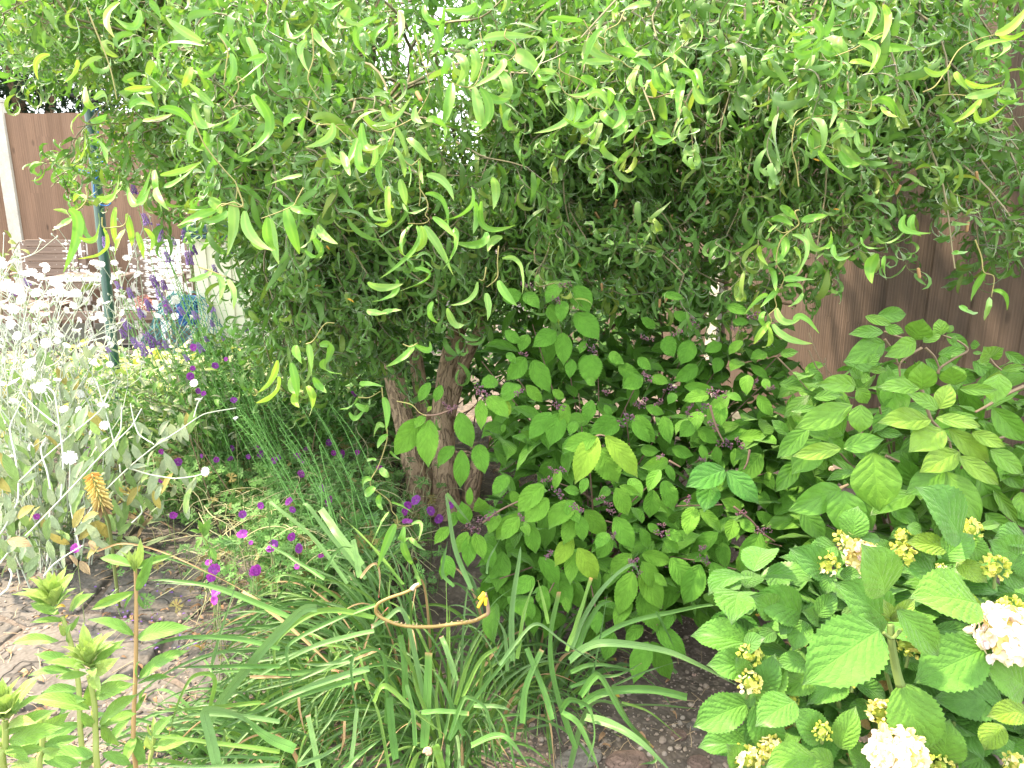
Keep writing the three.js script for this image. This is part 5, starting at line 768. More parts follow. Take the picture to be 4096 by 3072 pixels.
  for (const [K, x, y, r, k, d] of [[A, 785, 1315, 80, 'cream', 1.5], [A, 1245, 1300, 62, '', 1.52], [A, 1215, 1430, 88, '', 1.5], [A, 625, 1510, 85, 'cream', 1.47], [A, 1790, 1235, 75, '', 1.5], [A, 1985, 1535, 88, '', 1.45], [A, 1545, 1550, 36, 'cream', 1.46], [B, 440, 625, 45, '', 1.48], [B, 1300, 650, 105, '', 1.42], [B, 2110, 385, 100, '', 1.4], [B, 835, 900, 72, 'cream', 1.45], [B, 350, 1085, 50, '', 1.46], [B, 1055, 1200, 88, 'cream', 1.4], [B, 595, 1360, 62, '', 1.36], [B, 190, 1490, 88, 'cream', 1.44], [B, 35, 1600, 62, '', 1.46], [B, 1545, 1635, 80, '', 1.36], [B, 2140, 1625, 80, 'cream', 1.36], [C, 2010, 745, 82, '', 1.46], [C, 2010, 965, 84, 'cream', 1.44], [C, 1990, 1580, 95, 'cream', 1.44], [C, 2160, 1490, 80, 'cream', 1.45]]) head(K, d, x, y, r, k);
}

/* ================= strap-leaved clumps ================= */
const bladeMats = [[0.098, 0.25, 0.042], [0.12, 0.285, 0.055], [0.15, 0.30, 0.09], [0.175, 0.345, 0.05]].map(c => leafMat(c, { tex: texBlade, bump: 0.0015, coat: 0.35, coatR: 0.36, tr: 0.25, vc: true }));
const bladeDry = leafMat([0.52, 0.36, 0.2], { tex: texBlade, bump: 0.001, coat: 0, tr: 0.2, vc: true });
function blade(g, pts, hw, { square = false, mat = null, nor = null, n = 26, fold = 0.4, name = 'leaf', sharp = 0.5, brownTip = R() < 0.4 } = {}) {
  const c = curve(pts, n, sharp), m = pts[Math.floor(pts.length / 2)], f = frames(c, nor || toCam(m).add(V(rs(0.6), 0.4 + rs(0.5), rs(0.4))), rs(0.5)), mb = new MB(), ph = R() * 9;
  mb.ribbon(c, f.side, f.nor, t => Math.max(0.0006, hw * (square ? 0.85 + 0.15 * (1 - t) : Math.pow(1 - Math.pow(t, 1.7), 0.72)) * (0.8 + 0.2 * smooth(0, 0.15, t))), 4, fold,
    (t, x) => { const br = brownTip ? smooth(0.955, 0.985, t) : 0, pale = 1 + 0.35 * smooth(0.25, 0, t); return [lerp(pale, 4.0, br), lerp(pale, 1.05, br), lerp(pale * 0.9, 2.6, br)]; }, (t, x) => 0.0009 * Math.sin(t * 17 + ph + x));
  const gg = mb.build(g.position), uv = gg.attributes.uv; const off = R() * 3; for (let k = 0; k < uv.count; k++) uv.setXY(k, uv.getX(k), uv.getY(k) * 1.5 + off);
  return part(g, name, gg, mat || pick(bladeMats));
}
// a tuft: blades from a small base that lean towards a side
function tuft(g, c, n, lean, len, hw, spread) {
  for (let k = 0; k < n; k++) {
    const a = rr(0, 6.283), b = c.clone().add(V(Math.cos(a) * rr(0, spread), 0, Math.sin(a) * rr(0, spread) * 0.8)); b.y = gh(b.x, b.z) - 0.01;
    const o = V(Math.cos(a), 0, Math.sin(a)).multiplyScalar(0.6).add(lean).add(V(rs(0.35), 0, rs(0.35))), L = len * rr(0.6, 1.15), up = rr(0.5, 1.2), kink = R() < 0.22;
    const pts = [b]; let d = V(o.x * 0.35, up, o.z * 0.35).normalize(), p = b.clone(); const st = kink ? 3 + Math.floor(R() * 3) : -1;
    for (let s = 0; s < 8; s++) { p = p.clone().addScaledVector(d, L / 8); if (p.y < 0.03) { p.y = 0.03 + R() * 0.02; d.y = Math.abs(d.y) * 0.05; } pts.push(p); d.add(V(o.x * 0.13, -0.15 - 0.05 * s * (2 - up), o.z * 0.13)); if (s === st) d.add(V(o.x, -1.6, o.z).multiplyScalar(0.9)); d.normalize(); }
    blade(g, pts, hw * rr(0.7, 1.15), { square: R() < 0.12, mat: R() < 0.07 ? bladeDry : null });
  }
}
{
  reseed(1501);
  const K = crop(1000, 2247), KL = crop(0, 2247), KU = crop(1000, 1500), KR = crop(2000, 2247), KU1 = crop(0, 1500);
  const h0 = { c: null };
  const bl = (g, Kf, list) => { for (const [w, d0, d1, pts, o] of list) { const n = pts.length; const q = pts.map(([x, y], k) => Kf(x, y, lerp(d0, d1, k / (n - 1)))), e = q[1].clone().sub(q[0]).setY(0).normalize(); if (g === h0.c && q[0].y > 0.03 && q[0].y < 0.3 && q[0].distanceTo(g.position) < 0.5 && !(o && o.mat)) q.unshift(V(q[0].x - e.x * 0.03 + (g.position.x - q[0].x) * 0.15, -0.01, q[0].z - e.z * 0.03 + (g.position.z - q[0].z) * 0.15)); blade(g, q, w * KS / FPX * d0 * 0.43, o || {}); } };
  const c1 = Gd(930 / 2212 * 4096, 1560 / 2212 * 4096).setY(0);
  const g = thing('strap_leaf_clump', 'large clump of long green strap leaves flopping left at bottom centre', 'clump', c1);
  bl(g, K, [
    [62, 1.72, 1.7, [[1000, 1130], [1090, 1000], [1300, 1180], [1560, 1390]]], [55, 1.85, 1.9, [[1600, 1430], [1800, 1110], [2010, 850], [2230, 590]]], [40, 1.75, 1.7, [[1090, 1300], [1095, 950], [1045, 715], [820, 790], [870, 1250], [940, 1680]]], [38, 1.7, 1.75, [[1120, 1680], [1040, 1250], [960, 1040]]],
    [95, 1.74, 1.76, [[1400, 1500], [1425, 1150], [1440, 730]], { square: true, fold: 0.15 }], [45, 1.74, 1.76, [[1530, 1420], [1495, 1100], [1540, 770]]], [38, 1.74, 1.76, [[1560, 1420], [1620, 1150], [1665, 860]]], [50, 1.78, 1.8, [[1650, 1150], [1740, 850], [1900, 530]]], [44, 1.78, 1.8, [[1710, 1090], [1850, 800], [1985, 690]], { square: true }],
    [62, 1.8, 1.85, [[1660, 960], [1585, 720], [1540, 605]], { square: true }], [42, 1.8, 1.8, [[1430, 1250], [1300, 850], [1180, 660], [1100, 800]]], [58, 1.78, 1.8, [[1400, 1130], [1320, 730], [1225, 395], [1100, 460], [980, 525]], { square: true }], [55, 1.62, 1.68, [[380, 1640], [600, 1550], [890, 1365]]], [52, 1.6, 1.66, [[740, 1690], [900, 1540], [1085, 1405]]],
    [66, 1.64, 1.7, [[560, 1680], [515, 1450], [470, 1235]], { square: true }], [36, 1.64, 1.75, [[390, 1620], [560, 1400], [800, 1060]]], [74, 1.75, 1.7, [[960, 860], [700, 930], [350, 1060], [0, 1230], [-200, 1330]]], [60, 1.75, 1.7, [[900, 940], [500, 1040], [100, 1180], [-250, 1290]]],
    [55, 1.8, 1.78, [[920, 580], [600, 660], [300, 790], [0, 960], [-200, 1060]]], [55, 1.8, 1.75, [[1010, 350], [680, 470], [400, 610], [300, 700], [320, 860], [355, 1040]]], [60, 1.8, 1.75, [[1000, 450], [700, 390], [480, 430], [230, 620], [200, 800], [270, 1090]]], [95, 1.75, 1.72, [[-350, 1330], [-200, 1080], [0, 830], [200, 600], [420, 390], [540, 370]], { fold: 0.2, square: true }],
    [70, 1.85, 1.8, [[980, 720], [600, 860], [300, 900], [-100, 880], [-350, 900]]], [45, 1.82, 1.78, [[820, 740], [500, 900], [200, 1000], [-250, 1080]]], [62, 1.85, 1.85, [[1000, 560], [640, 640], [300, 760], [-80, 830]]], [40, 1.8, 1.8, [[800, 800], [560, 830], [370, 812]]], [46, 1.62, 1.66, [[800, 1690], [830, 1480], [860, 1180]], { square: true, fold: 0.1 }], [80, 1.7, 1.72, [[1170, 1590], [1140, 1350], [1120, 1090]], { square: true, fold: 0.12 }],
    [60, 1.62, 1.6, [[1290, 1680], [1340, 1560], [1400, 1505]]], [85, 1.6, 1.6, [[1490, 1470], [1520, 1560], [1560, 1700]], { square: true }], [70, 1.6, 1.6, [[1600, 1470], [1600, 1580], [1590, 1700]], { square: true }], [48, 1.7, 1.66, [[1600, 1430], [1700, 1150], [1760, 1090], [1900, 1190], [1950, 1480], [1985, 1690]]], [75, 1.64, 1.6, [[1780, 1480], [1980, 1400], [2100, 1450], [2250, 1660]]], [60, 1.7, 1.7, [[1380, 1215], [1560, 1205], [1760, 1225]], { square: true }],
    [50, 1.74, 1.72, [[1800, 1160], [2000, 1165], [2110, 1200]]], [65, 1.8, 1.8, [[1250, 1100], [1240, 800], [1210, 590]], { square: true, fold: 0.1 }], [45, 1.75, 1.75, [[1480, 1350], [1350, 1050], [1300, 880]]], [55, 1.72, 1.74, [[1720, 1400], [1560, 1000], [1480, 880]]], [50, 1.66, 1.68, [[1330, 1480], [1310, 1200], [1260, 990]], { square: true }],
    [110, 1.62, 1.6, [[360, 1510], [120, 1400], [-60, 1240]], { fold: 0.15 }], [35, 1.78, 1.9, [[760, 1010], [830, 760], [690, 560]]], [35, 1.78, 1.85, [[960, 1030], [890, 780], [845, 620]]],
  ]);
  bl(g, KL, [
    [105, 1.6, 1.62, [[1760, 1700], [1690, 1400], [1655, 1195], [1900, 1230], [2250, 1440]], { fold: 0.15 }], [58, 1.85, 1.95, [[2400, 480], [2000, 310], [1650, 190], [1350, 150], [1190, 150]]], [36, 1.9, 2.0, [[2300, 420], [1800, 215], [1480, 180], [1250, 170]]], [42, 1.8, 1.8, [[1700, 850], [1780, 560], [1900, 180]]], [55, 1.75, 1.7, [[2250, 700], [1900, 620], [1500, 610], [1300, 650], [1120, 720]]], [48, 1.7, 1.68, [[1690, 1160], [1720, 930], [1560, 920], [1440, 1120], [1360, 1390]]],
    [55, 1.62, 1.6, [[2250, 1530], [1800, 1470], [1300, 1410], [1240, 1420]]], [50, 1.6, 1.58, [[2250, 1640], [1700, 1650], [1150, 1640]]], [40, 1.62, 1.6, [[2250, 1590], [1900, 1570], [1500, 1590]]], [55, 1.68, 1.66, [[2250, 1290], [1900, 1240], [1560, 1230], [1500, 1240]]], [45, 1.66, 1.64, [[2100, 1130], [1700, 1170], [1180, 1210]]], [50, 1.72, 1.7, [[2250, 840], [1800, 840], [1400, 850]]],
  ]);
  bl(g, KU, [
    [52, 1.95, 2.15, [[1230, 1690], [950, 1350], [735, 1140]]], [50, 2.0, 2.2, [[780, 1680], [520, 1330], [230, 1080], [150, 1035], [160, 1200], [185, 1520]]], [85, 2.0, 2.15, [[900, 1530], [720, 1300], [640, 1180], [570, 1080]], { square: true, fold: 0.15 }], [50, 2.0, 2.1, [[930, 1640], [620, 1260], [445, 1040], [400, 1180], [310, 1560]]], [46, 1.95, 2.1, [[600, 1640], [300, 1450], [115, 1345]]], [60, 1.95, 2.0, [[880, 1630], [860, 1480], [830, 1325]], { square: true, fold: 0.12 }],
    [30, 1.95, 2.0, [[600, 1570], [720, 1400], [830, 1390]]], [58, 1.95, 2.0, [[1780, 1720], [1650, 1400], [1590, 1050], [1570, 955]], { fold: 0.5 }], [40, 1.95, 2.0, [[1580, 950], [1680, 1080], [1780, 1205]]], [36, 1.9, 2.0, [[1370, 1690], [1320, 1550], [1300, 1500]]], [34, 1.95, 2.05, [[1900, 1600], [1920, 1480], [2010, 1320]]], [42, 1.92, 1.95, [[1640, 1700], [1550, 1600], [1565, 1450], [1590, 1340]]],
  ]);
  // dry leaf and stem arching out to the left
  tuft(g, Gd(830 / 2212 * 4096, 1480 / 2212 * 4096), 170, V(-0.75, 0, 0.15), 0.62, 0.0058, 0.2);
  tuft(g, Gd(680 / 2212 * 4096, 1610 / 2212 * 4096), 140, V(-0.6, 0, 0.0), 0.42, 0.0056, 0.2);
  tuft(g, Gd(960 / 2212 * 4096, 1620 / 2212 * 4096), 170, V(-0.1, 0, 0.1), 0.46, 0.0058, 0.16);
  tuft(g, Gd(760 / 2212 * 4096, 1370 / 2212 * 4096), 80, V(-0.6, 0, -0.3), 0.5, 0.0058, 0.16);
  tuft(g, Gd(520 / 2212 * 4096, 1660 / 2212 * 4096), 90, V(-0.3, 0, -0.1), 0.34, 0.0064, 0.18);
  bl(g, KU1, [[22, 2.35, 2.0, [[780, 1420], [1000, 1355], [1300, 1420], [1700, 1600], [2100, 1810]], { mat: bladeDry, fold: 0.8 }], [26, 2.35, 2.0, [[1120, 1410], [1400, 1490], [1700, 1600], [2100, 1790]], { fold: 1.2 }]]);
  bl(g, K, [[46, 2.0, 1.85, [[-60, 240], [200, 430], [450, 640], [720, 900]], { mat: bladeDry, fold: 0.6 }], [30, 1.9, 1.9, [[890, 130], [960, 40], [1020, 20], [1045, 120], [1035, 290]], { mat: bladeDry }], [26, 1.75, 1.75, [[820, 790], [940, 745], [1045, 705]], { mat: bladeDry, square: true, fold: 0.2 }], [30, 1.66, 1.66, [[390, 1090], [400, 1200], [440, 1380]], { mat: bladeDry }], [34, 1.7, 1.7, [[0, 925], [180, 925], [330, 930]], { mat: bladeDry }], [30, 1.66, 1.66, [[760, 1280], [750, 1450], [700, 1600]], { mat: bladeDry }]]);

  const c2 = Gd(1170 / 2212 * 4096, 1510 / 2212 * 4096).setY(0);
  const h = thing('strap_leaf_clump', 'smaller clump of arching strap leaves beside bare soil, right of centre', 'clump', c2);
  h0.c = h; bl(h, KR, [
    [92, 1.85, 1.72, [[565, 800], [700, 690], [900, 655], [1300, 710], [1600, 830], [1900, 990]]], [55, 1.95, 1.95, [[720, 660], [1000, 500], [1400, 400], [1700, 345], [1985, 350]]], [60, 2.0, 2.0, [[580, 700], [680, 450], [850, 190], [1060, 25], [1130, 140]]], [72, 2.0, 2.05, [[620, 700], [700, 500], [800, 350], [900, 315]]], [66, 1.85, 1.85, [[610, 1510], [480, 1150], [405, 800], [410, 540], [470, 240]], { square: true, fold: 0.25 }], [66, 1.8, 1.85, [[420, 1270], [350, 1030], [215, 695]], { square: true }],
    [42, 1.75, 1.75, [[0, 830], [140, 640], [300, 500], [500, 640], [765, 805]]], [42, 1.85, 1.8, [[570, 1010], [780, 930], [950, 910], [1140, 815]]], [82, 1.8, 1.72, [[650, 1080], [760, 930], [830, 940], [1000, 1240], [1255, 1570], [1115, 1635]]], [92, 1.85, 1.78, [[640, 1160], [850, 1050], [1200, 1025], [1505, 1085]], { square: true, fold: 0.5 }], [62, 1.8, 1.74, [[500, 1180], [570, 1100], [700, 1150], [750, 1250], [760, 1430], [690, 1680]]], [92, 1.8, 1.66, [[690, 1250], [900, 1310], [1130, 1450], [1380, 1690]], { fold: 0.25 }],
    [64, 1.8, 1.74, [[500, 1210], [630, 1300], [730, 1500], [800, 1680]]], [80, 1.9, 1.85, [[700, 1170], [1000, 1140], [1300, 1150], [1640, 1185]]], [26, 1.85, 1.8, [[980, 1130], [1200, 1210], [1460, 1420]]], [26, 1.85, 1.88, [[690, 1120], [780, 750], [862, 265]]], [72, 1.8, 1.85, [[180, 1300], [215, 1000], [340, 710]], { square: true }],
    [52, 1.95, 1.9, [[570, 890], [700, 835], [850, 830], [1080, 870]]], [26, 1.85, 1.82, [[900, 1000], [1150, 890], [1420, 805]]], [66, 1.95, 2.0, [[100, 800], [95, 400], [150, 0], [165, -120]]], [52, 1.95, 2.0, [[140, 780], [200, 400], [285, 165]]], [30, 1.9, 1.9, [[1255, 400], [1330, 540], [1405, 695]]], [60, 1.95, 2.0, [[540, 720], [620, 500], [740, 130]], { square: true }], [40, 1.9, 1.95, [[390, 500], [345, 300], [305, 150]]], [45, 1.9, 1.9, [[60, 880], [40, 600], [-20, 460]]],
  ]);
  tuft(h, Gd(1165 / 2212 * 4096, 1500 / 2212 * 4096), 110, V(0.1, 0, 0), 0.42, 0.0058, 0.12);
  tuft(h, Gd(1080 / 2212 * 4096, 1440 / 2212 * 4096), 22, V(-0.05, 0, 0), 0.42, 0.0085, 0.1);

  // spent poker stem lying curled on the leaves
  const sp = thing('spent_flower_stem', 'curved yellow-brown spent flower stem lying over the strap leaves', 'flower stem', K(1300, 520, 1.74));
  stick(sp, 'stem', [[1365, 190], [1250, 245], [1110, 290], [1025, 350], [1020, 420], [1110, 480], [1250, 515], [1450, 525], [1650, 500], [1800, 470], [1900, 430]].map(([x, y], k) => K(x, y + rs(6), 1.73 + rs(0.006))), 0.0031, 0.0042, std([0.27, 0.19, 0.055], { roughness: 0.55 }), 60, 9);
  stick(sp, 'withered_tip', [[1880, 440], [1915, 410], [1910, 340], [1890, 250]].map(([x, y]) => K(x, y, 1.73)), 0.0046, 0.004, std([0.25, 0.17, 0.1]), 14, 8);
  stick(sp, 'cut_end', [[1300, 225], [1330, 190], [1360, 175]].map(([x, y]) => K(x, y, 1.725)), 0.0055, 0.002, std([0.6, 0.52, 0.38]), 8, 7);
  for (let k = 0; k < 26; k++) { const t = k / 26, x = lerp(1100, 1890, t), y = 478 + 48 * Math.sin(Math.min(1, t * 1.25) * 1.57) - 90 * Math.max(0, t - 0.45) * 1.6, m = part(sp, 'bract_scar', new THREE.ConeGeometry(0.0022, 0.007, 5), std([0.34, 0.26, 0.14])); m.position.copy(K(x, y + rs(9), 1.728)).sub(sp.position); m.rotation.set(rs(1), rs(3), rs(2)); }
  for (const [x0, y0, x1, y1] of [[1885, 250, 1840, 300], [1885, 260, 1860, 325], [1895, 290, 1895, 350], [1870, 300, 1835, 370]]) stick(sp, 'floret', [[x0, y0], [(x0 + x1) / 2, (y0 + y1) / 2], [x1, y1]].map(([x, y]) => K(x, y, 1.715)), 0.0045, 0.0035, std([0.82, 0.5, 0.03], { roughness: 0.6 }), 6, 7);
}

/* ================= campion: silvery stems, white flowers ================= */
const felt = tones(texCalli, [[0.38, 0.48, 0.31], [0.32, 0.44, 0.22], [0.26, 0.42, 0.13], [0.52, 0.45, 0.13], [0.42, 0.31, 0.17]], { bump: 0.003, coat: 0, tr: 0.28, rough: 1 });
const feltStem = new THREE.MeshPhysicalMaterial({ color: new THREE.Color().setRGB(0.50, 0.55, 0.46), roughness: 1, sheen: 0.5, sheenRoughness: 0.6, sheenColor: new THREE.Color(1, 1, 1) });
const whitePetal = new THREE.MeshPhysicalMaterial({ color: new THREE.Color().setRGB(0.86, 0.85, 0.86), roughness: 0.9, transmission: 0.3, thickness: 0, side: THREE.DoubleSide });
const campLeaf = [];
const campFlower = (() => { const mb = new MB(); for (let k = 0; k < 5; k++) { const n = 4, pts = []; for (let s = 0; s <= n; s++) pts.push(V(0, 0.1 + s / n, 0.12 * Math.sin(s / n * 2.5))); const f = frames(pts, V(0, 0, 1)); const q = new MB(); q.ribbon(pts, f.side, f.nor, t => 0.1 + 0.55 * Math.pow(t, 0.8) * (t > 0.95 ? 0.75 : 1), 2, 0.1); mb.add(q.build(), new THREE.Matrix4().makeRotationZ(k * 1.2566)); } return mb.build(); })();
const calyx = (() => { const g = new THREE.LatheGeometry([[0.15, 0], [0.42, 0.25], [0.5, 0.6], [0.42, 1.0], [0.22, 1.25], [0.0, 1.25]].map(q => new THREE.Vector2(...q)), 9); return g; })();
function campionFlower(g, p, dir, s, open) {
  const b = basis(dir, V(0, 0, 1)); const h = new THREE.Group(); h.name = 'flower_head'; h.position.copy(p).sub(g.position); g.add(h);
  const c = part(h, 'calyx', calyx, feltStem); TMP.copy(mat4(p.clone().sub(p).addScaledVector(dir, -0.012), b.x, b.y, b.z, 0.0085, 0.011, 0.0085)); TMP.decompose(c.position, c.quaternion, c.scale);
  if (open) { const f = part(h, 'petals', campFlower, whitePetal); const q = basis(V(rs(1), rs(1), rs(1)), dir); TMP.copy(mat4(dir.clone().multiplyScalar(0.003), q.x, q.y, q.z, s, s, s)); TMP.decompose(f.position, f.quaternion, f.scale); }
}
{
  reseed(1601);
  for (let k = 0; k < 4; k++) campLeaf.push(leafGeo({ ratio: rr(0.25, 0.34), a: rr(0.9, 1.1), b: 0.75, bend: rr(0.3, 1), fold: rr(0.15, 0.4), rows: 10, cols: 4, wave: 0.015, tip: 0.1 }));
  const pair = (g, p, T, len) => { const a = rr(0, 3.14); for (const s of [0, Math.PI]) { const o = V(Math.cos(a + s), 0.35 + rs(0.3), Math.sin(a + s)).addScaledVector(T, 0.4).normalize(); const m = part(g, 'leaf', pick(campLeaf), felt[R() < 0.55 ? 0 : R() < 0.7 ? 1 : 2]); hang(m, g, p, o, V(rs(0.3), 1, rs(0.3)), len * rr(0.75, 1.15)); } };
  const stemUp = (g, b, t, depth = 0, r = 0.0029) => { // forked felted stem
    const mid = b.clone().lerp(t, 0.5).add(V(rs(0.03), rs(0.02), rs(0.03))), pts = curve([b, mid, t], 14); const mb = new MB(); mb.tube(pts, s => lerp(r, r * 0.7, s), 6); part(g, 'stem', mb.build(g.position), feltStem);
    const T = pts[14].clone().sub(pts[12]).normalize(), L = b.distanceTo(t);
    if (depth < 2) { pair(g, t, T, depth ? 0.035 : 0.055); const n = depth === 0 ? 2 : 2; for (let k = 0; k < n + (R() < 0.3 ? 1 : 0); k++) { const o = T.clone().add(V(rs(0.75), rr(-0.1, 0.45), rs(0.75))).normalize(); stemUp(g, t, t.clone().addScaledVector(o, L * rr(0.32, 0.55)), depth + 1 + (R() < 0.2 ? 1 : 0), r * 0.8); } }
    else campionFlower(g, t.clone().addScaledVector(T, 0.01), T.clone().add(V(rs(0.5), 0.3, rs(0.5))).normalize(), rr(0.011, 0.016), R() < 0.62);
  };
  const defs = [
    ['white flowered campion with tall silvery stems at the left edge, nearest the bench', -50, 830, 3.2, [[-10, 690, 3.2], [50, 690, 3.15], [20, 640, 3.3], [90, 700, 3.2], [70, 640, 3.35], [-40, 640, 3.2], [110, 650, 3.4], [10, 720, 3.0], [120, 720, 3.3], [40, 610, 3.5], [75, 730, 3.0], [-20, 740, 3.0], [140, 760, 3.2]]],
    ['silvery campion with open white flowers growing round the green pole', 330, 840, 3.9, [[255, 690, 3.9], [300, 690, 3.9], [340, 650, 3.9], [370, 690, 3.8], [280, 640, 4.0], [320, 620, 4.1], [200, 710, 3.9], [235, 660, 3.95], [395, 660, 4.0]]],
    ['grey felted campion clump with yellowing lower leaves at the left edge', 60, 1130, 2.95, [[40, 870, 2.95], [90, 880, 2.95], [130, 860, 3.0], [20, 930, 2.9], [160, 900, 3.0], [60, 960, 2.9], [190, 850, 3.1], [-10, 880, 2.95], [110, 800, 3.1], [-20, 980, 2.9], [150, 800, 3.1], [230, 840, 3.1]]],
  ];
  const cps = [];
  for (const [label, bx, by, d, tips] of defs) {
    const base = D(bx, by, d).setY(0), g = thing('campion', label, 'flowering plant', base, 'silvery campion plants'); cps.push(g);
    const dy = cps.length === 1 ? 145 : 85; for (const [x, y, dd] of cps.length === 2 ? tips : [...tips, ...tips]) { const t = D(x + rs(24), y + dy + rs(28), dd + rs(0.06)), b = base.clone().add(V(rs(0.18), 0.02, rs(0.2))); b.lerp(V(t.x, 0.02, t.z), 0.45); stemUp(g, b, t); for (let k = 0; k < 3; k++) pair(g, b.clone().lerp(t, rr(0.15, 0.85)), V(0, 1, 0), rr(0.06, 0.085)); }
  }
  // long leaning stems of the nearest clump, as in the photograph
  const g = cps[2], K = crop(0, 1500), ls = (pts, d0, d1, r = 0.0027) => { const q = pts.map(([x, y], k) => K(x, y, lerp(d0, d1, k / (pts.length - 1)))); const mb = new MB(); mb.tube(curve(q, pts.length * 7, 0.3), s => lerp(r, r * 0.7, s), 7); part(g, 'stem', mb.build(g.position), feltStem); return q; };
  ls([[-60, 1600], [70, 1425], [230, 1270], [430, 1060], [620, 860], [810, 650], [960, 510], [1060, 410], [1140, 270]], 2.3, 2.5); ls([[600, 1280], [800, 980], [1030, 750], [1250, 570], [1450, 440], [1640, 315], [1900, 265]], 2.6, 2.8); ls([[1040, 750], [1200, 800], [1400, 832], [1560, 815], [1650, 790]], 2.65, 2.7, 0.0026);
  ls([[150, 860], [350, 670], [560, 490], [800, 290], [880, 120]], 2.45, 2.7); ls([[150, 860], [120, 640], [80, 420], [180, 200]], 2.45, 2.6); ls([[350, 1620], [430, 1525], [550, 1440], [670, 1370]], 2.3, 2.35); ls([[150, 870], [140, 1020], [40, 1220], [-30, 1320]], 2.45, 2.35); ls([[430, 1050], [380, 780], [340, 660], [330, 580], [370, 515]], 2.4, 2.45, 0.003); ls([[490, 1000], [510, 700], [480, 420], [440, 160], [380, 100], [290, 110]], 2.5, 2.6, 0.003); ls([[810, 650], [900, 560], [970, 440], [980, 260]], 2.5, 2.52, 0.003); ls([[970, 850], [960, 700], [900, 480], [840, 260], [780, 60]], 2.7, 2.8, 0.003); ls([[470, 410], [330, 300], [210, 190], [160, 120]], 2.5, 2.5, 0.003); ls([[1240, 560], [1120, 480], [1080, 380], [1050, 230]], 2.75, 2.8, 0.0028); ls([[1560, 340], [1590, 230], [1630, 180]], 2.75, 2.8, 0.0024); ls([[640, 1400], [560, 1000], [570, 560]], 2.6, 2.75, 0.003); ls([[380, 1500], [390, 1350], [400, 1100]], 2.4, 2.45, 0.0032); ls([[1060, 1190], [1140, 1110], [1130, 1050]], 2.6, 2.6, 0.0025);
  ls([[-40, 1800], [60, 1720], [95, 1610], [75, 1560]], 2.0, 2.05, 0.0028);
  for (const [bx, by, tx, ty, w, t, d] of [[430, 1055, 380, 900, 1.2, 0, 2.4], [440, 1060, 520, 1110, 1.2, 0, 2.4], [40, 1215, 130, 1060, 1.2, 0, 2.4], [60, 1425, 220, 1290, 1.1, 0, 2.32], [60, 1430, -20, 1300, 1.1, 1, 2.32], [1030, 755, 1010, 590, 1.2, 0, 2.65], [1040, 750, 1195, 735, 0.9, 0, 2.65], [1245, 570, 1385, 505, 1.2, 0, 2.75], [1240, 575, 1180, 540, 1, 2, 2.75], [480, 410, 600, 250, 0.9, 0, 2.5], [820, 640, 780, 480, 0.8, 0, 2.55], [385, 1330, 400, 1140, 1.3, 2, 2.42], [380, 1330, 440, 1500, 1, 1, 2.4], [150, 860, 20, 620, 1, 2, 2.45], [160, 870, 320, 780, 0.8, 0, 2.45], [500, 880, 470, 720, 1.2, 0, 2.5], [520, 640, 600, 450, 1, 1, 2.6], [610, 440, 640, 270, 1.2, 2, 2.7], [80, 600, 0, 590, 1.1, 2, 2.5], [950, 720, 975, 640, 1.2, 2, 2.7], [870, 850, 880, 700, 1.2, 0, 2.7], [820, 830, 800, 710, 1.3, 2, 2.65], [980, 850, 960, 780, 1.2, 1, 2.7]]) { const m = leafAt(g, campLeaf, felt[t], K(bx, by, d), K(tx, ty, d - 0.02), w, 0.6, 0.3); }
  // basal leaves, grey green, some gone yellow or brown
  const base2 = cps[2].position;
  for (let k = 0; k < 260; k++) { const p = Gd(rr(-160, 600), rr(1850, 2330)); if (p.x > -1.05 && p.z > -2.75) p.x -= 0.3; p.y = rr(0.01, 0.16); const a = rr(0, 6.28), o = V(Math.cos(a), rr(0.1, 1.6), Math.sin(a)).normalize(); const m = part(g, 'leaf', pick(campLeaf), felt[R() < 0.5 ? 1 : R() < 0.5 ? 2 : R() < 0.6 ? 0 : R() < 0.6 ? 3 : 4]); hang(m, g, p, o, V(rs(0.4), 1, rs(0.4)), rr(0.08, 0.15)); }
  for (const [bx, by, tx, ty, t] of [[140, 1150, 285, 1050, 3], [590, 1230, 690, 1060, 3], [660, 1180, 800, 1110, 3], [700, 1480, 800, 1380, 3], [60, 1330, 260, 1380, 4], [640, 1500, 730, 1610, 4], [560, 1450, 620, 1540, 4], [500, 1330, 480, 1240, 2], [720, 1330, 770, 1420, 4], [300, 1480, 210, 1660, 1], [330, 1440, 190, 1600, 1], [120, 1590, 60, 1440, 1], [450, 1250, 560, 1340, 2]]) leafAt(g, campLeaf, felt[t], K(bx, by, 2.3), K(tx, ty, 2.27), 1.1, 0.6, 0.4);
  { const area = [[-60, 260, 900, 1230, 2.55, 3.0, 230], [200, 420, 930, 1130, 2.7, 3.1, 70], [-60, 200, 760, 920, 2.9, 3.2, 70]], up = []; for (const a of area) for (let k = 0; k < a[6]; k++) { const p = D(rr(a[0], a[1]), rr(a[2], a[3]), rr(a[4], a[5])); if (p.y > 0.01) up.push(p); }
    const lists = campLeaf.map(() => []), cols = campLeaf.map(() => []); for (const p of up) { const a = rr(0, 6.28), b = basis(V(Math.cos(a) * 0.7, rr(0.5, 1.7), Math.sin(a) * 0.7), V(rs(0.5), 0.6, rs(0.5) + 0.5)), s = rr(0.055, 0.1), i = Math.floor(R() * 4), y = R(), q = rr(0.8, 1.15); lists[i].push(mat4(p, b.x, b.y, b.z, s * 1.1, s, s)); cols[i].push(y < 0.6 ? [0.44 * q, 0.55 * q, 0.34 * q] : y < 0.9 ? [0.32 * q, 0.5 * q, 0.16 * q] : [0.5 * q, 0.44 * q, 0.13 * q]); }
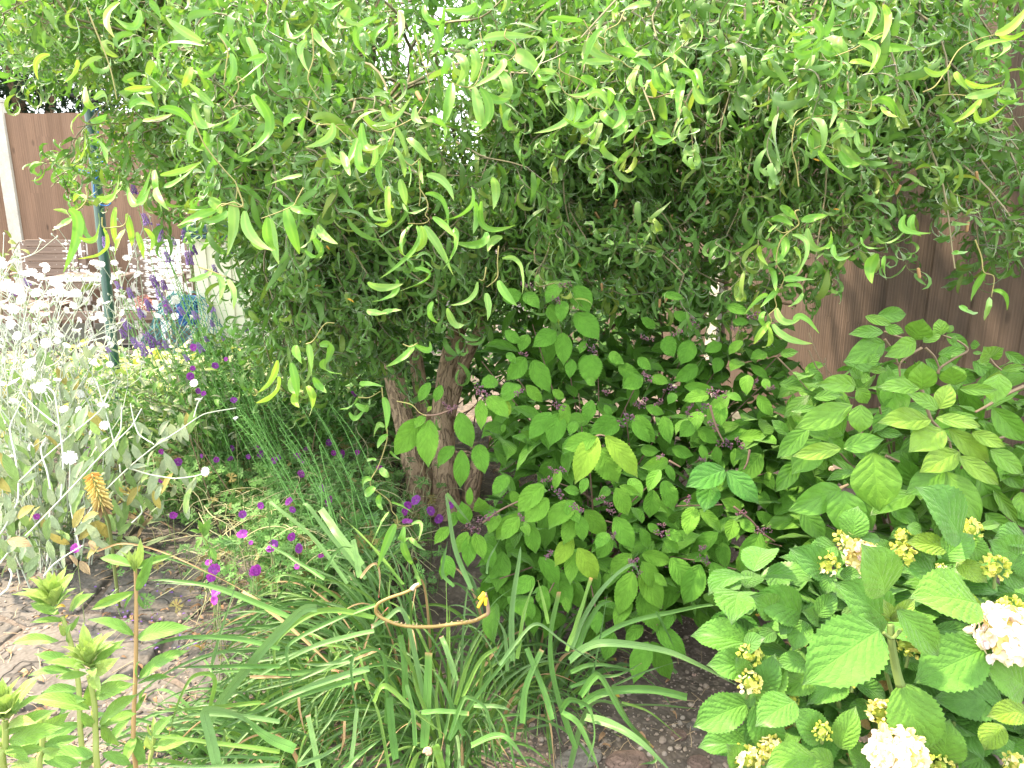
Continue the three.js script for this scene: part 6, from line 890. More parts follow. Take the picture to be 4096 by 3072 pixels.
    const f = new THREE.Group(); f.name = 'foliage'; g.add(f); tag(f, null, null, null, 'stuff'); g.updateMatrixWorld(true); const fm = leafMat([1, 1, 1], { tex: texCalli, bump: 0.002, coat: 0, tr: 0.28, rough: 1 }); campLeaf.forEach((q, i) => many(f, 'leaf_mass', q, fm, lists[i], cols[i])); }
  // flowers seen open
  for (const [x, y, d, s] of [[560, 670, 2.5, 0.02], [830, 250, 2.65, 0.017], [745, 450, 2.6, 0.015], [845, 410, 2.65, 0.014], [1655, 780, 2.68, 0.014], [120, 60, 2.6, 0.018], [320, 110, 2.6, 0.017], [1560, 70, 2.85, 0.013], [1600, 200, 2.8, 0.011], [1895, 350, 2.8, 0.008], [235, 1400 - 1500 + 95, 2.9, 0.02], [515, 280, 2.55, 0.012]]) campionFlower(g, K(x, y, d), V(rs(0.5), 0.8, 0.6).normalize(), s, true);
  const K2 = crop(0, 750);
  for (const [x, y, d, s] of [[250, 690, 3.1, 0.021], [380, 660, 3.2, 0.016], [260, 770, 3.05, 0.021], [450, 760, 3.1, 0.02], [50, 690, 3.1, 0.022], [60, 790, 3.0, 0.022], [140, 820, 3.0, 0.02], [350, 930, 3.0, 0.02], [240, 1420, 2.7, 0.022], [330, 790, 3.1, 0.016], [180, 900, 3.0, 0.02], [420, 850, 3.1, 0.018], [20, 620, 3.1, 0.018], [480, 800, 3.1, 0.015], [300, 850, 3.0, 0.018], [90, 870, 3.0, 0.018], [100, 980, 2.9, 0.02], [20, 930, 2.9, 0.02]]) campionFlower(cps[0], K2(x, y, d), V(rs(0.5), 0.7, 0.7).normalize(), s, true);
  for (const [x, y, d, s] of [[765, 610, 3.9, 0.022], [790, 650, 3.9, 0.016], [1020, 570, 4, 0.018], [1260, 490, 4, 0.016], [1385, 550, 4, 0.019], [1110, 700, 3.9, 0.018], [945, 880, 3.8, 0.018], [805, 920, 3.8, 0.017], [1120, 850, 3.9, 0.018], [1415, 905, 3.9, 0.02], [1240, 970, 3.9, 0.015], [990, 1010, 3.8, 0.016], [1410, 1040, 3.9, 0.018], [800, 1030, 3.8, 0.016], [1690, 930, 3.9, 0.014], [830, 1070, 3.8, 0.016], [960, 690, 3.9, 0.015], [920, 610, 3.9, 0.016], [1190, 780, 3.9, 0.014], [900, 760, 3.9, 0.012]]) campionFlower(cps[1], K2(x, y, d), V(rs(0.5), 0.7, 0.7).normalize(), s, true);
}

/* ================= cranesbill: cut leaves, magenta flowers ================= */
{
  reseed(1701);
  const base = Gd(520 / 2212 * 4096, 1060 / 2212 * 4096).setY(0);
  const g = thing('cranesbill_patch', 'spreading patch of finely cut leaves dotted with magenta flowers', 'ground cover', base);
  const cut = () => { const mb = new MB(); for (let k = 0; k < 7; k++) { const a = (k - 3) * 0.72, L = 1 - 0.06 * Math.abs(k - 3), mtx = new THREE.Matrix4().makeRotationZ(-a).multiply(new THREE.Matrix4().makeRotationX(rs(0.35))); for (const [o, l, s] of [[0, 1, 0], [-0.42, 0.5, 0.42], [0.42, 0.5, 0.42]]) { const p0 = V(0, s * L, 0), p1 = V(Math.sin(o) * l * L, s * L + Math.cos(o) * l * L * (s ? 1 : 1), 0.05); const pts = [0, 0.33, 0.66, 1].map(t => p0.clone().lerp(p1, t)), f = frames(pts, V(0, 0, 1)), q = new MB(); q.ribbon(pts, f.side, f.nor, t => 0.075 * Math.pow(Math.sin(Math.PI * (0.12 + 0.86 * t)), 0.7), 1, 0); mb.add(q.build(), mtx); } } mb.tube([V(0, 0, 0), V(0, -0.5, -0.9), V(0, -0.7, -2.4)], 0.025, 3, [1.3, 1.1, 0.8]); return mb.build(); };
  const gs = [0, 1, 2, 3].map(cut), mt = new THREE.MeshPhysicalMaterial({ color: 0xffffff, vertexColors: true, roughness: 0.95, transmission: 0.3, thickness: 0, clearcoat: 0.12, clearcoatRoughness: 0.5, side: THREE.DoubleSide });
  const lists = gs.map(() => []), cols = gs.map(() => []), straw = [];
  const inside = (sx, sy) => sx > 230 && sx < 930 && sy > 815 && sy < 1330 && !(sx < 450 && sy > 1120 + (sx - 230) * 0.25) && !(sx < 330 && sy > 1080);
  for (let k = 0; k < 19000; k++) {
    const sx = rr(215, 960), sy = R() < 0.35 ? rr(810, 1000) : rr(830, 1400); const thin = inside(sx, sy) ? 1 : 0.12; if (R() > thin || (sx > 840 && sx < 1010 && sy > 930 && R() < 0.75)) continue; if (sx < 560 && sy > 1150 && R() < 0.75) continue; const p = Gd(sx / 2212 * 4096, sy / 2212 * 4096);
    p.y = rr(0.03, 0.26) * smooth(0, 0.3, vnoise(p.x * 3 + 7, p.z * 3)) + 0.02; const up = V(rs(0.6), rr(0.3, 1), rs(0.6) + 0.25).normalize(), b = basis(V(rs(1), rs(0.5), rs(1)), up), s = rr(0.018, 0.036), c = pick([0, 1, 2, 3]);
    lists[c].push(mat4(p, b.x, b.y, b.z, s, s, s)); const q = rr(0.75, 1.25), y = R() < 0.06; cols[c].push(y ? [0.26, 0.22, 0.06] : [0.13 * q, 0.30 * q, 0.06 * q]);
  }
  const fo = new THREE.Group(); fo.name = 'foliage'; g.add(fo); tag(fo, null, null, null, 'stuff'); g.updateMatrixWorld(true);
  gs.forEach((q, k) => many(fo, 'cut_leaf', q, mt, lists[k], cols[k]));
  // wiry pale stems
  const wire = (() => { const mb = new MB(); mb.tube(curve([V(0, 0, 0), V(0.3, 0.25, 0.05), V(0.6, 0.3, -0.06), V(1, 0.12, 0.05)], 10), 0.006, 4); return mb.build(); })();
  for (let k = 0; k < 900; k++) { const sx = rr(225, 940), sy = rr(900, 1330); if (!inside(sx, sy)) continue; const p = Gd(sx / 2212 * 4096, sy / 2212 * 4096); p.y = rr(0.01, 0.2); const q = new THREE.Quaternion().setFromEuler(new THREE.Euler(rs(0.5), rr(0, 6.28), rs(0.4))), s = rr(0.14, 0.3); straw.push(new THREE.Matrix4().compose(p, q, V(s, s, s))); }
  many(g, 'wiry_stems', wire, std([0.42, 0.40, 0.22], { roughness: 0.8 }), straw);
  // magenta flowers, one part each
  const petal = (() => { const n = 4, pts = []; for (let s = 0; s <= n; s++) pts.push(V(0, 0.05 + s / n * 0.95, 0.16 * Math.sin(s / n * 2.2))); const f = frames(pts, V(0, 0, 1)), q = new MB(); q.ribbon(pts, f.side, f.nor, t => 0.08 + 0.46 * Math.pow(Math.sin(Math.PI * (0.08 + 0.72 * t)), 0.9), 4, 0.06, (t, x) => { const v = Math.abs(x) < 0.1 ? 0.7 : 1, c = smooth(0.25, 0.05, t); return [lerp(v, 1.4, c), lerp(v * 0.9, 3.5, c), lerp(v, 1.2, c)]; }); return q.build(); })();
  const flower = () => { const mb = new MB(); for (let k = 0; k < 5; k++) mb.add(petal, new THREE.Matrix4().makeRotationZ(k * 1.2566 + rs(0.08)).multiply(new THREE.Matrix4().makeRotationX(rr(0, 0.3)))); return mb.build(); };
  const fg = [0, 1, 2].map(flower), fm = [[0.33, 0.035, 0.40], [0.40, 0.05, 0.42], [0.28, 0.05, 0.38]].map(c => new THREE.MeshPhysicalMaterial({ color: new THREE.Color().setRGB(...c), vertexColors: true, roughness: 0.9, transmission: 0.35, thickness: 0, side: THREE.DoubleSide }));
  const stalk = std([0.2, 0.26, 0.1]);
  const fl = (ox, oy, list) => { for (const [x, y, s] of list) { const sx = ox + x * KS, sy = oy + y * KS, gp = Gd(sx, sy); if (gp.z < -5.2 || sy < 1450) gp.copy(P(sx, sy, 4.2)); let p = P(sx, sy, Math.max(1.9, depthOf(gp) * 0.8)); const m = part(g, 'flower', pick(fg), pick(fm)), n = toCam(p).add(V(rs(0.7), 0.5 + rs(0.4), rs(0.4))).normalize(), b = basis(V(rs(1), rs(1), rs(0.3)), n), r = 0.017 * (s || 1); TMP.copy(mat4(p.clone().sub(base), b.x, b.y, b.z, r, r, r)); TMP.decompose(m.position, m.quaternion, m.scale); if (p.y > 0.04 && p.y < 0.7) stick(g, 'flower_stalk', [p.clone().addScaledVector(n, -0.002), p.clone().add(V(rs(0.01), -p.y * 0.5, rs(0.01))), p.clone().add(V(rs(0.03), -p.y, rs(0.03)))], 0.0012, 0.0016, stalk, 5, 4); } };
  fl(0, 1500, [[705, 610], [1430, 700, 1.1], [1300, 615, 0.8], [1625, 650, 0.6], [1860, 590, 0.9], [1250, 440, 0.6], [1880, 205, 0.9], [1715, 255, 0.9], [1830, 390, 0.8], [1850, 670, 0.8], [1740, 680, 0.8], [1395, 1125, 0.85], [1950, 1285, 1.15], [1950, 1120, 0.9], [610, 1395, 1], [1715, 1575, 1], [1700, 1630, 0.8], [2040, 1580, 0.8], [2180, 1400, 0.9], [295, 1140, 0.7], [1295, 850, 0.6], [1530, 10, 1], [2090, 640, 1], [2000, 655, 0.7], [1680, 1510, 0.7], [2100, 1050, 0.8], [2020, 1350, 0.5], [1590, 130, 0.8], [1640, 150, 0.7], [640, 690, 0.8]]);
  fl(1000, 1500, [[200, 685, 1], [235, 665, 0.8], [380, 650, 1], [445, 590, 1], [415, 700, 0.8], [630, 545, 1], [735, 635, 1.2], [860, 625, 0.8], [410, 795, 1], [580, 910, 0.9], [625, 1010, 1.25], [320, 1020, 1.1], [345, 1080, 0.8], [1340, 1010, 1.25], [1265, 1050, 1], [1240, 1100, 0.9], [1450, 1095, 1.05], [1515, 1155, 1.05], [1265, 1185, 1.15], [1610, 1045, 0.9], [165, 1395, 1], [385, 1395, 1], [330, 1300, 0.9], [1040, 740, 0.8], [45, 1570, 1.1], [90, 600, 1], [50, 585, 0.8], [670, 630, 0.8], [830, 155, 0.9], [190, 1360, 0.9], [570, 1450, 0.6], [380, 1540, 0.6]]);
  fl(0, 2247, [[1725, 60, 1.05], [1700, 120, 0.9], [2050, 65, 0.9], [1745, 245, 1.05], [1730, 310, 0.8], [2020, 110, 0.6]]);
  fl(0, 750, [[1560, 1285, 1], [1730, 1435, 0.9], [1530, 1515, 0.9], [1550, 1455, 0.7], [1820, 1380, 0.6], [1330, 950, 0.4]]);
}

/* ================= purple toadflax ================= */
{
  reseed(1801);
  const green = std([0.16, 0.26, 0.11], { roughness: 0.8 }), purple = [[0.32, 0.19, 0.52], [0.38, 0.24, 0.58], [0.24, 0.12, 0.4]].map(c => new THREE.MeshPhysicalMaterial({ color: new THREE.Color().setRGB(...c), roughness: 0.9, transmission: 0.25, thickness: 0, side: THREE.DoubleSide }));
  const lanceMat = leafMat([0.15, 0.35, 0.09], { vc: true, coat: 0.15, tr: 0.3 });
  const spikeGeo = () => { const mb = new MB(), fl = new THREE.IcosahedronGeometry(0.5, 0); for (let k = 0; k < 34; k++) { const t = k / 34, a = k * 2.4, r = lerp(0.2, 0.1, t) * rr(0.6, 1.5); for (const [dx, dy, s] of [[0, 0, 0.15], [0.05, 0.07, 0.1], [0.06, -0.05, 0.09]]) { mb.add(fl, new THREE.Matrix4().compose(V(Math.cos(a) * (r + dx), t + dy, Math.sin(a) * (r + dx)), new THREE.Quaternion().setFromEuler(new THREE.Euler(a, t * 9, 0)), V(s * (1.2 - t * 0.7), s * (1.4 - t * 0.8), s * 0.8))); } } return mb.build(); };
  const sg = [0, 1, 2].map(spikeGeo);
  const wand = (g, b, t, leafy, spike, r = 0.0028) => {
    const mid = b.clone().lerp(t, 0.5).add(V(rs(0.02), 0.03, rs(0.03))), pts = curve([b, mid, t], 30), mb = new MB(); mb.tube(pts, s => lerp(r, r * 0.5, s), 5, [1.6, 1.5, 1.4]); const n = leafy ? Math.round(b.distanceTo(t) / 0.0085) : Math.round(b.distanceTo(t) / 0.03);
    for (let k = 1; k < n; k++) { const f = k / n * 29, i = Math.floor(f), p = pts[i].clone().lerp(pts[i + 1], f - i), T = pts[i + 1].clone().sub(pts[i]).normalize(), a = k * 2.4, o = V(Math.cos(a), 0.1, Math.sin(a)); o.addScaledVector(T, -o.dot(T) + 0.55).normalize(); const L = (leafy ? rr(0.035, 0.055) : rr(0.015, 0.035)) * (1.15 - 0.55 * k / n), q = [0, 0.33, 0.66, 1].map(s => p.clone().addScaledVector(o, L * s).add(V(0, -L * 0.35 * s * s, 0))), fr = frames(q, T), c = rr(0.8, 1.2); mb.ribbon(q, fr.side, fr.nor, s => Math.max(0.0003, 0.0026 * Math.pow(Math.sin(Math.PI * (0.1 + 0.88 * s)), 0.7)), 2, 0.2, () => [c, c, c]); }
    const s = part(g, 'stem', mb.build(g.position), lanceMat);
    if (spike) { const m = part(s, 'flower_spike', pick(sg), pick(purple)), T = pts[30].clone().sub(pts[28]).normalize(), bb = basis(T, V(rs(1), 0.2, 1)); TMP.copy(mat4(t.clone().addScaledVector(T, -spike * 0.6).sub(g.position), bb.x, bb.y, bb.z, spike * 0.8, spike * 0.85, spike * 0.8)); TMP.decompose(m.position, m.quaternion, m.scale); }
  };
  const K = crop(0, 750);
  const plants = [
    ['purple toadflax with many slender flower spikes leaning across the bench', 620, 960, 3.7, [[1160, 235, .07], [1480, 370, .06], [1545, 470, .07], [1510, 540, .075], [1280, 410, .06], [1340, 540, .06], [1230, 730, .07], [1270, 830, .07], [1040, 830, .06], [1190, 930, .06], [1330, 930, .08], [1120, 990, .06], [1000, 1080, .07], [980, 1160, .06], [1190, 1200, .09], [1260, 1250, .06]], 3.7],
    ['purple toadflax spikes in front of the cream storage box', 700, 930, 3.5, [[1840, 490, .06], [1600, 1270, .06], [1560, 1010, .05], [1690, 940, .06], [1720, 640, .05], [1660, 680, .04], [2050, 1020, .05], [1700, 1080, .04], [1790, 1190, .04]], 3.5],
    ['single purple toadflax spikes beside the upper part of the green pole', 470, 900, 4.0, [[840, 420, .07], [1070, -10, .07], [200, 750, .06], [870, 440, .05]], 4.1],
  ];
  for (const [label, bx, by, d, tips, dt] of plants) {
    const base = D(bx, by, d).setY(0), g = thing('toadflax', label, 'flowering plant', base, 'purple toadflax plants');
    for (const [x, y, sp] of [...tips, ...tips.filter(() => R() < 0.4).map(([x, y, s]) => [x + rs(130), y + 40 + rs(110), s * rr(0.7, 1)])]) { const t = K(x, y, dt + rs(0.15)), b = V(lerp(base.x, t.x, 0.35) + rs(0.12), -0.01, base.z + rs(0.15)); wand(g, b, t, R() < 0.35, sp); }
  }
  // leafy stems without flowers, leaning left
  const C = crop(1000, 1500), base = C(850, 1150, 2.75).setY(0), g = thing('toadflax', 'bright green unopened toadflax stems with narrow leaves beside the trunk', 'leafy plant', base);
  for (const [x0, y0, x1, y1, d] of (l => [...l, ...l.map(([a, b, c, e, d]) => { const u = rs(150), w = rs(70); return [a + u, b + w, c + u + rs(60), e + w + rs(60), d + rs(0.2)]; })])([[890, 780, 640, 230, 3.1], [800, 860, 515, 260, 3.0], [620, 1010, 330, 520, 2.95], [420, 1000, 0, 260, 2.9], [560, 960, 230, 330, 3.0], [930, 1150, 700, 640, 2.85], [760, 1100, 560, 560, 2.85], [1010, 1200, 900, 820, 2.8], [500, 1180, 380, 850, 2.8], [300, 860, -60, 320, 3.1], [700, 1180, 610, 830, 2.8], [200, 830, -260, 180, 3.3], [100, 800, -330, -20, 3.4], [330, 780, -200, -160, 3.4], [480, 640, 120, 60, 3.4], [250, 600, -60, -20, 3.5], [700, 640, 420, 160, 3.3]])) { const t = C(x1, y1, d), b = C(x0, y0, d).lerp(C(x0 + (x0 - x1) * 0.3, y0 + (y0 - y1) * 0.3, d), 0.4); if (b.y < 0) b.y = 0; wand(g, b, t, true, 0, 0.0026); }
}

/* ================= leafy stems in the left foreground ================= */
{
  reseed(1901);
  const K = crop(0, 2247), K1 = crop(0, 1500);
  const geos = [0, 1, 2, 3, 4].map(() => leafGeo({ ratio: rr(0.26, 0.34), a: rr(0.8, 0.95), b: 0.85, bend: rr(0.2, 0.9), fold: rr(0.2, 0.45), rows: 12, cols: 6, teeth: 0.03, wave: 0.012, tip: 0.1 }));
  const M = tones(texLance, [[0.19, 0.41, 0.06], [0.24, 0.46, 0.06], [0.42, 0.6, 0.12]], { bump: 0.0025, coat: 0.25, coatR: 0.4, tr: 0.32 });
  const stemM = std([0.24, 0.3, 0.07], { roughness: 0.6 }), stemRed = std([0.34, 0.22, 0.09], { roughness: 0.6 });
  const plant = (label, Kf, d, stem, leaves, bud, mat, extra) => {
    const q = stem.map(([x, y]) => Kf(x, y, d)), foot = q[0].clone().setY(0), g = thing('border_plant', label, 'leafy plant', foot, 'tall leafy stems in the left foreground');
    stick(g, 'stem', [foot.clone(), q[0].clone().lerp(foot, 0.5), ...q], 0.0055, 0.0042, mat, 40, 8);
    for (const [bx, by, tx, ty, w, t] of leaves) leafAt(g, geos, M[t ?? 1], Kf(bx, by, d), Kf(tx, ty, d + rs(0.04)), w || 1, 0.6, 0.35);
    if (bud) { const [x, y, r] = bud, c = Kf(x, y, d), R0 = r * KS / FPX * d; for (let k = 0; k < 34; k++) { const a = k * 2.4 + rs(0.5), t = k / 34, o = V(Math.cos(a) * (0.2 + t * 0.8), 1.1 - t * 0.9, Math.sin(a) * (0.2 + t * 0.8)).normalize(); const m = part(g, 'bud_leaf', pick(geos), M[t < 0.75 ? 2 : 1]); hang(m, g, c.clone().addScaledVector(o, R0 * 0.15).add(V(0, -R0 * 0.35 + rs(R0 * 0.2), 0)), o, V(0, 1, 0), R0 * rr(0.8, 2.0), rr(0.8, 1.2)); } }
  };
  plant('tall leafy stem with a spiky green bud head, furthest back at lower left', K, 1.5, [[660, 1500], [630, 980], [580, 700], [540, 560], [500, 440]], [[480, 420, 240, 330, 0.9, 1], [520, 470, 240, 490, 0.7, 1], [560, 400, 680, 230, 0.9, 2], [580, 400, 770, 250, 0.8, 1], [480, 640, 100, 660, 0.8, 1], [560, 660, 600, 480, 0.8, 1], [520, 600, 470, 500, 1.3, 2], [590, 700, 780, 620, 0.9, 1], [600, 840, 270, 740, 1.1, 0], [590, 880, 220, 920, 1, 0], [620, 900, 450, 940, 0.8, 1], [640, 1030, 330, 1060, 0.9, 0], [650, 1060, 470, 1240, 1, 0], [650, 1300, 300, 1420, 1, 0], [660, 1340, 870, 1210, 1, 0], [570, 560, 640, 430, 0.9, 1]], [430, 300, 165], stemM);
  plant('leafy stem with a spiky bud head in the middle of the left foreground', K, 1.3, [[790, 1700], [770, 1400], [760, 1150], [735, 1000], [715, 910]], [[700, 900, 460, 940, 1, 1], [730, 860, 1010, 620, 0.8, 1], [760, 900, 965, 770, 1.1, 2], [740, 910, 810, 1050, 1, 2], [690, 1110, 380, 1100, 0.9, 0], [730, 1190, 220, 1110, 0.8, 1], [770, 1080, 1090, 980, 1.1, 1], [780, 1070, 980, 1060, 1, 1], [760, 1330, 650, 1200, 1.3, 1], [800, 1310, 1120, 1060, 1, 1], [800, 1340, 1110, 1220, 1.2, 1], [760, 1560, 540, 1560, 1.2, 0], [820, 1540, 1060, 1640, 1.2, 0], [760, 1580, 240, 1610, 0.9, 0], [730, 960, 690, 1180, 0.9, 1], [770, 1600, 640, 1700, 1.2, 1], [820, 1300, 960, 1480, 1, 1]], [710, 790, 170], stemM);
  plant('blurred pale leafy stem with bud head in the bottom left corner', K, 1.08, [[40, 1750], [40, 1500], [45, 1380], [40, 1280]], [[60, 1340, 300, 1300, 1, 2], [30, 1400, 470, 1190, 0.9, 1], [70, 1450, 520, 1330, 1, 1], [40, 1500, 240, 1620, 1.2, 1], [60, 1560, 380, 1500, 1, 1], [20, 1480, -200, 1400, 1, 2], [60, 1640, 300, 1700, 1.2, 2], [40, 1420, -160, 1250, 1, 1], [30, 1560, -120, 1640, 1.1, 2]], [40, 1190, 200], stemM);
  plant('low leafy stem without buds between the bud headed stems at the bottom edge', K, 1.2, [[330, 1800], [340, 1500], [350, 1330]], [[340, 1350, 120, 1270, 1.1, 1], [350, 1350, 570, 1200, 1, 1], [340, 1480, 70, 1440, 1.1, 1], [350, 1490, 650, 1400, 1.1, 0], [345, 1600, 80, 1650, 1.1, 1], [350, 1600, 660, 1640, 1.1, 0], [345, 1330, 290, 1180, 1, 2], [350, 1330, 430, 1190, 1, 2], [340, 1420, 260, 1560, 1, 0], [350, 1540, 500, 1500, 1.2, 1]], null, stemM);
  plant('slender reddish stem with paired pointed leaves beside the strap leaves', K, 1.75, [[1075, 1500], [1080, 1150], [1090, 900], [1095, 600], [1095, 240], [1090, 60]], [[1085, 600, 705, 465, 0.95, 0], [1105, 615, 1555, 530, 0.85, 0], [1090, 240, 730, 385, 0.6, 1], [1100, 240, 1240, -80, 0.7, 0], [1085, 235, 1000, 400, 0.5, 0], [1100, 250, 1165, 385, 0.7, 0], [1080, 40, 800, -30, 0.8, 0], [1105, 50, 1400, -55, 0.7, 0], [1120, 940, 1530, 710, 0.9, 0], [1110, 980, 1390, 930, 0.8, 0], [1110, 930, 1130, 790, 0.7, 0], [1070, 940, 800, 1000, 0.8, 0], [1090, 1190, 840, 1310, 1, 0], [1100, 1200, 1180, 1060, 1, 1], [1090, 1400, 1000, 1640, 1.3, 1], [1095, 1410, 1170, 1640, 1.2, 0], [1060, 1250, 880, 1500, 1, 0], [1130, 1130, 1230, 990, 0.9, 0]], null, stemRed);
  { // its bright young tip
    const g = scene.children[scene.children.length - 1]; for (const [bx, by, tx, ty, w] of [[1080, 1560, 1035, 1400, 0.9], [1100, 1560, 1130, 1310, 0.8], [1080, 1580, 1060, 1480, 1], [1110, 1560, 1090, 1390, 0.7], [1095, 1600, 960, 1410, 0.6]]) leafAt(g, geos, M[2], K1(bx, by, 1.74), K1(tx, ty, 1.73), w, 0.6, 0.4);
  }
  plant('small leafy shoot with a yellow-green tip at the lower left of the strap leaves', K, 1.65, [[1210, 1650], [1230, 1500], [1240, 1400]], [[1230, 1420, 1400, 1230, 1, 0], [1230, 1400, 1240, 1240, 0.7, 2], [1220, 1400, 1190, 1290, 0.7, 2], [1235, 1500, 1540, 1440, 1.1, 1], [1220, 1510, 1180, 1390, 1, 2], [1215, 1600, 1280, 1640, 1.3, 0], [1240, 1400, 1280, 1300, 0.6, 2], [1225, 1480, 1330, 1480, 1, 0]], null, stemM);
  // short weeds at the edge of the bed
  const K3 = crop(0, 1500); const wd = thing('weed', 'small weed seedling with paired leaves in the geranium edge', 'weed', K3(1660, 1500, 2.4).setY(0));
  for (const [bx, by, tx, ty] of [[1610, 1270, 1520, 1250], [1620, 1270, 1590, 1160], [1640, 1300, 1690, 1150], [1620, 1320, 1570, 1410], [1690, 1390, 1610, 1390], [1700, 1390, 1740, 1500], [1690, 1400, 1680, 1470], [1620, 1270, 1640, 1220]]) leafAt(wd, geos, M[0], K3(bx, by, 2.5), K3(tx, ty, 2.48), 1.3, 0.6, 0.4);
  stick(wd, 'stem', [K3(1690, 1560, 2.5), K3(1680, 1400, 2.5), K3(1620, 1270, 2.5)], 0.0018, 0.0012, stemM, 8, 5);
}

/* ================= red hot poker ================= */
{
  reseed(2001);
  const K = crop(0, 1500), top = K(735, 790, 2.36), bot = K(830, 1080, 2.36);
  const g = thing('poker_flower', 'yellow and orange poker flower nodding among the grey leaves', 'flower', K(880, 1320, 2.76).setY(0));
  const cols = [[0.55, 0.2, 0.05], [0.58, 0.31, 0.07], [0.7, 0.5, 0.12], [0.7, 0.55, 0.17], [0.62, 0.48, 0.18], [0.3, 0.21, 0.11]].map(c => std(c, { roughness: 0.6 }));
  const tub = (() => { const m = new MB(); m.tube([V(0, 0, 0), V(0, 0.3, 0), V(0, 0.75, 0), V(0, 1, 0)], [0.07, 0.1, 0.12, 0.08], 6); return m.build(); })();
  for (let k = 0; k < 96; k++) { const t = k / 96, c = top.clone().lerp(bot, t), a = k * 2.4, ax = bot.clone().sub(top).normalize(), o = V(Math.cos(a), 0, Math.sin(a)); o.addScaledVector(ax, -o.dot(ax)).normalize(); const d = o.clone().multiplyScalar(lerp(1.0, 0.62, t)).addScaledVector(ax, lerp(0.3, 0.85, t)).normalize(); const m = part(g, 'floret', tub, cols[Math.min(5, t < 0.12 ? 1 : Math.floor(1.6 + t * 3.6 + rr(0, 0.9)))]); hang(m, g, c, d, V(0, 1, 0.2), lerp(0.027, 0.04, t) * (t > 0.85 ? 0.75 : 1) * rr(0.85, 1.12), t > 0.6 ? 0.4 : 0.62); }
  stick(g, 'stem', [K(740, 800, 2.36), bot, K(862, 1150, 2.42), K(885, 1260, 2.6), K(880, 1320, 2.76).setY(0)], 0.005, 0.006, std([0.2, 0.25, 0.08]), 16, 7);
}

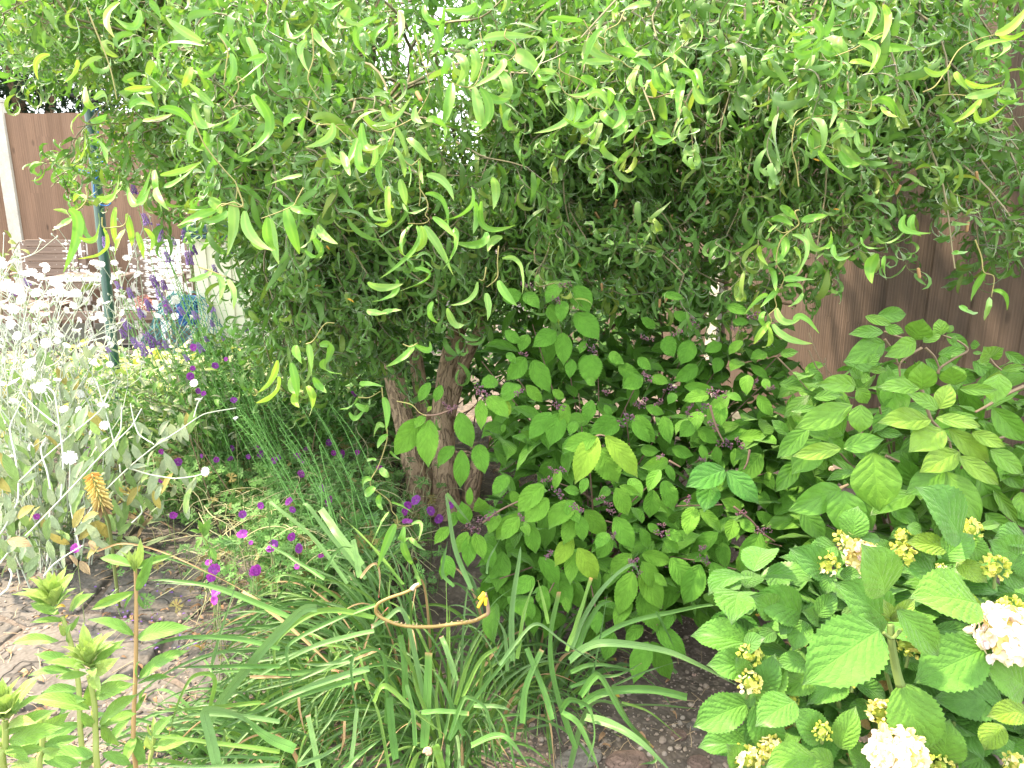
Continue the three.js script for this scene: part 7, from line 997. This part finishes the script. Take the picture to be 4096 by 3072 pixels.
/* ================= bright bed and shrubs at the back ================= */
{
  reseed(2101);
  const ov = [0, 1, 2].map(() => leafGeo({ ratio: 0.55, bend: rr(0.3, 1), fold: 0.25, rows: 6, cols: 2, b: 0.8 })), ln = [0, 1, 2].map(() => leafGeo({ ratio: 0.32, bend: rr(0.4, 1.4), fold: 0.3, rows: 6, cols: 2 }));
  const lm = leafMat([1, 1, 1], { coat: 0.35, coatR: 0.38, tr: 0.36 });
  // pale variegated low planting, the bleaching of full sun put into its colours
  const spots = [['low pale yellow leaved planting in full sun below the bench', 190, 5.2, 0.62, 900], ['pale cream leaved planting in the sun below the blue tub', 400, 5.2, 0.7, 1000]];
  for (const [label, x, d, w, n] of spots) { const c = D(x, 800, d).setY(0), g = thing('pale_leaved_plant', label, 'plant', c); leafCloud(g, 'foliage', ov, lm, n, () => V(c.x + rs(w), rr(0.02, 0.36) * (0.7 + 0.5 * vnoise(c.x + R() * 3, 4)), c.z + rs(0.42)), 0.085, () => { const q = rr(0.8, 1.1), y = R(); return y < 0.55 ? [0.72 * q, 0.72 * q, 0.42 * q] : y < 0.85 ? [0.5 * q, 0.54 * q, 0.1 * q] : [0.2 * q, 0.32 * q, 0.07 * q]; }); for (let k = 0; k < 6; k++) stick(g, 'stem', [c.clone().add(V(rs(0.2), 0, rs(0.2))), c.clone().add(V(rs(w) * 0.8, 0.28, rs(0.3)))], 0.004, 0.002, woodPale, 4, 5); }
  // green growth between the bed and the storage box
  { const c = D(660, 900, 3.9).setY(0), g = thing('bushy_plant', 'green bushy growth under the left side of the willow', 'plant', c); leafCloud(g, 'foliage', ln, lm, 2600, () => { const p = D(rr(420, 860), rr(720, 960), rr(3.7, 4.4)); if (p.y < 0) p.y = rr(0, 0.1); return p; }, 0.07, () => { const q = rr(0.7, 1.25); return R() < 0.1 ? [0.2 * q, 0.28 * q, 0.05 * q] : [0.09 * q, 0.23 * q, 0.03 * q]; }); for (let k = 0; k < 14; k++) stick(g, 'stem', [c.clone().add(V(rs(0.7), 0, rs(0.3))), c.clone().add(V(rs(0.8), rr(0.3, 0.6), rs(0.3)))], 0.004, 0.002, woodPale, 4, 5); }
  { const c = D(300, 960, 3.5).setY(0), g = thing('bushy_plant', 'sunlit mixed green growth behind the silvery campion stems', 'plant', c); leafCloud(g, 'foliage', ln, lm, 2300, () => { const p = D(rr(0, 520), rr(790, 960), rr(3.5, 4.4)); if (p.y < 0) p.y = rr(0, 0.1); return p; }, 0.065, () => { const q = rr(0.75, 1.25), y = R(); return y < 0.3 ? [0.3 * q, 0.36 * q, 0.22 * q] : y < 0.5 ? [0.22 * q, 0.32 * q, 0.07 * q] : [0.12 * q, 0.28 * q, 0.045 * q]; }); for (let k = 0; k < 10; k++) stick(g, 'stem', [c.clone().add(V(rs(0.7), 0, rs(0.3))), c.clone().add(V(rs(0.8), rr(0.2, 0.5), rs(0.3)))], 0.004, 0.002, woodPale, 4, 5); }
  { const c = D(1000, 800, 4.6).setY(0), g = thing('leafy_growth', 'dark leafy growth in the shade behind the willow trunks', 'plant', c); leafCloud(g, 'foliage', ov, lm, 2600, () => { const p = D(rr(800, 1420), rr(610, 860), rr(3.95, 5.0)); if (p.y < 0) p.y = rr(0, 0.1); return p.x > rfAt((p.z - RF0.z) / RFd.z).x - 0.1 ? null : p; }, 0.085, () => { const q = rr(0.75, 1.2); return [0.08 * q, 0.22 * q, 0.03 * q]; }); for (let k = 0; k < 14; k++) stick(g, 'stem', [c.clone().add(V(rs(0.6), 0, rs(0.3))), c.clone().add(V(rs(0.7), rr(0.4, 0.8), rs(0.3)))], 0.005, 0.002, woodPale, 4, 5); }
  // bright shoot at the left edge
  { const c = D(-20, 800, 4.0).setY(0), g = thing('yellow_green_shrub', 'yellow-green leaved shoot at the left edge before the bench', 'shrub', c); const K = crop(0, 750), M = tones(texLance, [[0.3, 0.36, 0.05], [0.24, 0.33, 0.06]], { tr: 0.4 }); for (const [bx, by, tx, ty] of [[20, 570, -40, 500], [20, 560, 80, 540], [60, 520, 140, 490], [150, 500, 245, 550], [70, 430, 140, 460], [90, 410, 30, 340], [100, 560, 165, 590], [60, 640, 150, 690], [90, 720, 190, 735], [60, 740, 10, 660], [130, 650, 60, 600], [20, 720, 100, 760], [0, 660, -60, 640], [30, 600, 40, 520], [700, 830, 750, 760], [760, 770, 640, 845]]) leafAt(g, ln, pick(M), K(bx, by, 3.9), K(tx, ty, 3.88), 1.2, 0.6, 0.4); for (const p of [[[0, 1100], [40, 720], [20, 560]], [[0, 1100], [60, 760], [110, 520], [150, 440]], [[40, 760], [100, 640]]]) stick(g, 'stem', p.map(([x, y]) => K(x, y, 3.92)), 0.004, 0.0025, woodPale, 12, 5); }
  // dark evergreen and sunlit bushes beyond the fence
  const tree2 = (name, label, x, z, r, h, n, col, geos, len, group) => { const g = thing(name, label, 'tree', V(x, 0, z), group), lobes = []; for (let k = 0; k < 30; k++) { const a = rr(0, 6.28), q = Math.sqrt(R()); lobes.push([V(x + Math.cos(a) * q * r * 0.75, rr(h * 0.35, h * 0.88), z + Math.sin(a) * q * r * 0.75), r * rr(0.3, 0.5)]); } stick(g, 'trunk', [V(x, -0.1, z), V(x + rs(0.1), h * 0.35, z), V(x + rs(0.2), h * 0.75, z)], 0.12, 0.04, limbMat, 12, 8); lobes.forEach(([c, lr], k) => { if (k < 9) stick(g, 'limb', [V(x, h * 0.25, z), V(lerp(x, c.x, 0.5), lerp(h * 0.3, c.y, 0.6), lerp(z, c.z, 0.5)), c], 0.04, 0.012, limbMat, 8, 6); }); leafCloud(g, 'crown', geos, lm, n, () => { const [c, lr] = pick(lobes), u = V(rs(1), rs(1), rs(1)).normalize().multiplyScalar(lr * Math.pow(R(), 0.4)); return c.clone().add(u); }, len, col); };
  tree2('evergreen_tree', 'dark green tree behind the fence at the upper left', -5.2, -8.9, 1.7, 4.4, 13000, () => { const q = rr(0.6, 1.2); return [0.035 * q, 0.085 * q, 0.03 * q]; }, ln, 0.13);
  tree2('bushy_tree', 'sunlit yellow-green tree beyond the back fence, glimpsed through the willow', 1.3, -10.4, 1.7, 4.6, 4200, () => { const q = rr(0.7, 1.25); return [0.17 * q, 0.24 * q, 0.05 * q]; }, ov, 0.14);
  tree2('bushy_tree', 'green tree beyond the fence right of the dark one', -2.4, -10.2, 1.3, 3.1, 3000, () => { const q = rr(0.7, 1.25); return [0.09 * q, 0.17 * q, 0.04 * q]; }, ov, 0.13);
}

/* ================= soil litter, stones, snails ================= */
{
  reseed(2201);
  const stone = k => { const g = new THREE.IcosahedronGeometry(1, 2), p = g.attributes.position; for (let i = 0; i < p.count; i++) { const v = V(p.getX(i), p.getY(i), p.getZ(i)); const f = 0.75 + 0.55 * fbm(v.x * 1.4 + k * 9 + 5, v.y * 1.4 + v.z * 1.1 + k, 3); p.setXYZ(i, v.x * f, v.y * f * 0.62, v.z * f); } g.computeVertexNormals(); return g; };
  const sgeo = [0, 1, 2].map(stone), crumbM = new THREE.MeshStandardMaterial({ color: 0xffffff, roughness: 1 });
  const litter = new THREE.Group(); litter.name = 'soil_litter'; scene.add(litter); tag(litter, 'crumbs of soil, small stones and dry plant bits on the bare ground', 'soil litter', null, 'stuff');
  const L = sgeo.map(() => []), C = sgeo.map(() => []);
  const zonesL = [[1050, 2000, 1180, 1700, 3600], [420, 900, 1180, 1420, 700], [0, 460, 1160, 1700, 1500], [1000, 1300, 880, 1180, 900]];
  for (const [x0, x1, y0, y1, n] of zonesL) for (let k = 0; k < n; k++) { const p = Gd(rr(x0, x1) / 2212 * 4096, rr(y0, y1) / 2212 * 4096), s = 0.002 + 0.008 * Math.pow(R(), 6); p.y = gh(p.x, p.z) + s * 0.25 + (p.x < -0.75 ? 0.012 : 0); const i = Math.floor(R() * 3), q = rr(0.7, 1.25), w = R(); L[i].push(new THREE.Matrix4().compose(p, new THREE.Quaternion().setFromEuler(new THREE.Euler(rs(0.5), rr(0, 6), rs(0.5))), V(s, s, s))); C[i].push(w < 0.7 ? [0.27 * q, 0.215 * q, 0.17 * q] : w < 0.9 ? [0.32 * q, 0.27 * q, 0.225 * q] : [0.31 * q, 0.215 * q, 0.17 * q]); }
  sgeo.forEach((g, i) => many(litter, 'crumb', g, crumbM, L[i], C[i]));
  const chip = (() => { const mb = new MB(); mb.tube([V(0, 0, 0), V(0.35, 0.04, 0.02), V(0.7, 0.02, -0.02), V(1, 0.05, 0.02)], 0.014, 4); return mb.build(); })();
  const dl = [0, 1].map(() => leafGeo({ ratio: 0.4, bend: 1.6, fold: 0.5, rows: 6, cols: 2, wave: 0.04 })), S = [], SC = [], W = [[], []], WC = [[], []];
  for (let k = 0; k < 1300; k++) { const z = pick(zonesL), p = Gd(rr(z[0], z[1]) / 2212 * 4096, rr(z[2], z[3]) / 2212 * 4096); p.y = gh(p.x, p.z) + 0.006 + (p.x < -0.75 ? 0.016 : 0); const s = rr(0.02, 0.1); if (R() < 0.72) { S.push(new THREE.Matrix4().compose(p, new THREE.Quaternion().setFromEuler(new THREE.Euler(rs(0.2), rr(0, 6.28), rs(0.15))), V(s, s, s))); const q = rr(0.6, 1.2); SC.push([0.42 * q, 0.31 * q, 0.19 * q]); } else { const i = Math.floor(R() * 2), b = basis(V(rs(1), rs(0.15), rs(1)), V(rs(0.5), 1, rs(0.5))), l = rr(0.018, 0.045), q = rr(0.6, 1.2); W[i].push(mat4(p.add(V(0, 0.004, 0)), b.x, b.y, b.z, l, l, l)); WC[i].push(R() < 0.15 ? [0.5 * q, 0.34 * q, 0.06 * q] : [0.33 * q, 0.2 * q, 0.11 * q]); } }
  many(litter, 'straw', chip, crumbM, S, SC); dl.forEach((g, i) => many(litter, 'dry_leaf_bits', g, leafMat([1, 1, 1], { coat: 0, tr: 0.1 }), W[i], WC[i]));
  const K = crop(2000, 2247), KG = cropG(2000, 2247), big = [3, 4, 5, 6].map(stone);
  const pink = std([0.32, 0.22, 0.18], { map: stoneTex.color, bumpMap: stoneTex.bump, bumpScale: 0.01 }), grey = std([0.29, 0.265, 0.235], { map: stoneTex.color, bumpMap: stoneTex.bump, bumpScale: 0.01 });
  for (const [x, y, sx, sz, m, label, i] of [[1020, 1590, 0.055, 0.03, pink, 'large flat pinkish stone at the bottom edge right of the strap leaves', 0], [1590, 1600, 0.03, 0.022, pink, 'angular pinkish stone on soil beside the hydrangea', 1], [610, 1590, 0.075, 0.03, grey, 'long grey stone at the bottom edge under the strap leaves', 2], [1440, 1370, 0.022, 0.016, pink, 'small rosy stone above the angular one on bare soil', 3], [1560, 1310, 0.02, 0.014, grey, 'small pale grey stone on bare soil behind the others', 0]]) { const p = KG(x, y, 0.01), st = solo('stone', big[i], m, label, 'stone', 'stones on the bare soil'); st.position.copy(p); st.position.y = gh(p.x, p.z) + sz * 0.25; st.scale.set(sx, sz * 0.9, sz * 1.3); st.rotation.y = rs(0.5); }
  // fallen purple petals on the paving
  const pg = leafGeo({ ratio: 0.8, bend: 1.2, rows: 4, cols: 2, fold: 0.3 }), PL = [], PC = [];
  for (let k = 0; k < 46; k++) { const p = Gd(rr(170, 430) / 2212 * 4096, rr(1270, 1420) / 2212 * 4096); p.y = 0.03 + gh(p.x, p.z); const b = basis(V(rs(1), 0, rs(1)), V(rs(0.3), 1, rs(0.3))), l = rr(0.008, 0.016); PL.push(mat4(p, b.x, b.y, b.z, l, l, l)); PC.push([0.2, 0.1, 0.38]); }
  many(litter, 'fallen_petals', pg, leafMat([1, 1, 1], { coat: 0, tr: 0.2 }), PL, PC);
  // snails
  const shell = (() => { const pts = [], rad = []; for (let k = 0; k <= 70; k++) { const t = k / 70, a = t * 6.283 * 2.6, r = 0.08 + 0.55 * Math.pow(t, 1.5); pts.push(V(Math.cos(a) * r, Math.sin(a) * r, 0.42 * (1 - t))); rad.push(0.07 + 0.36 * Math.pow(t, 1.4)); } const mb = new MB(); mb.tube(pts, rad, 9, t => { const b = 0.8 + 0.3 * Math.sin(t * 60); return [b, b * 0.96, b * 0.9]; }); return mb.build(); })();
  const sm = new THREE.MeshPhysicalMaterial({ color: new THREE.Color().setRGB(0.42, 0.30, 0.19), roughness: 0.45, clearcoat: 0.3, vertexColors: true });
  for (const [Kx, x, y, d, s, label] of [[crop(2000, 1500), 300, 262, 2.33, 0.0095, 'small round brown snail on a dark beautyberry leaf'], [crop(1000, 2247), 1432, 1530, 1.58, 0.011, 'striped snail between strap leaves near the bottom edge'], [crop(2996, 1500), 668, 755, 1.9, 0.008, 'pale small snail under the large smooth leaves']]) { const g = thing('snail', label, 'snail', Kx(x, y, d)); const m = part(g, 'shell', shell, sm); m.scale.setScalar(s); m.quaternion.setFromUnitVectors(V(0, 0, 1), toCam(g.position)); m.rotation.z += rs(1); }
}
scene.traverse(o => { if (o.isMesh) o.castShadow = o.receiveShadow = true; });
renderer.render(scene, camera);
